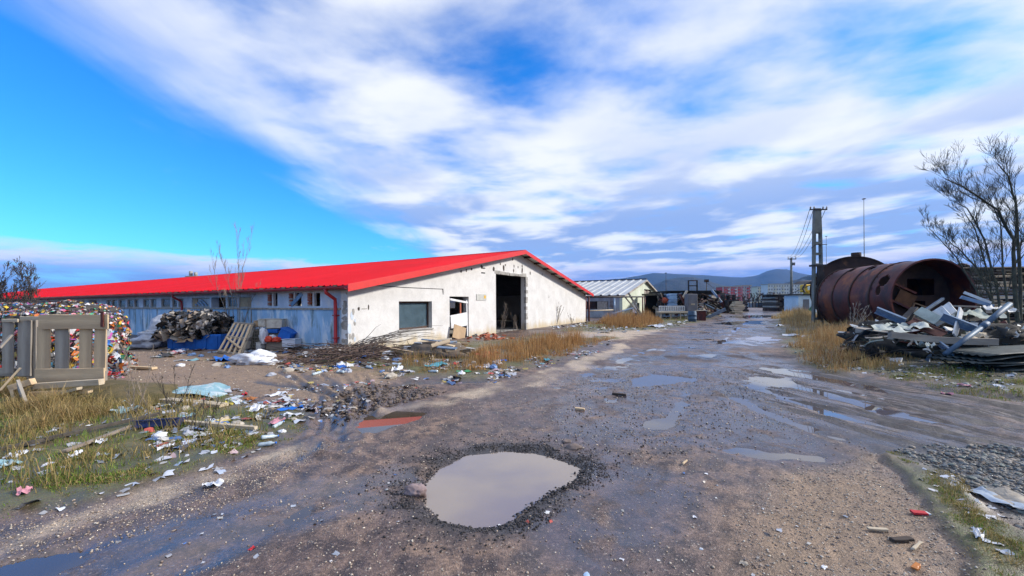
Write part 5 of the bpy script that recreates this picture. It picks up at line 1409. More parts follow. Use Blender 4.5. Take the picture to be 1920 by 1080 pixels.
# ------------------------------------------------------------------ stones
def scatter_poly(poly, n, r, dens=None):
    px = np.array([p[0] for p in poly]); py = np.array([p[1] for p in poly]); X = np.empty(0); Y = np.empty(0); tries = 0
    while len(X) < n and tries < 60:
        tries += 1
        x = r.uniform(px.min(), px.max(), n * 2); y = r.uniform(py.min(), py.max(), n * 2)
        k = sdist(poly, x, y) > 0
        if dens is not None: k &= r.uniform(0, 1, len(x)) < dens(x, y)
        X = np.append(X, x[k]); Y = np.append(Y, y[k])
    return X[:n], Y[:n]
def stones(name, X, Y, size, cols, seed, label, sink=.3, sub=1, mat=None):
    r = np.random.default_rng(seed); n = len(X)
    B, Fc = ico(sub)
    s = size[0] * (size[1] / size[0]) ** (r.uniform(0, 1, n) ** 1.8)
    sc = np.stack([s * r.uniform(.8, 1.3, n), s * r.uniform(.6, 1.1, n), s * r.uniform(.4, .8, n)], 1)
    q = r.normal(size=(n, 4)); q /= np.linalg.norm(q, axis=1)[:, None]
    w, x, y, z = q.T
    a = r.uniform(0, 2 * np.pi, n); ca, sa = np.cos(a), np.sin(a)
    V = B[None] * (1 + r.uniform(-.22, .22, (n, len(B), 1))) * sc[:, None]
    vx = V[..., 0] * ca[:, None] - V[..., 1] * sa[:, None]; vy = V[..., 0] * sa[:, None] + V[..., 1] * ca[:, None]
    zz = Hgt(X, Y) + sc[:, 2] * (1 - 2 * sink)
    V = np.stack([vx + X[:, None], vy + Y[:, None], V[..., 2] + zz[:, None]], 2).reshape(-1, 3)
    T = (Fc[None] + (np.arange(n) * len(B))[:, None, None]).reshape(-1, 3)
    cols = np.array(cols); c = cols[r.integers(0, len(cols), n)] * r.uniform(.75, 1.2, (n, 1))
    return tag(np_mesh(name, V, T, mat or A_STONE, cols=np.repeat(c, len(B), 0), smooth=False), label, 'gravel', kind='stuff')
GREYS = [(.20, .20, .19), (.28, .28, .27), (.14, .15, .15), (.34, .33, .30), (.22, .25, .24)]
BROWNS = [(.34, .27, .21), (.22, .17, .14), (.44, .36, .28), (.16, .13, .12), (.5, .44, .36)]
BLACKS = [(.022, .02, .022), (.035, .03, .034), (.05, .045, .045), (.015, .014, .015)]
r_ = np.random.default_rng(21)
x, y = scatter_poly(Z['gravel'], 5200, r_, lambda x, y: .15 + .85 * sstep(sdist(Z['gravel'], x, y) + (fbm(x / .4, y / .4, 3, 15) - .5) * .8, .0, .35)); stones('gravel', x, y, (.005, .026), [(.13, .13, .12), (.19, .19, .18), (.09, .095, .095), (.24, .23, .21), (.15, .17, .165), (.16, .125, .10)], 1, 'grey river gravel at the lower right')
front = wpoly([(-100, 1150), (-100, 980), (300, 910), (620, 830), (860, 745), (1100, 690), (1500, 700), (1650, 850), (1800, 1000), (1900, 1150)])
x, y = scatter_poly(front, 14000, r_, lambda x, y: .35 + .65 * sstep(fbm(x / .5, y / .5, 3, 71), .4, .6)); stones('pebbles', x, y, (.003, .011), BROWNS, 2, 'small pebbles strewn over the muddy road')
x, y = scatter_poly(wpoly([(0, 1080), (0, 985), (300, 925), (560, 845), (640, 840), (480, 930), (250, 1010), (100, 1060)]), 2600, r_); stones('pebbles', x, y, (.003, .010), BROWNS, 3, 'pale pebbles along the left road edge')
x, y = scatter_poly(Z['tan'], 3500, r_); stones('pebbles', x, y, (.003, .010), BROWNS, 4, 'light pebbles in the tan dirt at lower right')
rimp = [(p[0] * 1.0, p[1]) for p in PUDW['big']]
cx_ = sum(p[0] for p in rimp) / len(rimp); cy_ = sum(p[1] for p in rimp) / len(rimp)
big_ring = [(cx_ + (p[0] - cx_) * 1.9, cy_ + (p[1] - cy_) * 1.7) for p in rimp]
def rimd(x, y):
    d = sdist(PUDW['big'], x, y) + (fbm(x / .3, y / .3, 3, 90) - .5) * .5; return (np.exp(-((d + .10) / .12) ** 2) + .12 * sstep(d, -.9, -.2)) * (1 - .9 * sstep(d, -.02, .05)) * (.35 + .65 * sstep(fbm(x / .35, y / .35, 3, 44), .3, .55))
x, y = scatter_poly(big_ring, 6500, r_, rimd); stones('asphalt_crumbs', x, y, (.003, .013), BLACKS, 5, 'black asphalt crumbs ringing the big puddle')
x, y = scatter_poly(wpoly([(1000, 860), (1080, 880), (1060, 920), (960, 965), (930, 950), (990, 930)]), 260, r_); stones('asphalt_crumbs', x, y, (.008, .018), BLACKS, 6, 'black crumbs standing in the shallow end of the puddle', sink=-.4)
x, y = scatter_poly(wpoly([(1000, 860), (1100, 700), (1450, 690), (1500, 800), (1300, 860)]), 2600, r_); stones('asphalt_crumbs', x, y, (.006, .017), BLACKS + BROWNS, 7, 'dark crumbs across the wet middle of the road')
x, y = scatter_poly(Z['yard'], 1500, r_); stones('pebbles', x, y, (.008, .03), BROWNS, 8, 'pebbles and clods in the yard before the bales')
x, y = scatter_poly(wpoly([(590, 770), (640, 730), (760, 720), (840, 735), (700, 770), (640, 800)]), 900, r_); stones('clods', x, y, (.012, .05), [(.10, .075, .06), (.16, .12, .09), (.07, .055, .05)], 9, 'mud clods beside the tyre ruts')
x, y = scatter_poly(Z['right'], 900, r_, lambda x, y: (y < 14) * 1.0); stones('rubble', x, y, (.015, .06), GREYS + BROWNS, 10, 'small rubble in front of the scrap heap')
# the larger stones of the gravel bank, one by one
stone_me = []
for k in range(6):
    V, Fc = lump((0, 0, 0), (.05, .042, .024), 40 + k, .3, 1.2, 2, -.7)
    me = bpy.data.meshes.new('stone'); me.from_pydata(V.tolist(), [], Fc.tolist())
    me.materials.append([pmat('grey_stone', (.20, .205, .20), (.13, .135, .135), 9, .7), pmat('green_stone', (.16, .185, .17), (.11, .13, .12), 9, .7), pmat('brown_stone', (.32, .27, .22), (.2, .17, .14), 9, .7)][k % 3])
    stone_me.append(me)
x, y = scatter_poly(Z['gravel'], 170, r_)
for i, (a, c) in enumerate(zip(x, y)):
    s_ = r_.uniform(.35, .85)
    link_mesh('stone', stone_me[i % 6], ground, Matrix.Translation((a, c, hz(a, c) - .005)) @ Matrix.Rotation(r_.uniform(0, 6.28), 4, 'Z') @ Matrix.Scale(s_, 4))
# the rock beside the puddle
p_ = gpt(780, 922); V, Fc = lump((p_.x, p_.y, p_.z - .02), (.10, .075, .075), 3, .32, 1.1, 4, -.6)
tag(np_mesh('rock', V, Fc, pmat('purple_rock', (.30, .23, .23), (.17, .12, .12), 8, .8, c3=(.10, .07, .06), s3=5), smooth=False), 'purplish brown rock sitting at the left rim of the big puddle', 'rock')
for px, py, s_, lab in ((1062, 826, .05, 'flat stone behind the big puddle'), (1075, 838, .07, 'low muddy stone just beyond the far rim of the puddle')):
    p_ = gpt(px, py); V, Fc = lump((p_.x, p_.y, p_.z - .02), (s_ * 1.4, s_, s_ * .6), px, .3, 1.1, 3, -.6)
    tag(np_mesh('rock', V, Fc, pmat('mud_rock', (.22, .17, .15), None, 8, .8)), lab, 'rock')

# ------------------------------------------------------------------ bare trees and shrubs
def grow(m, p, d, L, r, lev, rd, up=.25, spread=.7, kids=(4, 6), minr=.004, taper=.35):
    n = 5 if lev > 0 else 3
    pts = [p.copy()]; rad = [r]; d = d.normalized()
    for i in range(n):
        d = (d + Vector((rd.uniform(-1, 1), rd.uniform(-1, 1), rd.uniform(-.6, 1))) * .16 + Vector((0, 0, up * .3))).normalized()
        pts.append(pts[-1] + d * L / n); rad.append(max(minr, r * (1 - (1 - taper) * (i + 1) / n)))
    m.tube(pts, rad, 6 if r > .03 else 4 if r > .012 else 3, cap=False)
    if lev <= 0: return
    for k in range(rd.randint(*kids)):
        t = rd.uniform(.25, 1.0); i = min(int(t * n), n - 1); f = t * n - i
        q = pts[i].lerp(pts[i + 1], f); dd = (pts[i + 1] - pts[i]).normalized()
        side = Vector((rd.uniform(-1, 1), rd.uniform(-1, 1), rd.uniform(-.3, .8)))
        grow(m, q, dd + side * spread, L * rd.uniform(.42, .80) * (1.1 - .4 * t), max(minr, rad[i] * .55), lev - 1, rd, up, spread, kids, minr, taper)
def tree(name, label, cat, stems, mat, seed, lev, base, kids=(4, 6), group=None, spread=.7, minr=.004, Lk=.5, up=.25, twig_mat=None):
    rd = random.Random(seed)
    tr = thing(name, label, cat, base, 0, group)
    crown = MB()
    for pts, r0 in stems:
        tk_ = MB(); n = len(pts)
        pts = [Vector(p) for p in pts]
        fine_pts = []
        for i in range(n - 1):
            for q in range(3): fine_pts.append(pts[i].lerp(pts[i + 1], q / 3) + (Vector((rd.uniform(-1, 1), rd.uniform(-1, 1), 0)) * r0 * .5 if i + q else Vector()))
        fine_pts.append(pts[-1]); N_ = len(fine_pts)
        rad = [r0 * (1 - .8 * i / (N_ - 1)) for i in range(N_)]
        tk_.tube(fine_pts, rad, 8).build('trunk', mat, tr, True)
        total = sum((pts[i + 1] - pts[i]).length for i in range(n - 1))
        for i in range(max(1, N_ // 4), N_):
            for _ in range(2):
                dd = (fine_pts[i] - fine_pts[i - 1]).normalized()
                side = Vector((rd.uniform(-1, 1), rd.uniform(-1, 1), rd.uniform(-.2, .7)))
                grow(crown, fine_pts[i], dd + side * spread, total * Lk * rd.uniform(.35, .8) * (1 - .35 * i / N_), max(minr, rad[i] * .42), lev, rd, up, spread, kids, minr)
    crown.build('crown', twig_mat or mat, tr)
    return tr
Yt = 12.5
def tp(px, py, dy=0.0): return at(px, py, Yt + dy)
def tb(px, py, dy=0.0):
    p = at(px, py, Yt + dy); p.z = 0.0; return p
tree('bare_tree', 'bare multi-stemmed tree rising behind the scrap heap at the right edge', 'tree', [
    ([tb(1885, 640), tp(1858, 560), tp(1832, 505, .2), tp(1800, 468, .3), tp(1762, 440, .4)], .042),
    ([tb(1890, 640, .3), tp(1868, 540, .4), tp(1846, 450, .5), tp(1815, 390, .5), tp(1780, 375, .3)], .04),
    ([tb(1910, 640, .2), tp(1904, 520, .2), tp(1898, 450, .3), tp(1870, 395, .2), tp(1815, 355, 0), tp(1772, 335, -.2)], .06),
    ([tb(1915, 640, .4), tp(1912, 480, .4), tp(1905, 380, .6), tp(1890, 330, .8), tp(1868, 305, .9)], .052),
    ([tb(1872, 640, -.1), tp(1832, 545, 0), tp(1792, 482, .1), tp(1742, 428, .2)], .036), ([tb(1878, 640, .5), tp(1852, 510, .6), tp(1828, 430, .7), tp(1806, 392, .7)], .034), ([tb(1900, 640, -.2), tp(1880, 500, 0), tp(1876, 420, .2), tp(1850, 360, .3)], .036),
    ([tb(1940, 640, .4), tp(1950, 480, .2), tp(1975, 380, 0), tp(2000, 300, .2)], .065)], M_TREEG, 5, 2, tb(1895, 640), (5, 7), spread=.8, minr=.003, Lk=.25, up=.15)
Ys = 16.8
def sp(px, py, dy=0): return at(px, py, Ys + dy)
def sb_(px, dy=0):
    p = at(px, 600, Ys + dy); p.z = 0; return p
tree('sapling', 'leafless sapling clump standing before the blue barn wall', 'tree', [
    ([sb_(440), sp(436, 560), sp(424, 510), sp(412, 478)], .014), ([sb_(445), sp(446, 560), sp(447, 500), sp(443, 452)], .014),
    ([sb_(447, .1), sp(450, 560), sp(455, 505), sp(470, 450)], .013), ([sb_(437, .1), sp(425, 585), sp(408, 545), sp(398, 490)], .02), ([sb_(447, .2), sp(462, 590), sp(474, 560), sp(482, 545)], .018)],
    M_BARKL, 8, 2, sb_(442), (2, 3), spread=.35, minr=.003, Lk=.28, up=.5)
Yb = 22.0
def bp_(px, py, dy=0): return at(px, py, Yb + dy)
st = []
rb_ = random.Random(31)
for k in range(9):
    px = -40 + k * 14; b0 = at(px, 600, Yb + rb_.uniform(-1, 1)); b0.z = 0
    st.append(([b0, b0.lerp(at(px + rb_.uniform(-14, 14), 548, Yb), .6), at(px + rb_.uniform(-24, 30), rb_.uniform(520, 545), Yb)], .05))
tree('bare_bush', 'dark bare bush behind the plastic bales at the left edge', 'bush', st, M_BARK, 12, 3, at(40, 566, Yb), (3, 4), spread=.8, minr=.007, Lk=.5)
def weed(label, px, pyb, pyt, seed, mat=M_BARKL, n=5, wid=10, group='dead weed stalks by the gable', Yoff=0):
    b0 = gp(px, pyb); Y = b0.y
    stems = []
    rd = random.Random(seed)
    for k in range(n):
        q = Vector((b0.x + rd.uniform(-.15, .15), Y + rd.uniform(-.15, .15), 0)); tp_ = at(px + rd.uniform(-wid, wid), pyt + rd.uniform(0, (pyb - pyt) * .4), Y)
        stems.append(([q, q.lerp(tp_, .5) + Vector((rd.uniform(-.08, .08), 0, 0)), tp_], .006 if Y < 9 else .010))
    tree('dead_weed', label, 'weed', stems, mat, seed, 1, b0, (2, 4), group, spread=.5, minr=.002 if Y < 9 else .005, Lk=.3)
weed('dead weed stalk in front of the open black doorway', 942, 622, 575, 1)
weed('thin dead weed inside the right part of the doorway', 967, 622, 590, 2)
weed('tall dead weed against the white gable right of the doorway', 1020, 612, 548, 3)
weed('spreading dead weed on the gable further right of the doorway', 1042, 610, 562, 4, n=8, wid=16)
weed('short dead weed near the far end of the gable', 1070, 609, 588, 5, n=4)
weed('wispy weed below the gable window', 700, 652, 605, 6, n=7, wid=26)
weed('grey brittle weed beside the rusty tank', 1600, 632, 575, 7, M_WOODG, n=9, wid=34, group=None)
weed('thin dry weed growing in the litter left of the teal film', 270, 790, 640, 9, n=4, wid=40, group=None)
weed('dark leafless weed beside the teal film', 320, 780, 690, 10, M_BARK, n=5, wid=40, group=None)
weed('dark dry weed at the far end of the teal film', 385, 815, 745, 11, M_BARK, n=6, wid=26, group=None)
for i, (px, py, Y) in enumerate(((1390, 566, 140), (1408, 566, 150), (1425, 566, 145), (1370, 566, 160), (1345, 566, 150), (1445, 566, 155))):
    b0 = at(px, py, Y); b0.z = 0
    stt = [([b0 + Vector((k - 1.5, 0, 0)), b0 + Vector(((k - 1.5) * 1.6, 0, 1.6)), b0 + Vector(((k - 1.5) * 2.2, 0, 2.6 + (i % 3) * .5))], .12) for k in range(4)]
    tree('far_bush', ['brown bush behind the middle of the far fence', 'dark bush just right of the brown one behind the fence', 'reddish bush behind the right part of the fence', 'bush behind the left end of the fence', 'bush behind the dark pallet stacks', 'bush behind the far timber stack'][i], 'bush', stt, [M_BARK, pmat('red_twigs', (.16, .085, .06), None, 2)][i % 2], 50 + i, 2, b0, (3, 4), 'bushes behind the far fence', spread=.9, minr=.05, Lk=.5)

blades('dry_grass', wpoly([(1560, 690), (1560, 640), (1640, 630), (1700, 655), (1730, 690), (1650, 704)]), 6000, (.15, .55), .009, TAN + STRAW, .7, .5, None, 'tangled tan grass at the left foot of the scrap heap', 'grass', seed=31)
blades('green_grass', wpoly([(1640, 705), (1760, 690), (1920, 720), (2100, 740), (1920, 760), (1780, 735)]), 9000, (.03, .10), .007, GREEN + STRAW, .8, .4, None, 'green fringe between ruts and scrap heap', 'grass', seed=32)

# ------------------------------------------------------------------ flakes: many small crumpled plastic pieces in one mesh
LIT = [(.70, .70, .73), (.64, .66, .73), (.56, .60, .70), (.72, .70, .66), (.48, .54, .66), (.60, .61, .66), (.66, .66, .66), (.52, .50, .50), (.40, .36, .32), (.30, .42, .60), (.08, .18, .45), (.48, .09, .07), (.58, .45, .12), (.20, .40, .45), (.36, .27, .18), (.30, .22, .15), (.05, .05, .06), (.10, .09, .08), (.50, .36, .38)]
VIV = [(.75, .72, .72), (.72, .70, .74), (.65, .05, .05), (.70, .20, .04), (.75, .50, .04), (.05, .18, .60), (.10, .40, .70), (.50, .10, .42), (.70, .25, .35), (.08, .40, .22), (.70, .62, .55), (.05, .05, .05), (.35, .22, .14), (.60, .66, .72)]
def flakes(name, C, size, cols, seed, label, cat, parent=None, flat=.35, mat=None, kind='stuff', normals=None):
    r = np.random.default_rng(seed); n = len(C)
    s = size[0] * (size[1] / size[0]) ** r.uniform(0, 1, n)
    g = np.array([(i, j) for j in (-1, 0, 1) for i in (-1, 0, 1)], float) * .5
    asp = r.uniform(.5, 1.4, n)
    L = np.empty((n, 9, 3))
    L[..., 0] = g[None, :, 0] * s[:, None] * asp[:, None]; L[..., 1] = g[None, :, 1] * s[:, None]
    L[..., :2] += r.uniform(-.16, .16, (n, 9, 2)) * s[:, None, None]
    L[..., 2] = r.uniform(-.5, .5, (n, 9)) * s[:, None] * flat
    if normals is None:
        a = r.uniform(0, 2 * np.pi, n); tz = r.normal(0, .3 if flat < .5 else .8, n)
        nx = np.stack([np.sin(tz) * np.cos(a), np.sin(tz) * np.sin(a), np.cos(tz)], 1)
    else: nx = normals + r.normal(0, .45, (n, 3)); nx /= np.linalg.norm(nx, axis=1)[:, None]
    t = np.cross(nx, r.normal(size=(n, 3))); t /= np.linalg.norm(t, axis=1)[:, None]; b = np.cross(nx, t)
    V = C[:, None] + L[..., :1] * t[:, None] + L[..., 1:2] * b[:, None] + L[..., 2:] * nx[:, None]
    q = np.array([[0, 1, 4, 3], [1, 2, 5, 4], [3, 4, 7, 6], [4, 5, 8, 7]])
    T = (q[None] + (np.arange(n) * 9)[:, None, None]).reshape(-1, 4)
    cols = np.array(cols); c = cols[r.integers(0, len(cols), n)] * r.uniform(.45, 1.05, (n, 1))
    o = np_mesh(name, V.reshape(-1, 3), T, mat or A_LITTER, parent, cols=np.repeat(c, 9, 0))
    if parent is None: tag(o, label, cat, kind=kind)
    else: o['kind'] = 'stuff'
    return o
def ground_flakes(name, pts, n, size, cols, seed, label, dens=None, flat=.35):
    r = np.random.default_rng(seed); x, y = scatter_poly(wpoly(pts), n, r, dens)
    C = np.stack([x, y, Hgt(x, y) + .004 + size[1] * .03], 1)
    return flakes(name, C, size, cols, seed, label, 'litter', flat=flat)
cl = lambda k: (lambda x, y: sstep(fbm(x / .7, y / .7, 4, k), .50, .62))
ground_flakes('litter', [(215, 735), (420, 720), (600, 760), (580, 800), (470, 850), (330, 880), (220, 800)], 420, (.02, .17), LIT, 1, 'scattered plastic scraps on the left verge', cl(5))
ground_flakes('litter', [(450, 668), (640, 660), (780, 672), (980, 695), (950, 712), (850, 722), (700, 705), (560, 700)], 700, (.03, .22), LIT, 2, 'dense strewn litter along the edge of the brush pile', cl(6))
ground_flakes('litter', [(250, 650), (560, 660), (620, 680), (480, 690), (300, 680)], 800, (.03, .26), LIT, 3, 'trampled litter in front of the bales and junk', cl(7))
ground_flakes('litter', [(400, 735), (700, 715), (820, 730), (700, 770), (600, 790), (450, 770)], 320, (.015, .11), LIT, 4, 'small scraps in the rutted mud', cl(8))
ground_flakes('litter', [(880, 690), (1050, 660), (1160, 635), (1120, 660), (1000, 705), (900, 725)], 260, (.04, .13), LIT, 5, 'scraps caught at the edge of the dry grass', cl(9))
ground_flakes('litter', [(0, 980), (0, 820), (300, 800), (560, 800), (400, 900), (150, 960)], 130, (.03, .11), LIT[:6], 6, 'few pale scraps on the left grass')
ground_flakes('litter', [(1100, 615), (1250, 605), (1300, 602), (1250, 620), (1120, 626)], 160, (.08, .3), LIT[:5], 7, 'white scraps along the far left verge')
ground_flakes('litter', [(1460, 650), (1500, 640), (1520, 690), (1640, 705), (1900, 740), (1900, 700), (1640, 690)], 420, (.03, .12), LIT[:5] + GREYS, 8, 'grey and white scraps at the foot of the scrap heap')
ground_flakes('litter', [(1700, 880), (1800, 900), (1920, 1000), (1900, 1060), (1800, 1000)], 34, (.015, .06), LIT[:5], 9, 'small pale scraps in the grass strip')
ground_flakes('litter', [(0, 1080), (300, 960), (700, 870), (1300, 880), (1700, 1000), (1600, 1080)], 60, (.015, .04), LIT, 10, 'tiny scraps on the muddy road')
ground_flakes('litter', [(1030, 612), (1100, 606), (1105, 612), (1040, 618)], 120, (.08, .3), LIT[:5] + BROWNS, 11, 'rubbish below the far end of the gable')

# ------------------------------------------------------------------ single pieces of rubbish that can be pointed at
def bit(px, py, sx, sy, mat, label, name='plastic_scrap', cat='litter', crump=.05, rz=None, group=None, dz=0.0):
    p = gpt(px, py, dz); rz = rz if rz is not None else random.uniform(0, 3.1)
    return tag(sheet_piece(p, sx, sy, rz, crump, px * .13 + py).build(name, mat, None, True), label, cat, group)
M_WF = M_FILM; M_RC = pmat('red_cloth', (.50, .03, .04), (.38, .02, .03), 5, .8); M_CY = pmat('cyan_plastic', (.10, .42, .52), None, 5, .4); M_GN = pmat('green_plastic', (.06, .32, .14), None, 5, .4); M_YL = pmat('yellow_plastic', (.65, .55, .10), None, 5, .5); M_OR = pmat('orange_plastic', (.62, .22, .05), None, 5, .5); M_PK = pmat('pink_plastic', (.62, .28, .34), None, 5, .5); M_CD = M_CARD
for a in [
 (400, 1000 - 85, .16, .10, M_WF, 'white crumpled scrap in the green grass at left'), (310, 850, .16, .07, M_WF, 'long white scrap below the blue tub'), (192, 845, .13, .08, M_WF, 'white scrap under the straw heap'),
 (140, 868, .20, .06, M_WF, 'flat white strip lying in the left grass'), (30, 868, .16, .12, M_WF, 'white bag scrap near the left picture edge'), (20, 885, .2, .14, M_TEAL, 'pale greenish bag at the left picture edge'),
 (45, 936, .14, .08, M_PK, 'pink and white wrapper on the lower left verge'), (390, 826, .3, .10, M_WF, 'white torn strip right of the blue tub'), (415, 797, .3, .12, M_WOODP, 'cream torn sheet on the litter slope'),
 (424, 806, .22, .05, M_YL, 'yellowish strip under the cream sheet'), (350, 790, .2, .10, M_TEAL, 'clear bluish bottle shape behind the blue tub'), (545, 775, .35, .07, M_BLUEP, 'blue strip on the right end of the litter slope'),
 (550, 785, .25, .06, M_WF, 'white strip just below the blue strip'), (520, 740, .35, .2, M_WF, 'crumpled white and blue bag in the ruts'), (470, 750, .3, .12, M_OR, 'orange scrap on the litter slope'),
 (458, 741, .15, .09, M_RC, 'small red scrap above the orange one'), (430, 765, .14, .12, M_YL, 'upright yellow scrap in the litter'), (400, 732, .35, .2, M_GN, 'green scrap near the end of the teal film'),
 (480, 775, .4, .16, M_WF, 'pale film piece before the green grass patch'), (520, 800, .3, .14, M_PK, 'pinkish bag scrap at the edge of the road'),
 (818, 692, .55, .2, M_CY, 'bright turquoise sheet near the island edge'), (870, 700, .35, .2, M_GN, 'small green bag near the road'), (745, 697, .5, .25, M_WF, 'white and violet bag left of the turquoise sheet'),
 (810, 690 - 11, .5, .12, M_WOODP, 'pale board scrap above the turquoise sheet'), (905, 693, .4, .15, M_WF, 'white torn bag in the island grass'), (920, 690, .35, .2, M_WF, 'second white bag right of the torn one'), (940, 680, .3, .2, M_BLUEP, 'blue bag scrap in the dry grass'),
 (860, 668, .5, .22, M_YL, 'yellow green bag beside the concrete block'), (855, 694 - 10, .3, .15, M_RC, 'dark red scrap among the dry grass'), (915, 668, .9, .4, M_RC, 'bright red cloth lying in the dry grass'), (920, 676, .5, .3, M_RC, 'red cloth end below the larger red cloth'), (840, 664, .45, .3, M_RC, 'red cloth beside the concrete block'),
 (690, 672, 1.0, .25, M_BLUEP, 'blue plastic sheet beside the brush pile'), (1025, 677, .25, .15, M_CY, 'small turquoise cup at the road edge'), (640, 690, .4, .3, M_BLUEP, 'blue scrap below the brush pile'), (655, 682, .4, .3, M_YL, 'yellow scrap below the brush pile'),
 (418, 676, .9, .35, M_BLUEP, 'flat blue sheet on the yard before the leaning pallets'), (330, 664, .7, .3, M_PK, 'pinkish rags before the blue crate'), (262, 651, .7, .4, M_PK, 'violet rags under the big bags'),
 (1228, 614, 1.3, .8, M_WF, 'white plastic heap on the far left verge'), (1130, 607, .8, .3, M_WF, 'white sheet at the edge of the brown weeds'), (1045, 604, .9, .5, M_WF, 'white torn sheet near the end of the gable'),
 (1490, 633, .9, .2, M_WF, 'long white tube lying in the right verge'), (1462, 612, .5, .3, M_WF, 'white sheet by the far right road edge'),
 (1880, 945, .38, .15, pmat('clear_film', (.42, .48, .56), (.30, .36, .44), 6, .25, spec=.7), 'large clear plastic sheet on the gravel'), (1900, 945, .3, .25, M_WOODG, 'brown cloth patch on the clear plastic sheet'), (1835, 1020, .13, .05, M_WF, 'white torn film in the grass strip'), (1860, 1032, .1, .04, M_WF, 'second white film below the torn one'), (1545, 1060, .045, .025, M_WF, 'small white scrap at the bottom edge'),
 (1395, 1055, .05, .05, M_WOODG, 'crumpled brown leaf near the bottom edge'), (825, 881, .03, .02, M_GN, 'tiny green and white scrap at the puddle rim'), (472, 1030, .05, .03, M_RC, 'small red scrap on the wet mud'), (1808, 726, .18, .08, M_PK, 'pink scrap by the dark corrugated sheets'), (1776, 741, .16, .08, M_PK, 'second pink scrap nearer the ruts')]:
    bit(*a[:5], a[5], crump=.12 if max(a[2], a[3]) > .4 else .05 if a[2] > .1 else .012)
def stick(px0, py0, px1, py1, w, h, mat, label, name='stick', z=(.02, .02), cat='wood piece'):
    a = gpt(px0, py0, z[0]); c = gpt(px1, py1, z[1])
    return tag(plank(name, a, c, w, h, mat), label, cat)
stick(1626, 994, 1664, 996, .03, .02, M_WOODP, 'pale wood splinter on the tan dirt')
stick(1672, 1013, 1710, 1012, .045, .02, M_DARKWOOD, 'dark wood chunk below the pale splinter')
stick(1712, 1030, 1727, 1018, .02, .015, M_WOODP, 'small tilted wood chip near the grass strip')
stick(1713, 1066, 1722, 1060, .03, .02, M_OR, 'orange brown wood chip near the bottom edge')
stick(1148, 738, 1174, 741, .06, .03, M_DARKWOOD, 'dark stick lying on the wet road')
stick(1078, 768, 1096, 769, .05, .03, M_WOOD, 'short brown stick on the middle of the road')
stick(1280, 872, 1288, 866, .02, .015, M_WOOD, 'bent twig at the edge of a shallow puddle')
stick(0, 862, 300, 800, .045, .04, M_BARK, 'long grey pole lying in the straw at left', 'pole_timber', (.06, .10))
stick(120, 866, 245, 820, .05, .03, M_BARKL, 'short brown board below the long grey pole', 'board', (.05, .05))
stick(330, 806, 480, 818, .06, .04, M_WOODP, 'thin pale lath right of the blue tub', 'lath', (.05, .05))
stick(270, 752, 420, 770, .16, .05, M_WOODP, 'brown cardboard strip in front of the teal film', 'board', (.03, .03))
stick(120, 718, 330, 735, .12, .05, M_WOOD, 'long board lying behind the teal film', 'board', (.08, .05))
stick(210, 690, 290, 694, .14, .06, M_WOOD, 'short board on the yard behind the pallet', 'board', (.05, .05))
# teal film, blue tub, white bag
tag(sheet_piece(gpt(300, 742), 2.5, .75, .02, .10, 4.4, 22).build('plastic_film', M_TEAL, None, True), 'wide sheet of crumpled teal film lying on the litter slope', 'plastic film')
for px, py, s_, lab in ((232, 762, .35, 'small teal film piece left of the big sheet'), (238, 783, .32, 'lowest teal film piece by the straw')):
    tag(sheet_piece(gpt(px, py), s_, s_ * .7, .4, .07, px, 8).build('plastic_film', M_TEAL, None, True), lab, 'plastic film')
p0 = gpt(303, 812)
tub = thing('blue_tub', 'dark blue plastic tub lying half buried on the left verge', 'tub', p0, R(12))
TMx = WM[tub.name] @ Matrix.Rotation(R(-12), 4, 'X')
M_NAVY = pmat('navy_plastic', (.02, .035, .14), (.015, .025, .10), 4, .4)
for lo, hi in (((-.24, -.14, 0), (.24, -.125, .09)), ((-.24, .125, 0), (.24, .14, .09)), ((-.24, -.124, 0), (-.225, .124, .09)), ((.225, -.124, 0), (.24, .124, .09))): MB().box(lo, hi, jit=.006).build('side', M_NAVY, tub, M=TMx)
MB().box((-.224, -.124, .004), (.224, .124, .016)).build('bottom', M_NAVY, tub, M=TMx)
MB().box((-.27, -.17, .091), (.27, -.125, .10)).build('rim', M_NAVY, tub, M=TMx); MB().box((-.27, .125, .091), (.27, .17, .10)).build('rim', M_NAVY, tub, M=TMx)
def bag(px, py, s, mat, label, seed, amp=.4, name='plastic_bag', cat='bag', square=.2, dz=-.03, group=None, freq=1.5, rz=0.0, pos=None):
    p = pos if pos is not None else gpt(px, py)
    V, Fc = lump((p[0], p[1], p[2] + dz), s, seed, amp, freq, 4, -.75, square, rz)
    return tag(np_mesh(name, V, Fc, mat, None, smooth=True), label, cat, group)
bag(475, 682, (.55, .35, .22), M_FILM, 'white plastic sack slumped on the yard', 4, .5)
bag(497, 684, (.30, .2, .10), M_FILM, 'flat white bag end right of the slumped sack', 5, .5)
bag(625, 664, (.8, .4, .16), pmat('white_rag', (.68, .66, .64), (.5, .48, .46), 4, .8), 'white rags on top of the brush pile', 8, .6)

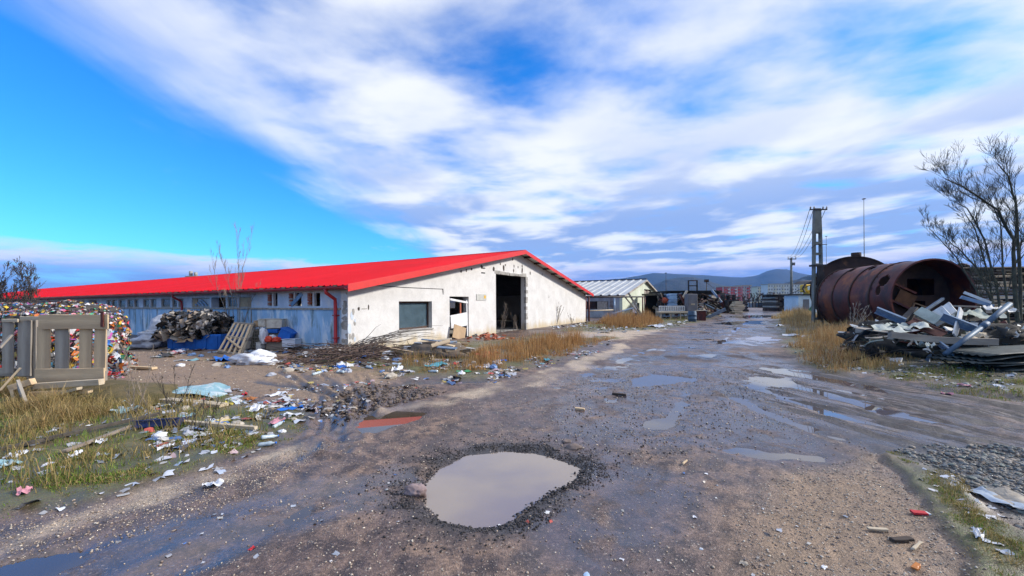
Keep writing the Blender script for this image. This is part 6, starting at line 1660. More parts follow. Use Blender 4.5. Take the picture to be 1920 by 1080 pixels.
# ------------------------------------------------------------------ pallets and planks at the left
pal = thing('wooden_pallet', 'weathered pallet standing upright before the plastic bales', 'pallet', gp(130, 760))
YP = 7.4
def pp(px, py, dy=0): return at(px, py, YP + dy)
def board(name, pts, th, mat, parent, Y):
    """board seen face-on: four photo corners at depth Y, pushed back by th"""
    return MB().poly([at(x, y, Y) for x, y in pts], (0, th, 0)).build(name, mat, parent, bevel=.004)
def gboard(name, px0, px1, py0, py1, Y, mat, parent, th=.025, slant=0.0, vert=True, w=None):
    if vert:
        a = at((px0 + px1) / 2 + slant, py1, Y); c = at((px0 + px1) / 2, py0, Y); wd = abs(px1 - px0) / FPX * Y
    else:
        a = at(px0, (py0 + py1) / 2 + slant, Y); c = at(px1, (py0 + py1) / 2, Y); wd = abs(py1 - py0) / FPX * Y
    L = (c - a).length; xax = (c - a).normalized(); nrm = Vector((0, -1, 0)); yax = nrm.cross(xax).normalized(); nrm = xax.cross(yax)
    M = Matrix.Translation(a) @ Matrix((xax, yax, nrm)).transposed().to_4x4()
    m = MB(); n = 5
    for i in range(n + 1):
        k = L * i / n; j = lambda: random.uniform(-.006, .006)
        m.v += [(k, -wd / 2 + j(), -th / 2), (k, wd / 2 + j(), -th / 2), (k, wd / 2 + j(), th / 2), (k, -wd / 2 + j(), th / 2)]
    for i in range(n):
        for q in range(4):
            a_ = i * 4 + q; b_ = i * 4 + (q + 1) % 4; m.f.append((a_, b_, b_ + 4, a_ + 4))
    m.f += [(3, 2, 1, 0), (n * 4, n * 4 + 1, n * 4 + 2, n * 4 + 3)]
    return m.build(name, mat, parent, bevel=.004, M=M)
gboard('top_board', 73, 203, 590, 617, YP, M_WOOD, pal, vert=False)
gboard('bottom_board', 66, 196, 690, 718, YP, M_WOOD, pal, vert=False, slant=2)
for x0, x1, sl_ in ((70, 95, -1), (104, 130, -1), (150, 173, -1), (178, 200, -2)): gboard('slat', x0, x1, 612, 696, YP + .06, M_WOOD if x0 != 104 else M_WOODG, pal, slant=sl_)
for x0, x1 in ((76, 90), (184, 198)): gboard('stringer', x0, x1, 594, 714, YP + .14, M_WOODG, pal, th=.08)
gboard('bracket', 189, 194, 584, 613, YP - .03, M_RUST, pal, th=.02)
pb = thing('broken_pallet', 'broken grey pallet leaning at the left picture edge', 'pallet', gp(25, 770))
for x0, x1, y0, y1, sl_ in ((5, 26, 602, 700, 0), (35, 60, 600, 705, -2)): gboard('slat', x0, x1, y0, y1, YP + .25, M_WOODG, pb, slant=sl_)
gboard('top_board', 4, 34, 598, 604, YP + .20, M_WOODP, pb, vert=False); gboard('top_board', 38, 74, 593, 600, YP + .18, M_WOODP, pb, vert=False)
for x0, x1 in ((-45, -20), (60, 72)): gboard('stringer', x0, x1, 600, 720, YP + .32, M_WOODG, pb, th=.08)
gboard('rail', -50, 74, 690, 706, YP + .36, M_WOODG, pb, vert=False)
stick_pl = [((0, 652), (22, 628), .05, M_WOODG, 'short grey lath propped against the broken pallet'), ((0, 732), (38, 690), .06, M_WOODP, 'pale lath slanting below the broken pallet')]
for (x0, y0), (x1, y1), w_, mt, lab in stick_pl: tag(plank('lath', at(x0, y0, YP - .2), at(x1, y1, YP - .05), w_, .03, mt), lab, 'lath')
ww = [((20, 728, YP - .35), (62, 715, YP - .3), .22, 'grey board end sticking out at the left of the plank pile'), ((66, 724, YP - .25), (190, 716, YP - .3), .2, 'long pale plank right under the upright pallet'), ((60, 738, YP - .3), (170, 733, YP - .3), .14, 'second plank of the pile below the pallet'), ((70, 750, YP - .4), (150, 728, YP - .4), .09, 'yellowish slanting plank in the pile below the pallet')]
for a, c, w_, lab in ww: tag(plank('plank', at(*a), at(*c), .10, w_ * .5, M_WOODP if 'pale' in lab or 'yell' in lab else M_WOOD), lab, 'plank')
tag(plank('plank', at(58, 785, YP - .8), at(35, 722, YP - .5), .26, .04, M_WOODG, roll=R(80)), 'broad grey plank leaning steeply under the pallet corner', 'plank')
tag(plank('plank', at(35, 792, YP - .75), at(22, 735, YP - .5), .12, .04, M_WOOD, roll=R(80)), 'narrow brown plank leaning left of the broad grey one', 'plank')
# small hump of straw soil that carries them
hc_ = gp(110, 770)
V, Fc = lump((hc_.x - .3, YP + .1, -.12), (1.7, .9, .30), 6, .35, 1.3, 4, -.3)
tag(np_mesh('soil_hump', V, Fc, pmat('straw_soil', (.14, .105, .05), (.08, .07, .03), 6, .95, bump=.8), smooth=True), kind='structure')

# ------------------------------------------------------------------ baled plastic behind the pallet
def bale(label, cx, cy, sx, sy, sz, z0, seed, cols, n, fl=(.05, .16), name='plastic_bale', core=None, amp=.12, square=.75, rz=0.0, cat='bale'):
    th_ = thing(name, label, cat, (cx, cy, 0))
    V, Fc = lump((cx, cy, z0), (sx / 2, sy / 2, sz / 1.75), seed, amp, 1.6, 4, -.75, square, rz)
    np_mesh('core', V, Fc, core or pmat('bale_core', (.08, .07, .065), (.03, .028, .028), 9, .8), th_, smooth=True)  # default core coloured dark, painting shade into the gaps between flakes
    r = np.random.default_rng(seed)
    T = V[Fc]; nrm = np.cross(T[:, 1] - T[:, 0], T[:, 2] - T[:, 0]); ar = np.linalg.norm(nrm, axis=1); k = r.choice(len(Fc), n, p=ar / ar.sum())
    w = r.dirichlet((1, 1, 1), n); C = (T[k] * w[..., None]).sum(1); nn = nrm[k] / ar[k][:, None]
    nn *= np.sign((nn * (C - np.array([cx, cy, z0 + sz / 2]))).sum(1))[:, None]
    flakes('plastic_flakes', C + nn * .02, fl, cols, seed, None, None, th_, flat=.6, normals=nn)
    return th_
VIV = VIV + [(.55, .56, .58), (.42, .42, .44), (.30, .32, .34), (.62, .60, .56), (.10, .10, .10), (.22, .20, .18)]
VIVR = VIV + [(.60, .06, .05), (.62, .20, .05), (.66, .46, .06), (.66, .65, .68)]
for lab, px, py, Y, sx, sy, sz, z0 in (('colourful plastic bale with orange and yellow scraps at the right end of the pile', 150, 600, 10.0, 1.3, 1.4, 1.60, 0), ('colourful plastic bale right behind the upright pallet', 85, 600, 9.7, 1.5, 1.6, 1.60, 0), ('pale plastic bale behind the broken pallet at the left edge', 0, 600, 9.6, 1.9, 1.6, 1.56, 0), ('plastic bale in the back row behind the pallet', 50, 590, 12.2, 3.0, 1.7, 1.82, 0), ('plastic bale in the back row at its right end', 135, 590, 12.2, 1.9, 1.7, 1.80, 0), ('plastic bale in the back row cut by the left edge', -65, 590, 12.4, 3.0, 1.7, 1.80, 0)):
    c = at(px, py, Y); bale(lab, c.x, Y, sx, sy, sz, z0, int(px + 300), VIV if px < 60 else VIVR, 2500, (.04, .30))
ground_flakes('litter', [(195, 690), (240, 660), (262, 680), (240, 705), (205, 715)], 350, (.04, .14), VIVR, 21, 'colourful scraps spilled from the right end of the bales', flat=.6)

# ------------------------------------------------------------------ mottled bale on blue crate, big bags
YC = 15.4
cr = thing('blue_crate', 'blue plastic crate with ragged front under the mottled bale', 'crate', at(360, 655, YC))
a_, c_ = at(314, 655, YC), at(413, 627, YC); a_.z = 0
for (x0, x1, y0, y1) in ((a_.x, c_.x, YC, YC + .05), (a_.x, c_.x, YC + 1.15, YC + 1.2)):
    MB().box((x0, y0, 0.02), (x1, y1, c_.z), jit=.02).build('side', M_BLUEP, cr, bevel=.008)
for x0 in (a_.x, c_.x - .05): MB().box((x0, YC + .055, .02), (x0 + .05, YC + 1.145, c_.z), jit=.01).build('side', M_BLUEP, cr)
for k in range(5): x0 = a_.x + .1 + k * (c_.x - a_.x - .3) / 4; MB().box((x0, YC - .03, .03), (x0 + .1, YC - .002, c_.z - .05)).build('rib', M_BLUEP, cr, bevel=.006)
MB().box((a_.x + .06, YC + .06, .02), (c_.x - .06, YC + 1.14, .06)).build('bottom', M_BLUEP, cr)
tag(sheet_piece(at(347, 641, YC - .1), .5, .35, .4, .2, 5, 7, (.5, .9)).build('torn_sheet', M_CARD, None, True), 'torn brown sheet hanging on the front of the blue crate', 'sheet')
bc_ = at(360, 612, YC + .5)
BLK = [(.02, .02, .02), (.03, .028, .026), (.55, .50, .44), (.42, .35, .28), (.62, .58, .54), (.02, .02, .02), (.35, .27, .2)]
bale('mottled black and beige bale lying on the blue crate', bc_.x, YC + .6, 2.1, 1.4, .85, c_.z - .02, 77, BLK, 620, (.12, .38), 'mottled_bale', pmat('black_film', (.02, .02, .02), (.05, .045, .04), 5, .5), .30, .55)
M_SACK = pmat('white_sack', (.44, .47, .54), (.30, .33, .40), 3, .7, bump=.5, c3=(.28, .28, .28), s3=2)
p_ = at(308, 612, 17.4); bag(0, 0, (.46, .4, .66), M_SACK, 'tall white sack standing against the blue wall', 11, .22, 'big_sack', 'sack', .35, 0, rz=.3, pos=(p_.x, 17.4, .15))
p_ = at(290, 630, 16.6); bag(0, 0, (.60, .45, .42), M_SACK, 'slumped grey white sack left of the blue crate', 12, .3, 'big_sack', 'sack', .3, 0, pos=(p_.x, 16.6, 0))
p_ = at(272, 640, 16.0); bag(0, 0, (.6, .45, .28), M_SACK, 'flat sack at the left foot of the sack pile', 13, .35, 'big_sack', 'sack', .3, 0, pos=(p_.x, 16.0, 0))
p_ = at(335, 603, 18.2); bag(0, 0, (.45, .35, .6), pmat('blue_white_sack', (.30, .40, .52), (.42, .46, .50), 4, .6), 'blue tinged sack behind the tall white one', 14, .3, 'big_sack', 'sack', .2, 0, pos=(p_.x, 18.2, .35))
# leaning pallets
def lean_pallet(label, base0, base1, top0, top1, n, mat, name='leaning_pallet'):
    """four corners in world; rails along the edges, slats between"""
    t_ = thing(name, label, 'pallet', base0)
    b0, b1, t0, t1 = map(Vector, (base0, base1, top0, top1))
    nrm = (b1 - b0).cross(t0 - b0).normalized()
    for k in range(3):
        f = k / 2; plank('stringer', b0.lerp(b1, f), t0.lerp(t1, f), .06, .09, mat, t_)
    for k in range(n):
        f = (k + .3) / n; off = nrm * (.06 if nrm.y < 0 else -.06)
        plank('slat', b0.lerp(t0, f) + off, b1.lerp(t1, f) + off, .09, .02, mat, t_, roll=R(60))
    return t_
YL = 14.2
lp = thing('leaning_pallet', 'wooden pallet leaning to the right before the blue wall', 'pallet', at(430, 664, YL))
B0, B1, T0_, T1_ = at(410, 659, YL), at(447, 666, YL - .3), at(440, 606, YL + .9), at(470, 609, YL + .7)
for k in range(5):
    f = k / 4; plank('slat', B0.lerp(B1, f), T0_.lerp(T1_, f), .075, .03, M_WOOD, lp)
for f in (0, .5, 1): plank('stringer', B0.lerp(T0_, f) + Vector((-.03, .05, 0)), B1.lerp(T1_, f) + Vector((.05, .05, 0)), .09, .09, M_WOODG, lp)
plank('brace', B0.lerp(T0_, .5) + Vector((0, -.05, 0)), B1.lerp(T1_, .22) + Vector((0, -.05, 0)), .08, .03, M_WOOD, lp)
lp2 = thing('leaning_pallet', 'second pallet leaning just behind the first one, seen edge-on', 'pallet', at(458, 666, YL + .2))
B0, B1, T0_, T1_ = at(452, 667, YL - .1), at(462, 664, YL + .9), at(474, 606, YL + .8), at(480, 606, YL + 1.8)
for f in (0, .33, .66, 1): plank('slat', B0.lerp(B1, f), T0_.lerp(T1_, f), .08, .03, M_WOODP if f < .1 else M_WOODG, lp2)
for f in (0.05, .5, .95): plank('stringer', B0.lerp(T0_, f), B1.lerp(T1_, f), .08, .1, M_WOODG, lp2)
# wire cage with junk, boxes
wc = thing('wire_cage', 'rusty wire cage full of rubbish behind the leaning pallets', 'cage', at(482, 650, 15.6))
a_, c_ = at(468, 655, 15.6), at(498, 610, 15.6)
for k in range(8):
    x_ = a_.x + (c_.x - a_.x) * k / 7
    for y_ in (15.5, 16.5): MB().tube([(x_, y_, 0), (x_, y_, c_.z)], .012, 4).build('wire', M_WOODG, wc)
for k in range(7):
    z_ = .05 + (c_.z - .1) * k / 6
    for y_ in (15.49, 16.51): MB().tube([(a_.x, y_, z_), (c_.x, y_, z_)], .012, 4).build('wire', M_WOODG, wc)
MB().box((a_.x + .05, 15.6, .02), (c_.x - .05, 16.4, c_.z * .8), jit=.06).build('contents', pmat('mixed_rubbish', (.25, .24, .18), (.08, .09, .06), 5, .9, c3=(.5, .5, .48), s3=6), wc)
def carton(px0, px1, py0, py1, Y, d, mat, label, z0=None, flap=True, rz=0.0, name='box', cat='box'):
    a_ = at(px0, py1, Y); c_ = at(px1, py0, Y); z = a_.z if z0 is None else z0
    w_ = c_.x - a_.x; h_ = c_.z - a_.z
    b_ = thing(name, label, cat, ((a_.x + c_.x) / 2, Y + d / 2, z), rz); Mx = WM[b_.name]
    MB().box((-w_ / 2, -d / 2, 0), (w_ / 2, d / 2, h_), jit=.015).build('body', mat, b_, bevel=.012, M=Mx)
    if flap:
        MB().box((-w_ / 2 - .01, -d / 2 - .01, h_ + .004), (-.01, d / 2 + .01, h_ + .018), jit=.008).build('flap', mat, b_, M=Mx); MB().box((.01, -d / 2 - .01, h_ + .004), (w_ / 2 + .01, d / 2 + .01, h_ + .018), jit=.008).build('flap', mat, b_, M=Mx)
    return b_
M_OFFW = pmat('offwhite_card', (.66, .62, .52), (.56, .51, .42), 3, .8, c3=(.4, .35, .28), s3=2.5)
YJ = 15.2
carton(498, 549, 640, 656, YJ, .8, M_WOODG, 'low grey wooden box at the bottom of the junk pile', 0.0, False)
carton(498, 524, 622, 641, YJ + .35, .6, M_WOODG, 'dark grey carton in the middle of the junk pile')
wb = carton(528, 553, 637, 651, YJ - .25, .5, pmat('white_foam', (.66, .70, .78), (.56, .6, .68), 3, .6), 'white foam box at the right foot of the junk pile')
carton(496, 520, 617, 625, YJ + .25, .5, M_BLUEP, 'flat blue crate under the cream carton', flap=False)
carton(498, 526, 599, 616, YJ + .3, .6, M_OFFW, 'cream carton lying on top of the junk pile', rz=.1)
carton(484, 499, 599, 613, YJ + .25, .5, M_OFFW, 'smaller cream sack-like carton left of the top carton', rz=-.2)
carton(473, 486, 602, 612, YJ + .3, .4, M_CARD, 'brown carton at the left end of the pile top', rz=.3)
carton(502, 515, 633, 642, YJ - .02, .3, M_GALV, 'small grey carton on the low wooden box')
bb = thing('blue_basket', 'blue plastic box tipped on its side on the junk pile', 'box', at(533, 628, YJ))
Mx = WM[bb.name] @ Matrix.Rotation(R(28), 4, 'Y') @ Matrix.Translation((0, 0, -.2))
MB().box((-.22, 0, -.02), (.22, .45, .36), jit=.012).build('body', M_BLUEP, bb, bevel=.015, M=Mx); MB().box((-.25, -.03, .362), (.25, .48, .40)).build('rim', M_BLUEP, bb, bevel=.01, M=Mx)
bag(0, 0, (.20, .17, .13), pmat('orange_bag', (.70, .08, .03), (.6, .06, .03), 4, .45), 'bright orange red bag on the junk pile', 21, .25, pos=at(503, 641, YJ - .05), dz=0)
bag(0, 0, (.15, .15, .11), pmat('orange_bag', (.70, .08, .03), None), 'second orange red bag right of the first', 22, .25, pos=at(519, 641, YJ - .05), dz=0)
bag(0, 0, (.13, .12, .12), M_FILM, 'small white bag between the two orange bags', 23, .3, pos=at(511, 638, YJ + .05), dz=0)
bag(0, 0, (.12, .15, .36), M_FILM, 'hanging translucent sheet left of the orange bags', 24, .3, pos=at(494, 645, YJ - .1), dz=0)
carton(479, 489, 640, 652, YJ - .2, .3, M_WHITE, 'small white carton before the wire cage', 0.05)
# ------------------------------------------------------------------ brush pile, rubble heap
bpile = thing('brush_pile', 'tangled heap of cut branches between the junk and the gable', 'brush pile', gp(650, 665))
m = MB(); rd = random.Random(17)
for k in range(480):
    px = rd.gauss(650, 62); py = rd.uniform(648, 684); p = gp(min(max(px, 545), 770), py)
    ang_ = rd.uniform(0, 6.28); L_ = rd.uniform(.5, 1.8); el = rd.uniform(-.12, .30)
    d_ = Vector((math.cos(ang_), math.sin(ang_) * .7, el)); p.z = rd.uniform(.02, .34) * math.exp(-((px - 645) / 75) ** 2)
    pts = [p + d_ * L_ * t_ + Vector((rd.uniform(-.05, .05), rd.uniform(-.05, .05), rd.uniform(-.03, .05) - .15 * t_ * t_)) for t_ in (0, .35, .7, 1)]
    m.tube(pts, [.016, .013, .009, .005], 4, cap=False)
m.build('branches', pmat('cut_branches', (.13, .085, .07), (.07, .05, .04), 8, .9), bpile)
m = MB()
for k in range(26):
    p = gp(rd.uniform(640, 700), rd.uniform(655, 668)); e = at(rd.uniform(690, 835), rd.uniform(608, 642), p.y - rd.uniform(-.3, .8)); mid = p.lerp(e, .5) + Vector((0, 0, rd.uniform(.05, .35)))
    p.z = .1; m.tube([p, p.lerp(mid, .5) + Vector((0, 0, .1)), mid, mid.lerp(e, .6) + Vector((0, 0, .05)), e], [.013, .011, .009, .006, .003], 4, cap=False)
m.build('arching_twigs', M_BARKL, bpile)
rh = thing('rubble_heap', 'heap of broken boards and plaster in front of the gable', 'rubble heap', gp(815, 668))
hc2 = gp(815, 668)
V, Fc = lump((hc2.x, hc2.y, -.1), (1.3, .8, .42), 9, .4, 1.5, 4, -.3); np_mesh('earth', V, Fc, pmat('rubble_earth', (.16, .125, .095), (.10, .08, .065), 4, .95, bump=.8), rh, smooth=True)
for k in range(34):
    p = Vector((hc2.x + rd.gauss(-.1, .65), hc2.y + rd.gauss(-.2, .35), 0)); p.z = .12 + .32 * math.exp(-((p.x - hc2.x) / .7) ** 2) + rd.uniform(-.05, .08)
    a2 = rd.uniform(-.9, .9); L_ = rd.uniform(.35, .95)
    plank('broken_board', p - Vector((math.cos(a2), math.sin(a2) * .5, rd.uniform(-.3, .3))) * L_ / 2, p + Vector((math.cos(a2), math.sin(a2) * .5, rd.uniform(-.1, .35))) * L_ / 2, rd.uniform(.07, .16), .03, rd.choice([M_WOOD, M_WOODG, M_WHITE, M_DARKWOOD, M_GALV, M_WOODP]), rh, roll=rd.uniform(-1, 1))
p_ = at(838, 662, hc2.y - .3); bk = thing('concrete_block', 'pale grey concrete block lying tilted on the rubble heap', 'block', p_, .5)
Mx = WM[bk.name] @ Matrix.Rotation(R(-28), 4, 'Y')
MB().box((-.26, -.13, -.1), (.26, .13, .1), jit=.012).build('body', M_CONC, bk, bevel=.012, M=Mx); MB().box((-.262, -.08, -.04), (-.20, .08, .04)).build('recess', M_WOODG, bk, M=Mx)
for k in range(46):
    p = gp(rd.gauss(920, 18), rd.gauss(634, 3.2)); a2 = rd.uniform(0, 3.1); s_ = rd.uniform(.8, 1.1)
    o_ = MB().box((-.12, -.06, 0), (.12, .06, .065), Matrix.Translation((p.x, p.y, rd.uniform(-.01, .09))) @ Matrix.Rotation(a2, 4, 'Z') @ Matrix.Rotation(rd.uniform(-.5, .5), 4, 'Y') @ Matrix.Scale(s_, 4), jit=.008).build('brick', M_BRICK if k % 7 else M_CONC)
    tag(o_, 'loose red brick in the brick scatter before the doorway', 'brick', 'loose bricks before the doorway')
bo = at(868, 638, gp(868, 638).y); tag(gplank(gx(852), 0.0, gx(856), dz1 * .30, .95, 'leaning_board', y=-.22, mat=M_CARD, par=None, th=.03), 'brown board leaning across the foot of the broken door', 'board')
bx_ = hit(797, 607, 1); bxw = thing('yellow_box', 'yellow carton on the ledge inside the gable window', 'box', BM @ Vector((bx_.x, .6, wz0)), ROTB)
MB().box((-.28, -.12, 0), (.28, .12, .42)).build('body', M_YELLOW, bxw, bevel=.01, M=WM[bxw.name]); MB().box((-.24, -.13, .30), (.24, -.121, .38)).build('label_strip', M_CARD, bxw, M=WM[bxw.name])

# ------------------------------------------------------------------ scrap heap at the right
hx, hy = 12.6, 11.9
V, Fc = lump((hx + .25, hy, -.2), (2.6, 1.7, 1.1), 15, .28, 2.6, 5, -.3)
sh_m = tag(np_mesh('scrap_mound', V, Fc, pmat('dark_debris', (.045, .042, .038), (.02, .02, .02), 5, .9, bump=1.0, c3=(.10, .11, .06), s3=2), smooth=True), 'dark mound of debris under the scrap metal', 'mound')
r2 = np.random.default_rng(5); T = V[Fc]; k = r2.choice(len(Fc), 900); w = r2.dirichlet((1, 1, 1), 900); C = (T[k] * w[..., None]).sum(1); C = C[C[:, 2] > .02]
flakes('scrap_flakes', C + np.array([0, 0, .03]), (.06, .26), [(.45, .5, .5), (.30, .36, .38), (.6, .62, .62), (.10, .12, .10), (.05, .05, .05), (.2, .22, .15), (.36, .22, .14)], 33, 'broken flakes and leaves of scrap over the mound', 'debris', flat=.6)
def sc(name, label, cat, a, c, w_, h_, mat, roll=0.0, warp=0.0): return tag(plank(name, at(*a), at(*c), w_, h_, mat, roll=roll, warp=warp), label, cat)
def channel(name, label, a, c, w_, d_, mat, roll=0.0, cat='steel channel', ribs=0):
    p0, p1 = at(*a), at(*c); L_ = (p1 - p0).length; M = frame(p0, p1, roll)
    t_ = thing(name, label, cat, p0)
    MB().box((0, -w_ / 2, 0), (L_, w_ / 2, .015)).build('web', mat, t_, M=M)
    for s_ in (-1, 1): MB().box((0, s_ * w_ / 2 - .008, .016), (L_, s_ * w_ / 2 + .008, d_)).build('flange', mat, t_, M=M)
    for k in range(ribs): MB().box((0, -w_ / 2 + .03 + k * (w_ - .06) / max(1, ribs - 1) - .012, -.02), (L_, -w_ / 2 + .03 + k * (w_ - .06) / max(1, ribs - 1) + .012, -.001)).build('rib', mat, t_, M=M)
    return t_
channel('steel_channel', 'blue grey ribbed steel channel sticking out left of the heap', (1644, 580, 11.4), (1698, 602, 10.9), .20, .07, M_GALV, R(120), ribs=3)
channel('steel_channel', 'long blue steel channel across the middle of the heap', (1767, 592, 11.0), (1842, 622, 10.4), .22, .06, M_GALV, R(115), ribs=2)
channel('steel_channel', 'short steel channel pointing down at the foot of the heap', (1763, 643, 9.9), (1790, 664, 9.5), .13, .05, M_GALV, R(100))
channel('rusty_gutter', 'white gutter piece with rust brown inside on the heap', (1705, 603, 10.9), (1768, 630, 10.2), .24, .07, pmat('rust_inside', (.22, .10, .07), (.16, .07, .05), 4, .8, c3=(.6, .6, .6), s3=2), R(35), 'gutter')
channel('rusty_gutter', 'small rusty bracket piece at the foot of the heap', (1790, 658, 9.7), (1815, 675, 9.4), .2, .05, pmat('rust_inside', (.22, .10, .07), None), R(30), 'gutter')
pi = thing('blue_pipe', 'long blue grey pipe slanting over the scrap heap', 'pipe', at(1772, 664, 9.3))
MB().tube([at(1772, 664, 9.3), at(1845, 610, 9.7)], .052, 12).build('tube', M_PIPE, pi, True); MB().tube([at(1843, 611.5, 9.69), at(1893, 570, 10.0)], .06, 12).build('tube', M_PIPE, pi, True); MB().tube([at(1841, 613, 9.68), at(1850, 606, 9.73)], .07, 12).build('coupling', M_PIPE, pi, True)
sc('white_board', 'chalky white board standing upright on the heap', 'board', (1790, 630, 10.6), (1802, 580, 11.0), .19, .04, M_WHITE, R(80))
sc('pale_sheet', 'white cracked sheet beside the upright white board', 'sheet', (1752, 582, 11.4), (1772, 604, 11.1), .42, .03, M_WHITE, R(70))
sc('pale_sheet', 'second white sheet overlapping the cracked one', 'sheet', (1770, 573, 11.6), (1784, 590, 11.3), .30, .03, M_WHITE, R(60))
sc('pale_sheet', 'pale green grey panel left of the white sheets', 'sheet', (1720, 582, 11.5), (1760, 602, 11.1), .30, .04, pmat('greenish_panel', (.42, .47, .42), (.3, .34, .3), 4, .8), R(50))
sc('long_timber', 'long grey timber lying across the front of the heap', 'timber', (1668, 627, 10.1), (1868, 641, 9.7), .13, .16, M_WOODG, 0, -.05)
sc('top_channel', 'white lath at the back top of the heap', 'lath', (1807, 548, 12.6), (1858, 568, 12.2), .12, .08, M_WHITE)
sc('top_channel', 'blue lath below the white one at the back of the heap', 'lath', (1802, 557, 12.4), (1862, 574, 12.0), .16, .10, M_GALV)
sc('black_post', 'black post end leaning behind the ribbed channel', 'post', (1694, 603, 11.4), (1716, 580, 11.7), .16, .16, M_IRON)
sc('thin_bar', 'thin dark bar pointing up to the tank', 'bar', (1735, 582, 11.8), (1768, 560, 12.2), .07, .07, M_PIPE)
sc('grey_plank', 'greyish plank lying flat behind the upright board', 'plank', (1790, 574, 11.9), (1850, 576, 11.8), .2, .05, M_WOODG)
for px, py, Y, sx, sy, mt, lab in ((1665, 622, 10.5, 1.0, .6, pmat('grey_tarp', (.40, .44, .43), (.28, .32, .3), 3, .7), 'wide grey torn sheet at the left end of the heap'), (1705, 616, 10.6, .8, .5, pmat('grey_tarp', (.4, .44, .43), None), 'ragged grey sheet right of the wide one'), (1830, 636, 10.0, .4, .3, M_WOODP, 'crumpled cream paper near the blue pipe'), (1735, 652, 9.8, .22, .3, pmat('grey_tarp', (.4, .44, .43), None), 'hanging pale rag at the foot of the heap'), (1840, 596, 11.2, .9, .6, pmat('dusty_green', (.34, .38, .34), (.24, .28, .24), 4), 'dusty green sheet behind the blue channel'), (1885, 585, 11.4, .5, .3, M_WHITE, 'white shard near the tree stems'), (1862, 585, 11.5, .6, .4, M_WHITE, 'white flake pile before the tree')):
    p = at(px, py, Y); tag(sheet_piece(p, sx, sy, random.uniform(-.4, .4), .16, px, 9, (.05, .25)).build('torn_sheet', mt, None, True), lab, 'sheet')
wr = tag(MB().tube([at(1600, 676, 10.3), at(1640, 664, 10.4), at(1690, 656, 10.4), at(1740, 658, 10.1), at(1790, 690, 9.3)], .018, 5).build('black_hose', M_BLACK, None, True), 'black hose curving along the foot of the heap', 'hose')
V, Fc = lump((at(1655, 640, 10.4).x, 10.7, .0), (.26, .22, .30), 55, .6, 2.6, 4, -.6); tag(np_mesh('dark_hole_lump', V, Fc, M_BLACK, None, smooth=True), 'black lump standing in for the dark hole at the left foot of the heap', 'drum')  # black lump paints the dark hole under the grey sheet
# dark corrugated sheets, stacked
cst = thing('corrugated_stack', 'stack of dark corrugated sheets at the right picture edge', 'sheets', gp(1880, 715))
M_DKS = pmat('dark_corrugated', (.035, .05, .05), (.02, .026, .026), 2, .55, c3=(.06, .08, .08), s3=3)
for k in range(9):
    z0 = .04 + k * .052; dx_ = random.uniform(-.25, .25)
    m = MB()
    def fn(u, v, z0=z0, dx_=dx_, k=k): return (10.6 + dx_ + u * 3.4 - (k % 3) * .12, 8.75 + v * 1.1 + random.uniform(-.01, .01) + u * .12, z0 + .022 * math.sin(v * 44) + .30 * u * (k / 9) + .04 * math.sin(u * 5 + k * 1.7))
    m.grid(fn, 10, 28).build('sheet', M_DKS, cst, True, solid=.012)
MB().box((10.4, 8.8, -.1), (10.6, 9.8, .03)).build('bearer', M_DARKWOOD, cst); MB().box((12.6, 8.8, -.1), (12.8, 9.8, .03)).build('bearer', M_DARKWOOD, cst)
# slab timber stack behind the tree
sst = thing('slab_stack', 'tall stack of rough slab timber behind the tree', 'timber', at(1880, 566, 26))
rd = random.Random(2)
a_, c_ = at(1806, 600, 26), at(1990, 503, 26)
for k in range(19):
    z0 = k * c_.z / 19; x_ = a_.x + rd.uniform(-.1, .3)
    while x_ < c_.x:
        L_ = rd.uniform(.7, 2.2); MB().box((x_, 26 + rd.uniform(-.25, .1), z0 + rd.uniform(0, .03)), (x_ + L_ - .06, 27.8, z0 + c_.z / 19 * rd.uniform(.55, .95)), jit=.025).build('slab', rd.choice([M_WOODG, M_WOOD, M_WOODP, M_DARKWOOD, M_DARKWOOD]), sst); x_ += L_
MB().box((a_.x - .3, 25.7, c_.z + .02), (c_.x, 28, c_.z + .12), jit=.04).build('cover', M_DARKWOOD, sst)
V, Fc = lump((a_.x + .5, 26.5, c_.z + .1), (.4, .3, .2), 4, .3); np_mesh('stone_weight', V, Fc, M_RUSTD, sst, smooth=True)

# smaller strips, laths and plates lying about on the mound, as parts of it
rs = random.Random(91)
for k in range(110):
    x_ = hx + rs.gauss(-.1, 1.3); y_ = hy + rs.gauss(-.7, .55)
    e_ = 1 - ((x_ - hx) / 3.1) ** 2 - ((y_ - hy) / 1.8) ** 2
    z_ = max(.05, .95 * max(e_, 0) ** .6 - .05) + rs.uniform(0, .18)
    a2 = rs.uniform(0, 6.28); L_ = rs.uniform(.3, 1.3); d_ = Vector((math.cos(a2), math.sin(a2) * .6, rs.uniform(-.35, .35))) * L_ / 2
    plank('scrap_strip', Vector((x_, y_, z_)) - d_, Vector((x_, y_, z_)) + d_, rs.uniform(.04, .22), rs.uniform(.012, .04), rs.choice([M_WHITE, M_GALV, M_WOODG, M_WOODG, M_IRON, M_RUST, M_PIPE, M_WHITE, M_DARKWOOD, MATS['greenish_panel']]), sh_m, roll=rs.uniform(-.9, .9), warp=rs.uniform(-.05, .05))

pk = thing('packet', 'flat red and white packet lying on the dirt at lower right', 'packet', gpt(1725, 965, .004), R(-14))
MB().box((-.058, -.025, 0), (.045, .025, .018), jit=.002).build('box', M_RC, pk, bevel=.002, M=WM[pk.name])
MB().box((.0455, -.025, 0), (.062, .025, .018), jit=.002).build('end', M_WHITE, pk, bevel=.002, M=WM[pk.name])

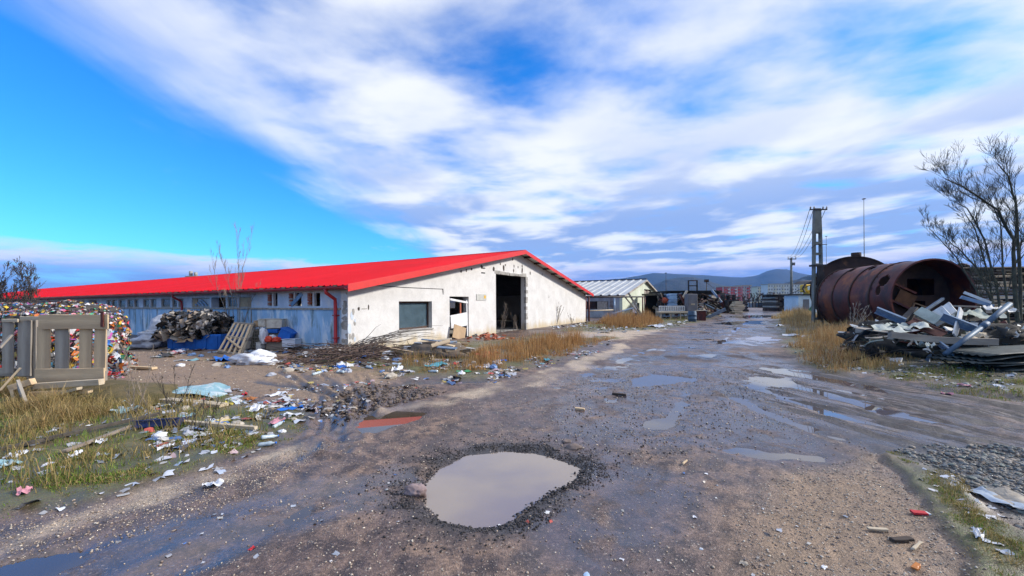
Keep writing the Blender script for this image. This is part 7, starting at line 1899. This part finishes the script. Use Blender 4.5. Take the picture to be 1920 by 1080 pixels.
# recognisable rubbish: crumpled bags and drinks bottles lying in the litter
rc = random.Random(61)
bag_me = []
for k in range(5):
    V, Fc = lump((0, 0, 0), (.11, .085, .06), 200 + k, .55, 1.9, 3, -.5)
    me = bpy.data.meshes.new('crumpled_bag'); me.from_pydata(V.tolist(), [], Fc.tolist()); me.materials.append([M_FILM, pmat('grey_bag', (.42, .44, .50), (.30, .32, .38), 6, .4), M_FILM, pmat('dirty_bag', (.46, .42, .36), (.34, .30, .25), 6, .6), pmat('blue_bag', (.16, .28, .50), (.12, .2, .4), 6, .4)][k])
    me.polygons.foreach_set('use_smooth', [True] * len(me.polygons)); bag_me.append(me)
areas = [(15, (230, 560, 745, 840), 'small crumpled bag on the littered left slope', 'crumpled bags on the left slope', .6), (18, (470, 960, 668, 712), 'small crumpled bag in the litter before the brush pile and gable', 'crumpled bags before the gable', 1.05), (12, (270, 600, 655, 690), 'small crumpled bag on the yard before the junk', 'crumpled bags on the yard', 1.15)]
for n_, (x0, x1, y0, y1), lab, grp, sc_ in areas:
    for k in range(n_):
        p = gpt(rc.uniform(x0, x1), rc.uniform(y0, y1), -.01)
        o_ = link_mesh('crumpled_bag', bag_me[rc.randrange(5)], None, Matrix.Translation(p) @ Matrix.Rotation(rc.uniform(0, 6.28), 4, 'Z') @ Matrix.Scale(sc_ * rc.uniform(.6, 1.4), 4))
        tag(o_, lab, 'bag', grp)
bz_ = [(0, .028), (.01, .034), (.06, .033), (.10, .030), (.14, .034), (.17, .033), (.21, .014), (.235, .013)]
bm_ = MB().tube([(z - .12, 0, .03) for z, r in bz_], [r for z, r in bz_], 10).mesh('bottle_body', True); bm_.materials.append(pmat('cloudy_bottle', (.46, .54, .58), (.34, .42, .47), 8, .2, spec=.7))
cm_ = MB().tube([(.117, 0, .03), (.132, 0, .03)], .016, 10).mesh('cap'); cm_.materials.append(M_BLUEP)
for k in range(16):
    px, py = (rc.uniform(240, 560), rc.uniform(750, 850)) if k < 9 else (rc.uniform(500, 900), rc.uniform(675, 708))
    p = gpt(px, py, .0); Mx = Matrix.Translation(p) @ Matrix.Rotation(rc.uniform(0, 6.28), 4, 'Z') @ Matrix.Rotation(rc.uniform(-.15, .15), 4, 'Y') @ Matrix.Scale(.8 if k < 9 else 1.1, 4)
    bt = _finish(bpy.data.objects.new('drinks_bottle', None), None, Mx)
    tag(bt, 'empty clear drinks bottle lying ' + ('on the littered left slope' if k < 9 else 'in the litter before the gable'), 'bottle', 'bottles ' + ('on the left slope' if k < 9 else 'before the gable'))
    link_mesh('body', bm_, bt, Mx); link_mesh('cap', cm_, bt, Mx)
# baling wires round the front bales
for o_ in [o for o in bpy.data.objects if o.name.startswith('plastic_bale') and o.parent is None]:
    core = [c for c in o_.children if c.name.startswith('core')][0]
    V = np.empty(len(core.data.vertices) * 3, np.float32); core.data.vertices.foreach_get('co', V); V = V.reshape(-1, 3); lo, hi = V.min(0), V.max(0)
    for f in (.25, .5, .75):
        x_ = lo[0] + (hi[0] - lo[0]) * f
        MB().tube([(x_, lo[1] - .03, .05), (x_, lo[1] - .04, hi[2] * .5), (x_, lo[1] + .02, hi[2] - .04), (x_, (lo[1] + hi[1]) / 2, hi[2] + .02), (x_, hi[1], hi[2] - .04)], .006, 5).build('baling_wire', M_IRON, o_)
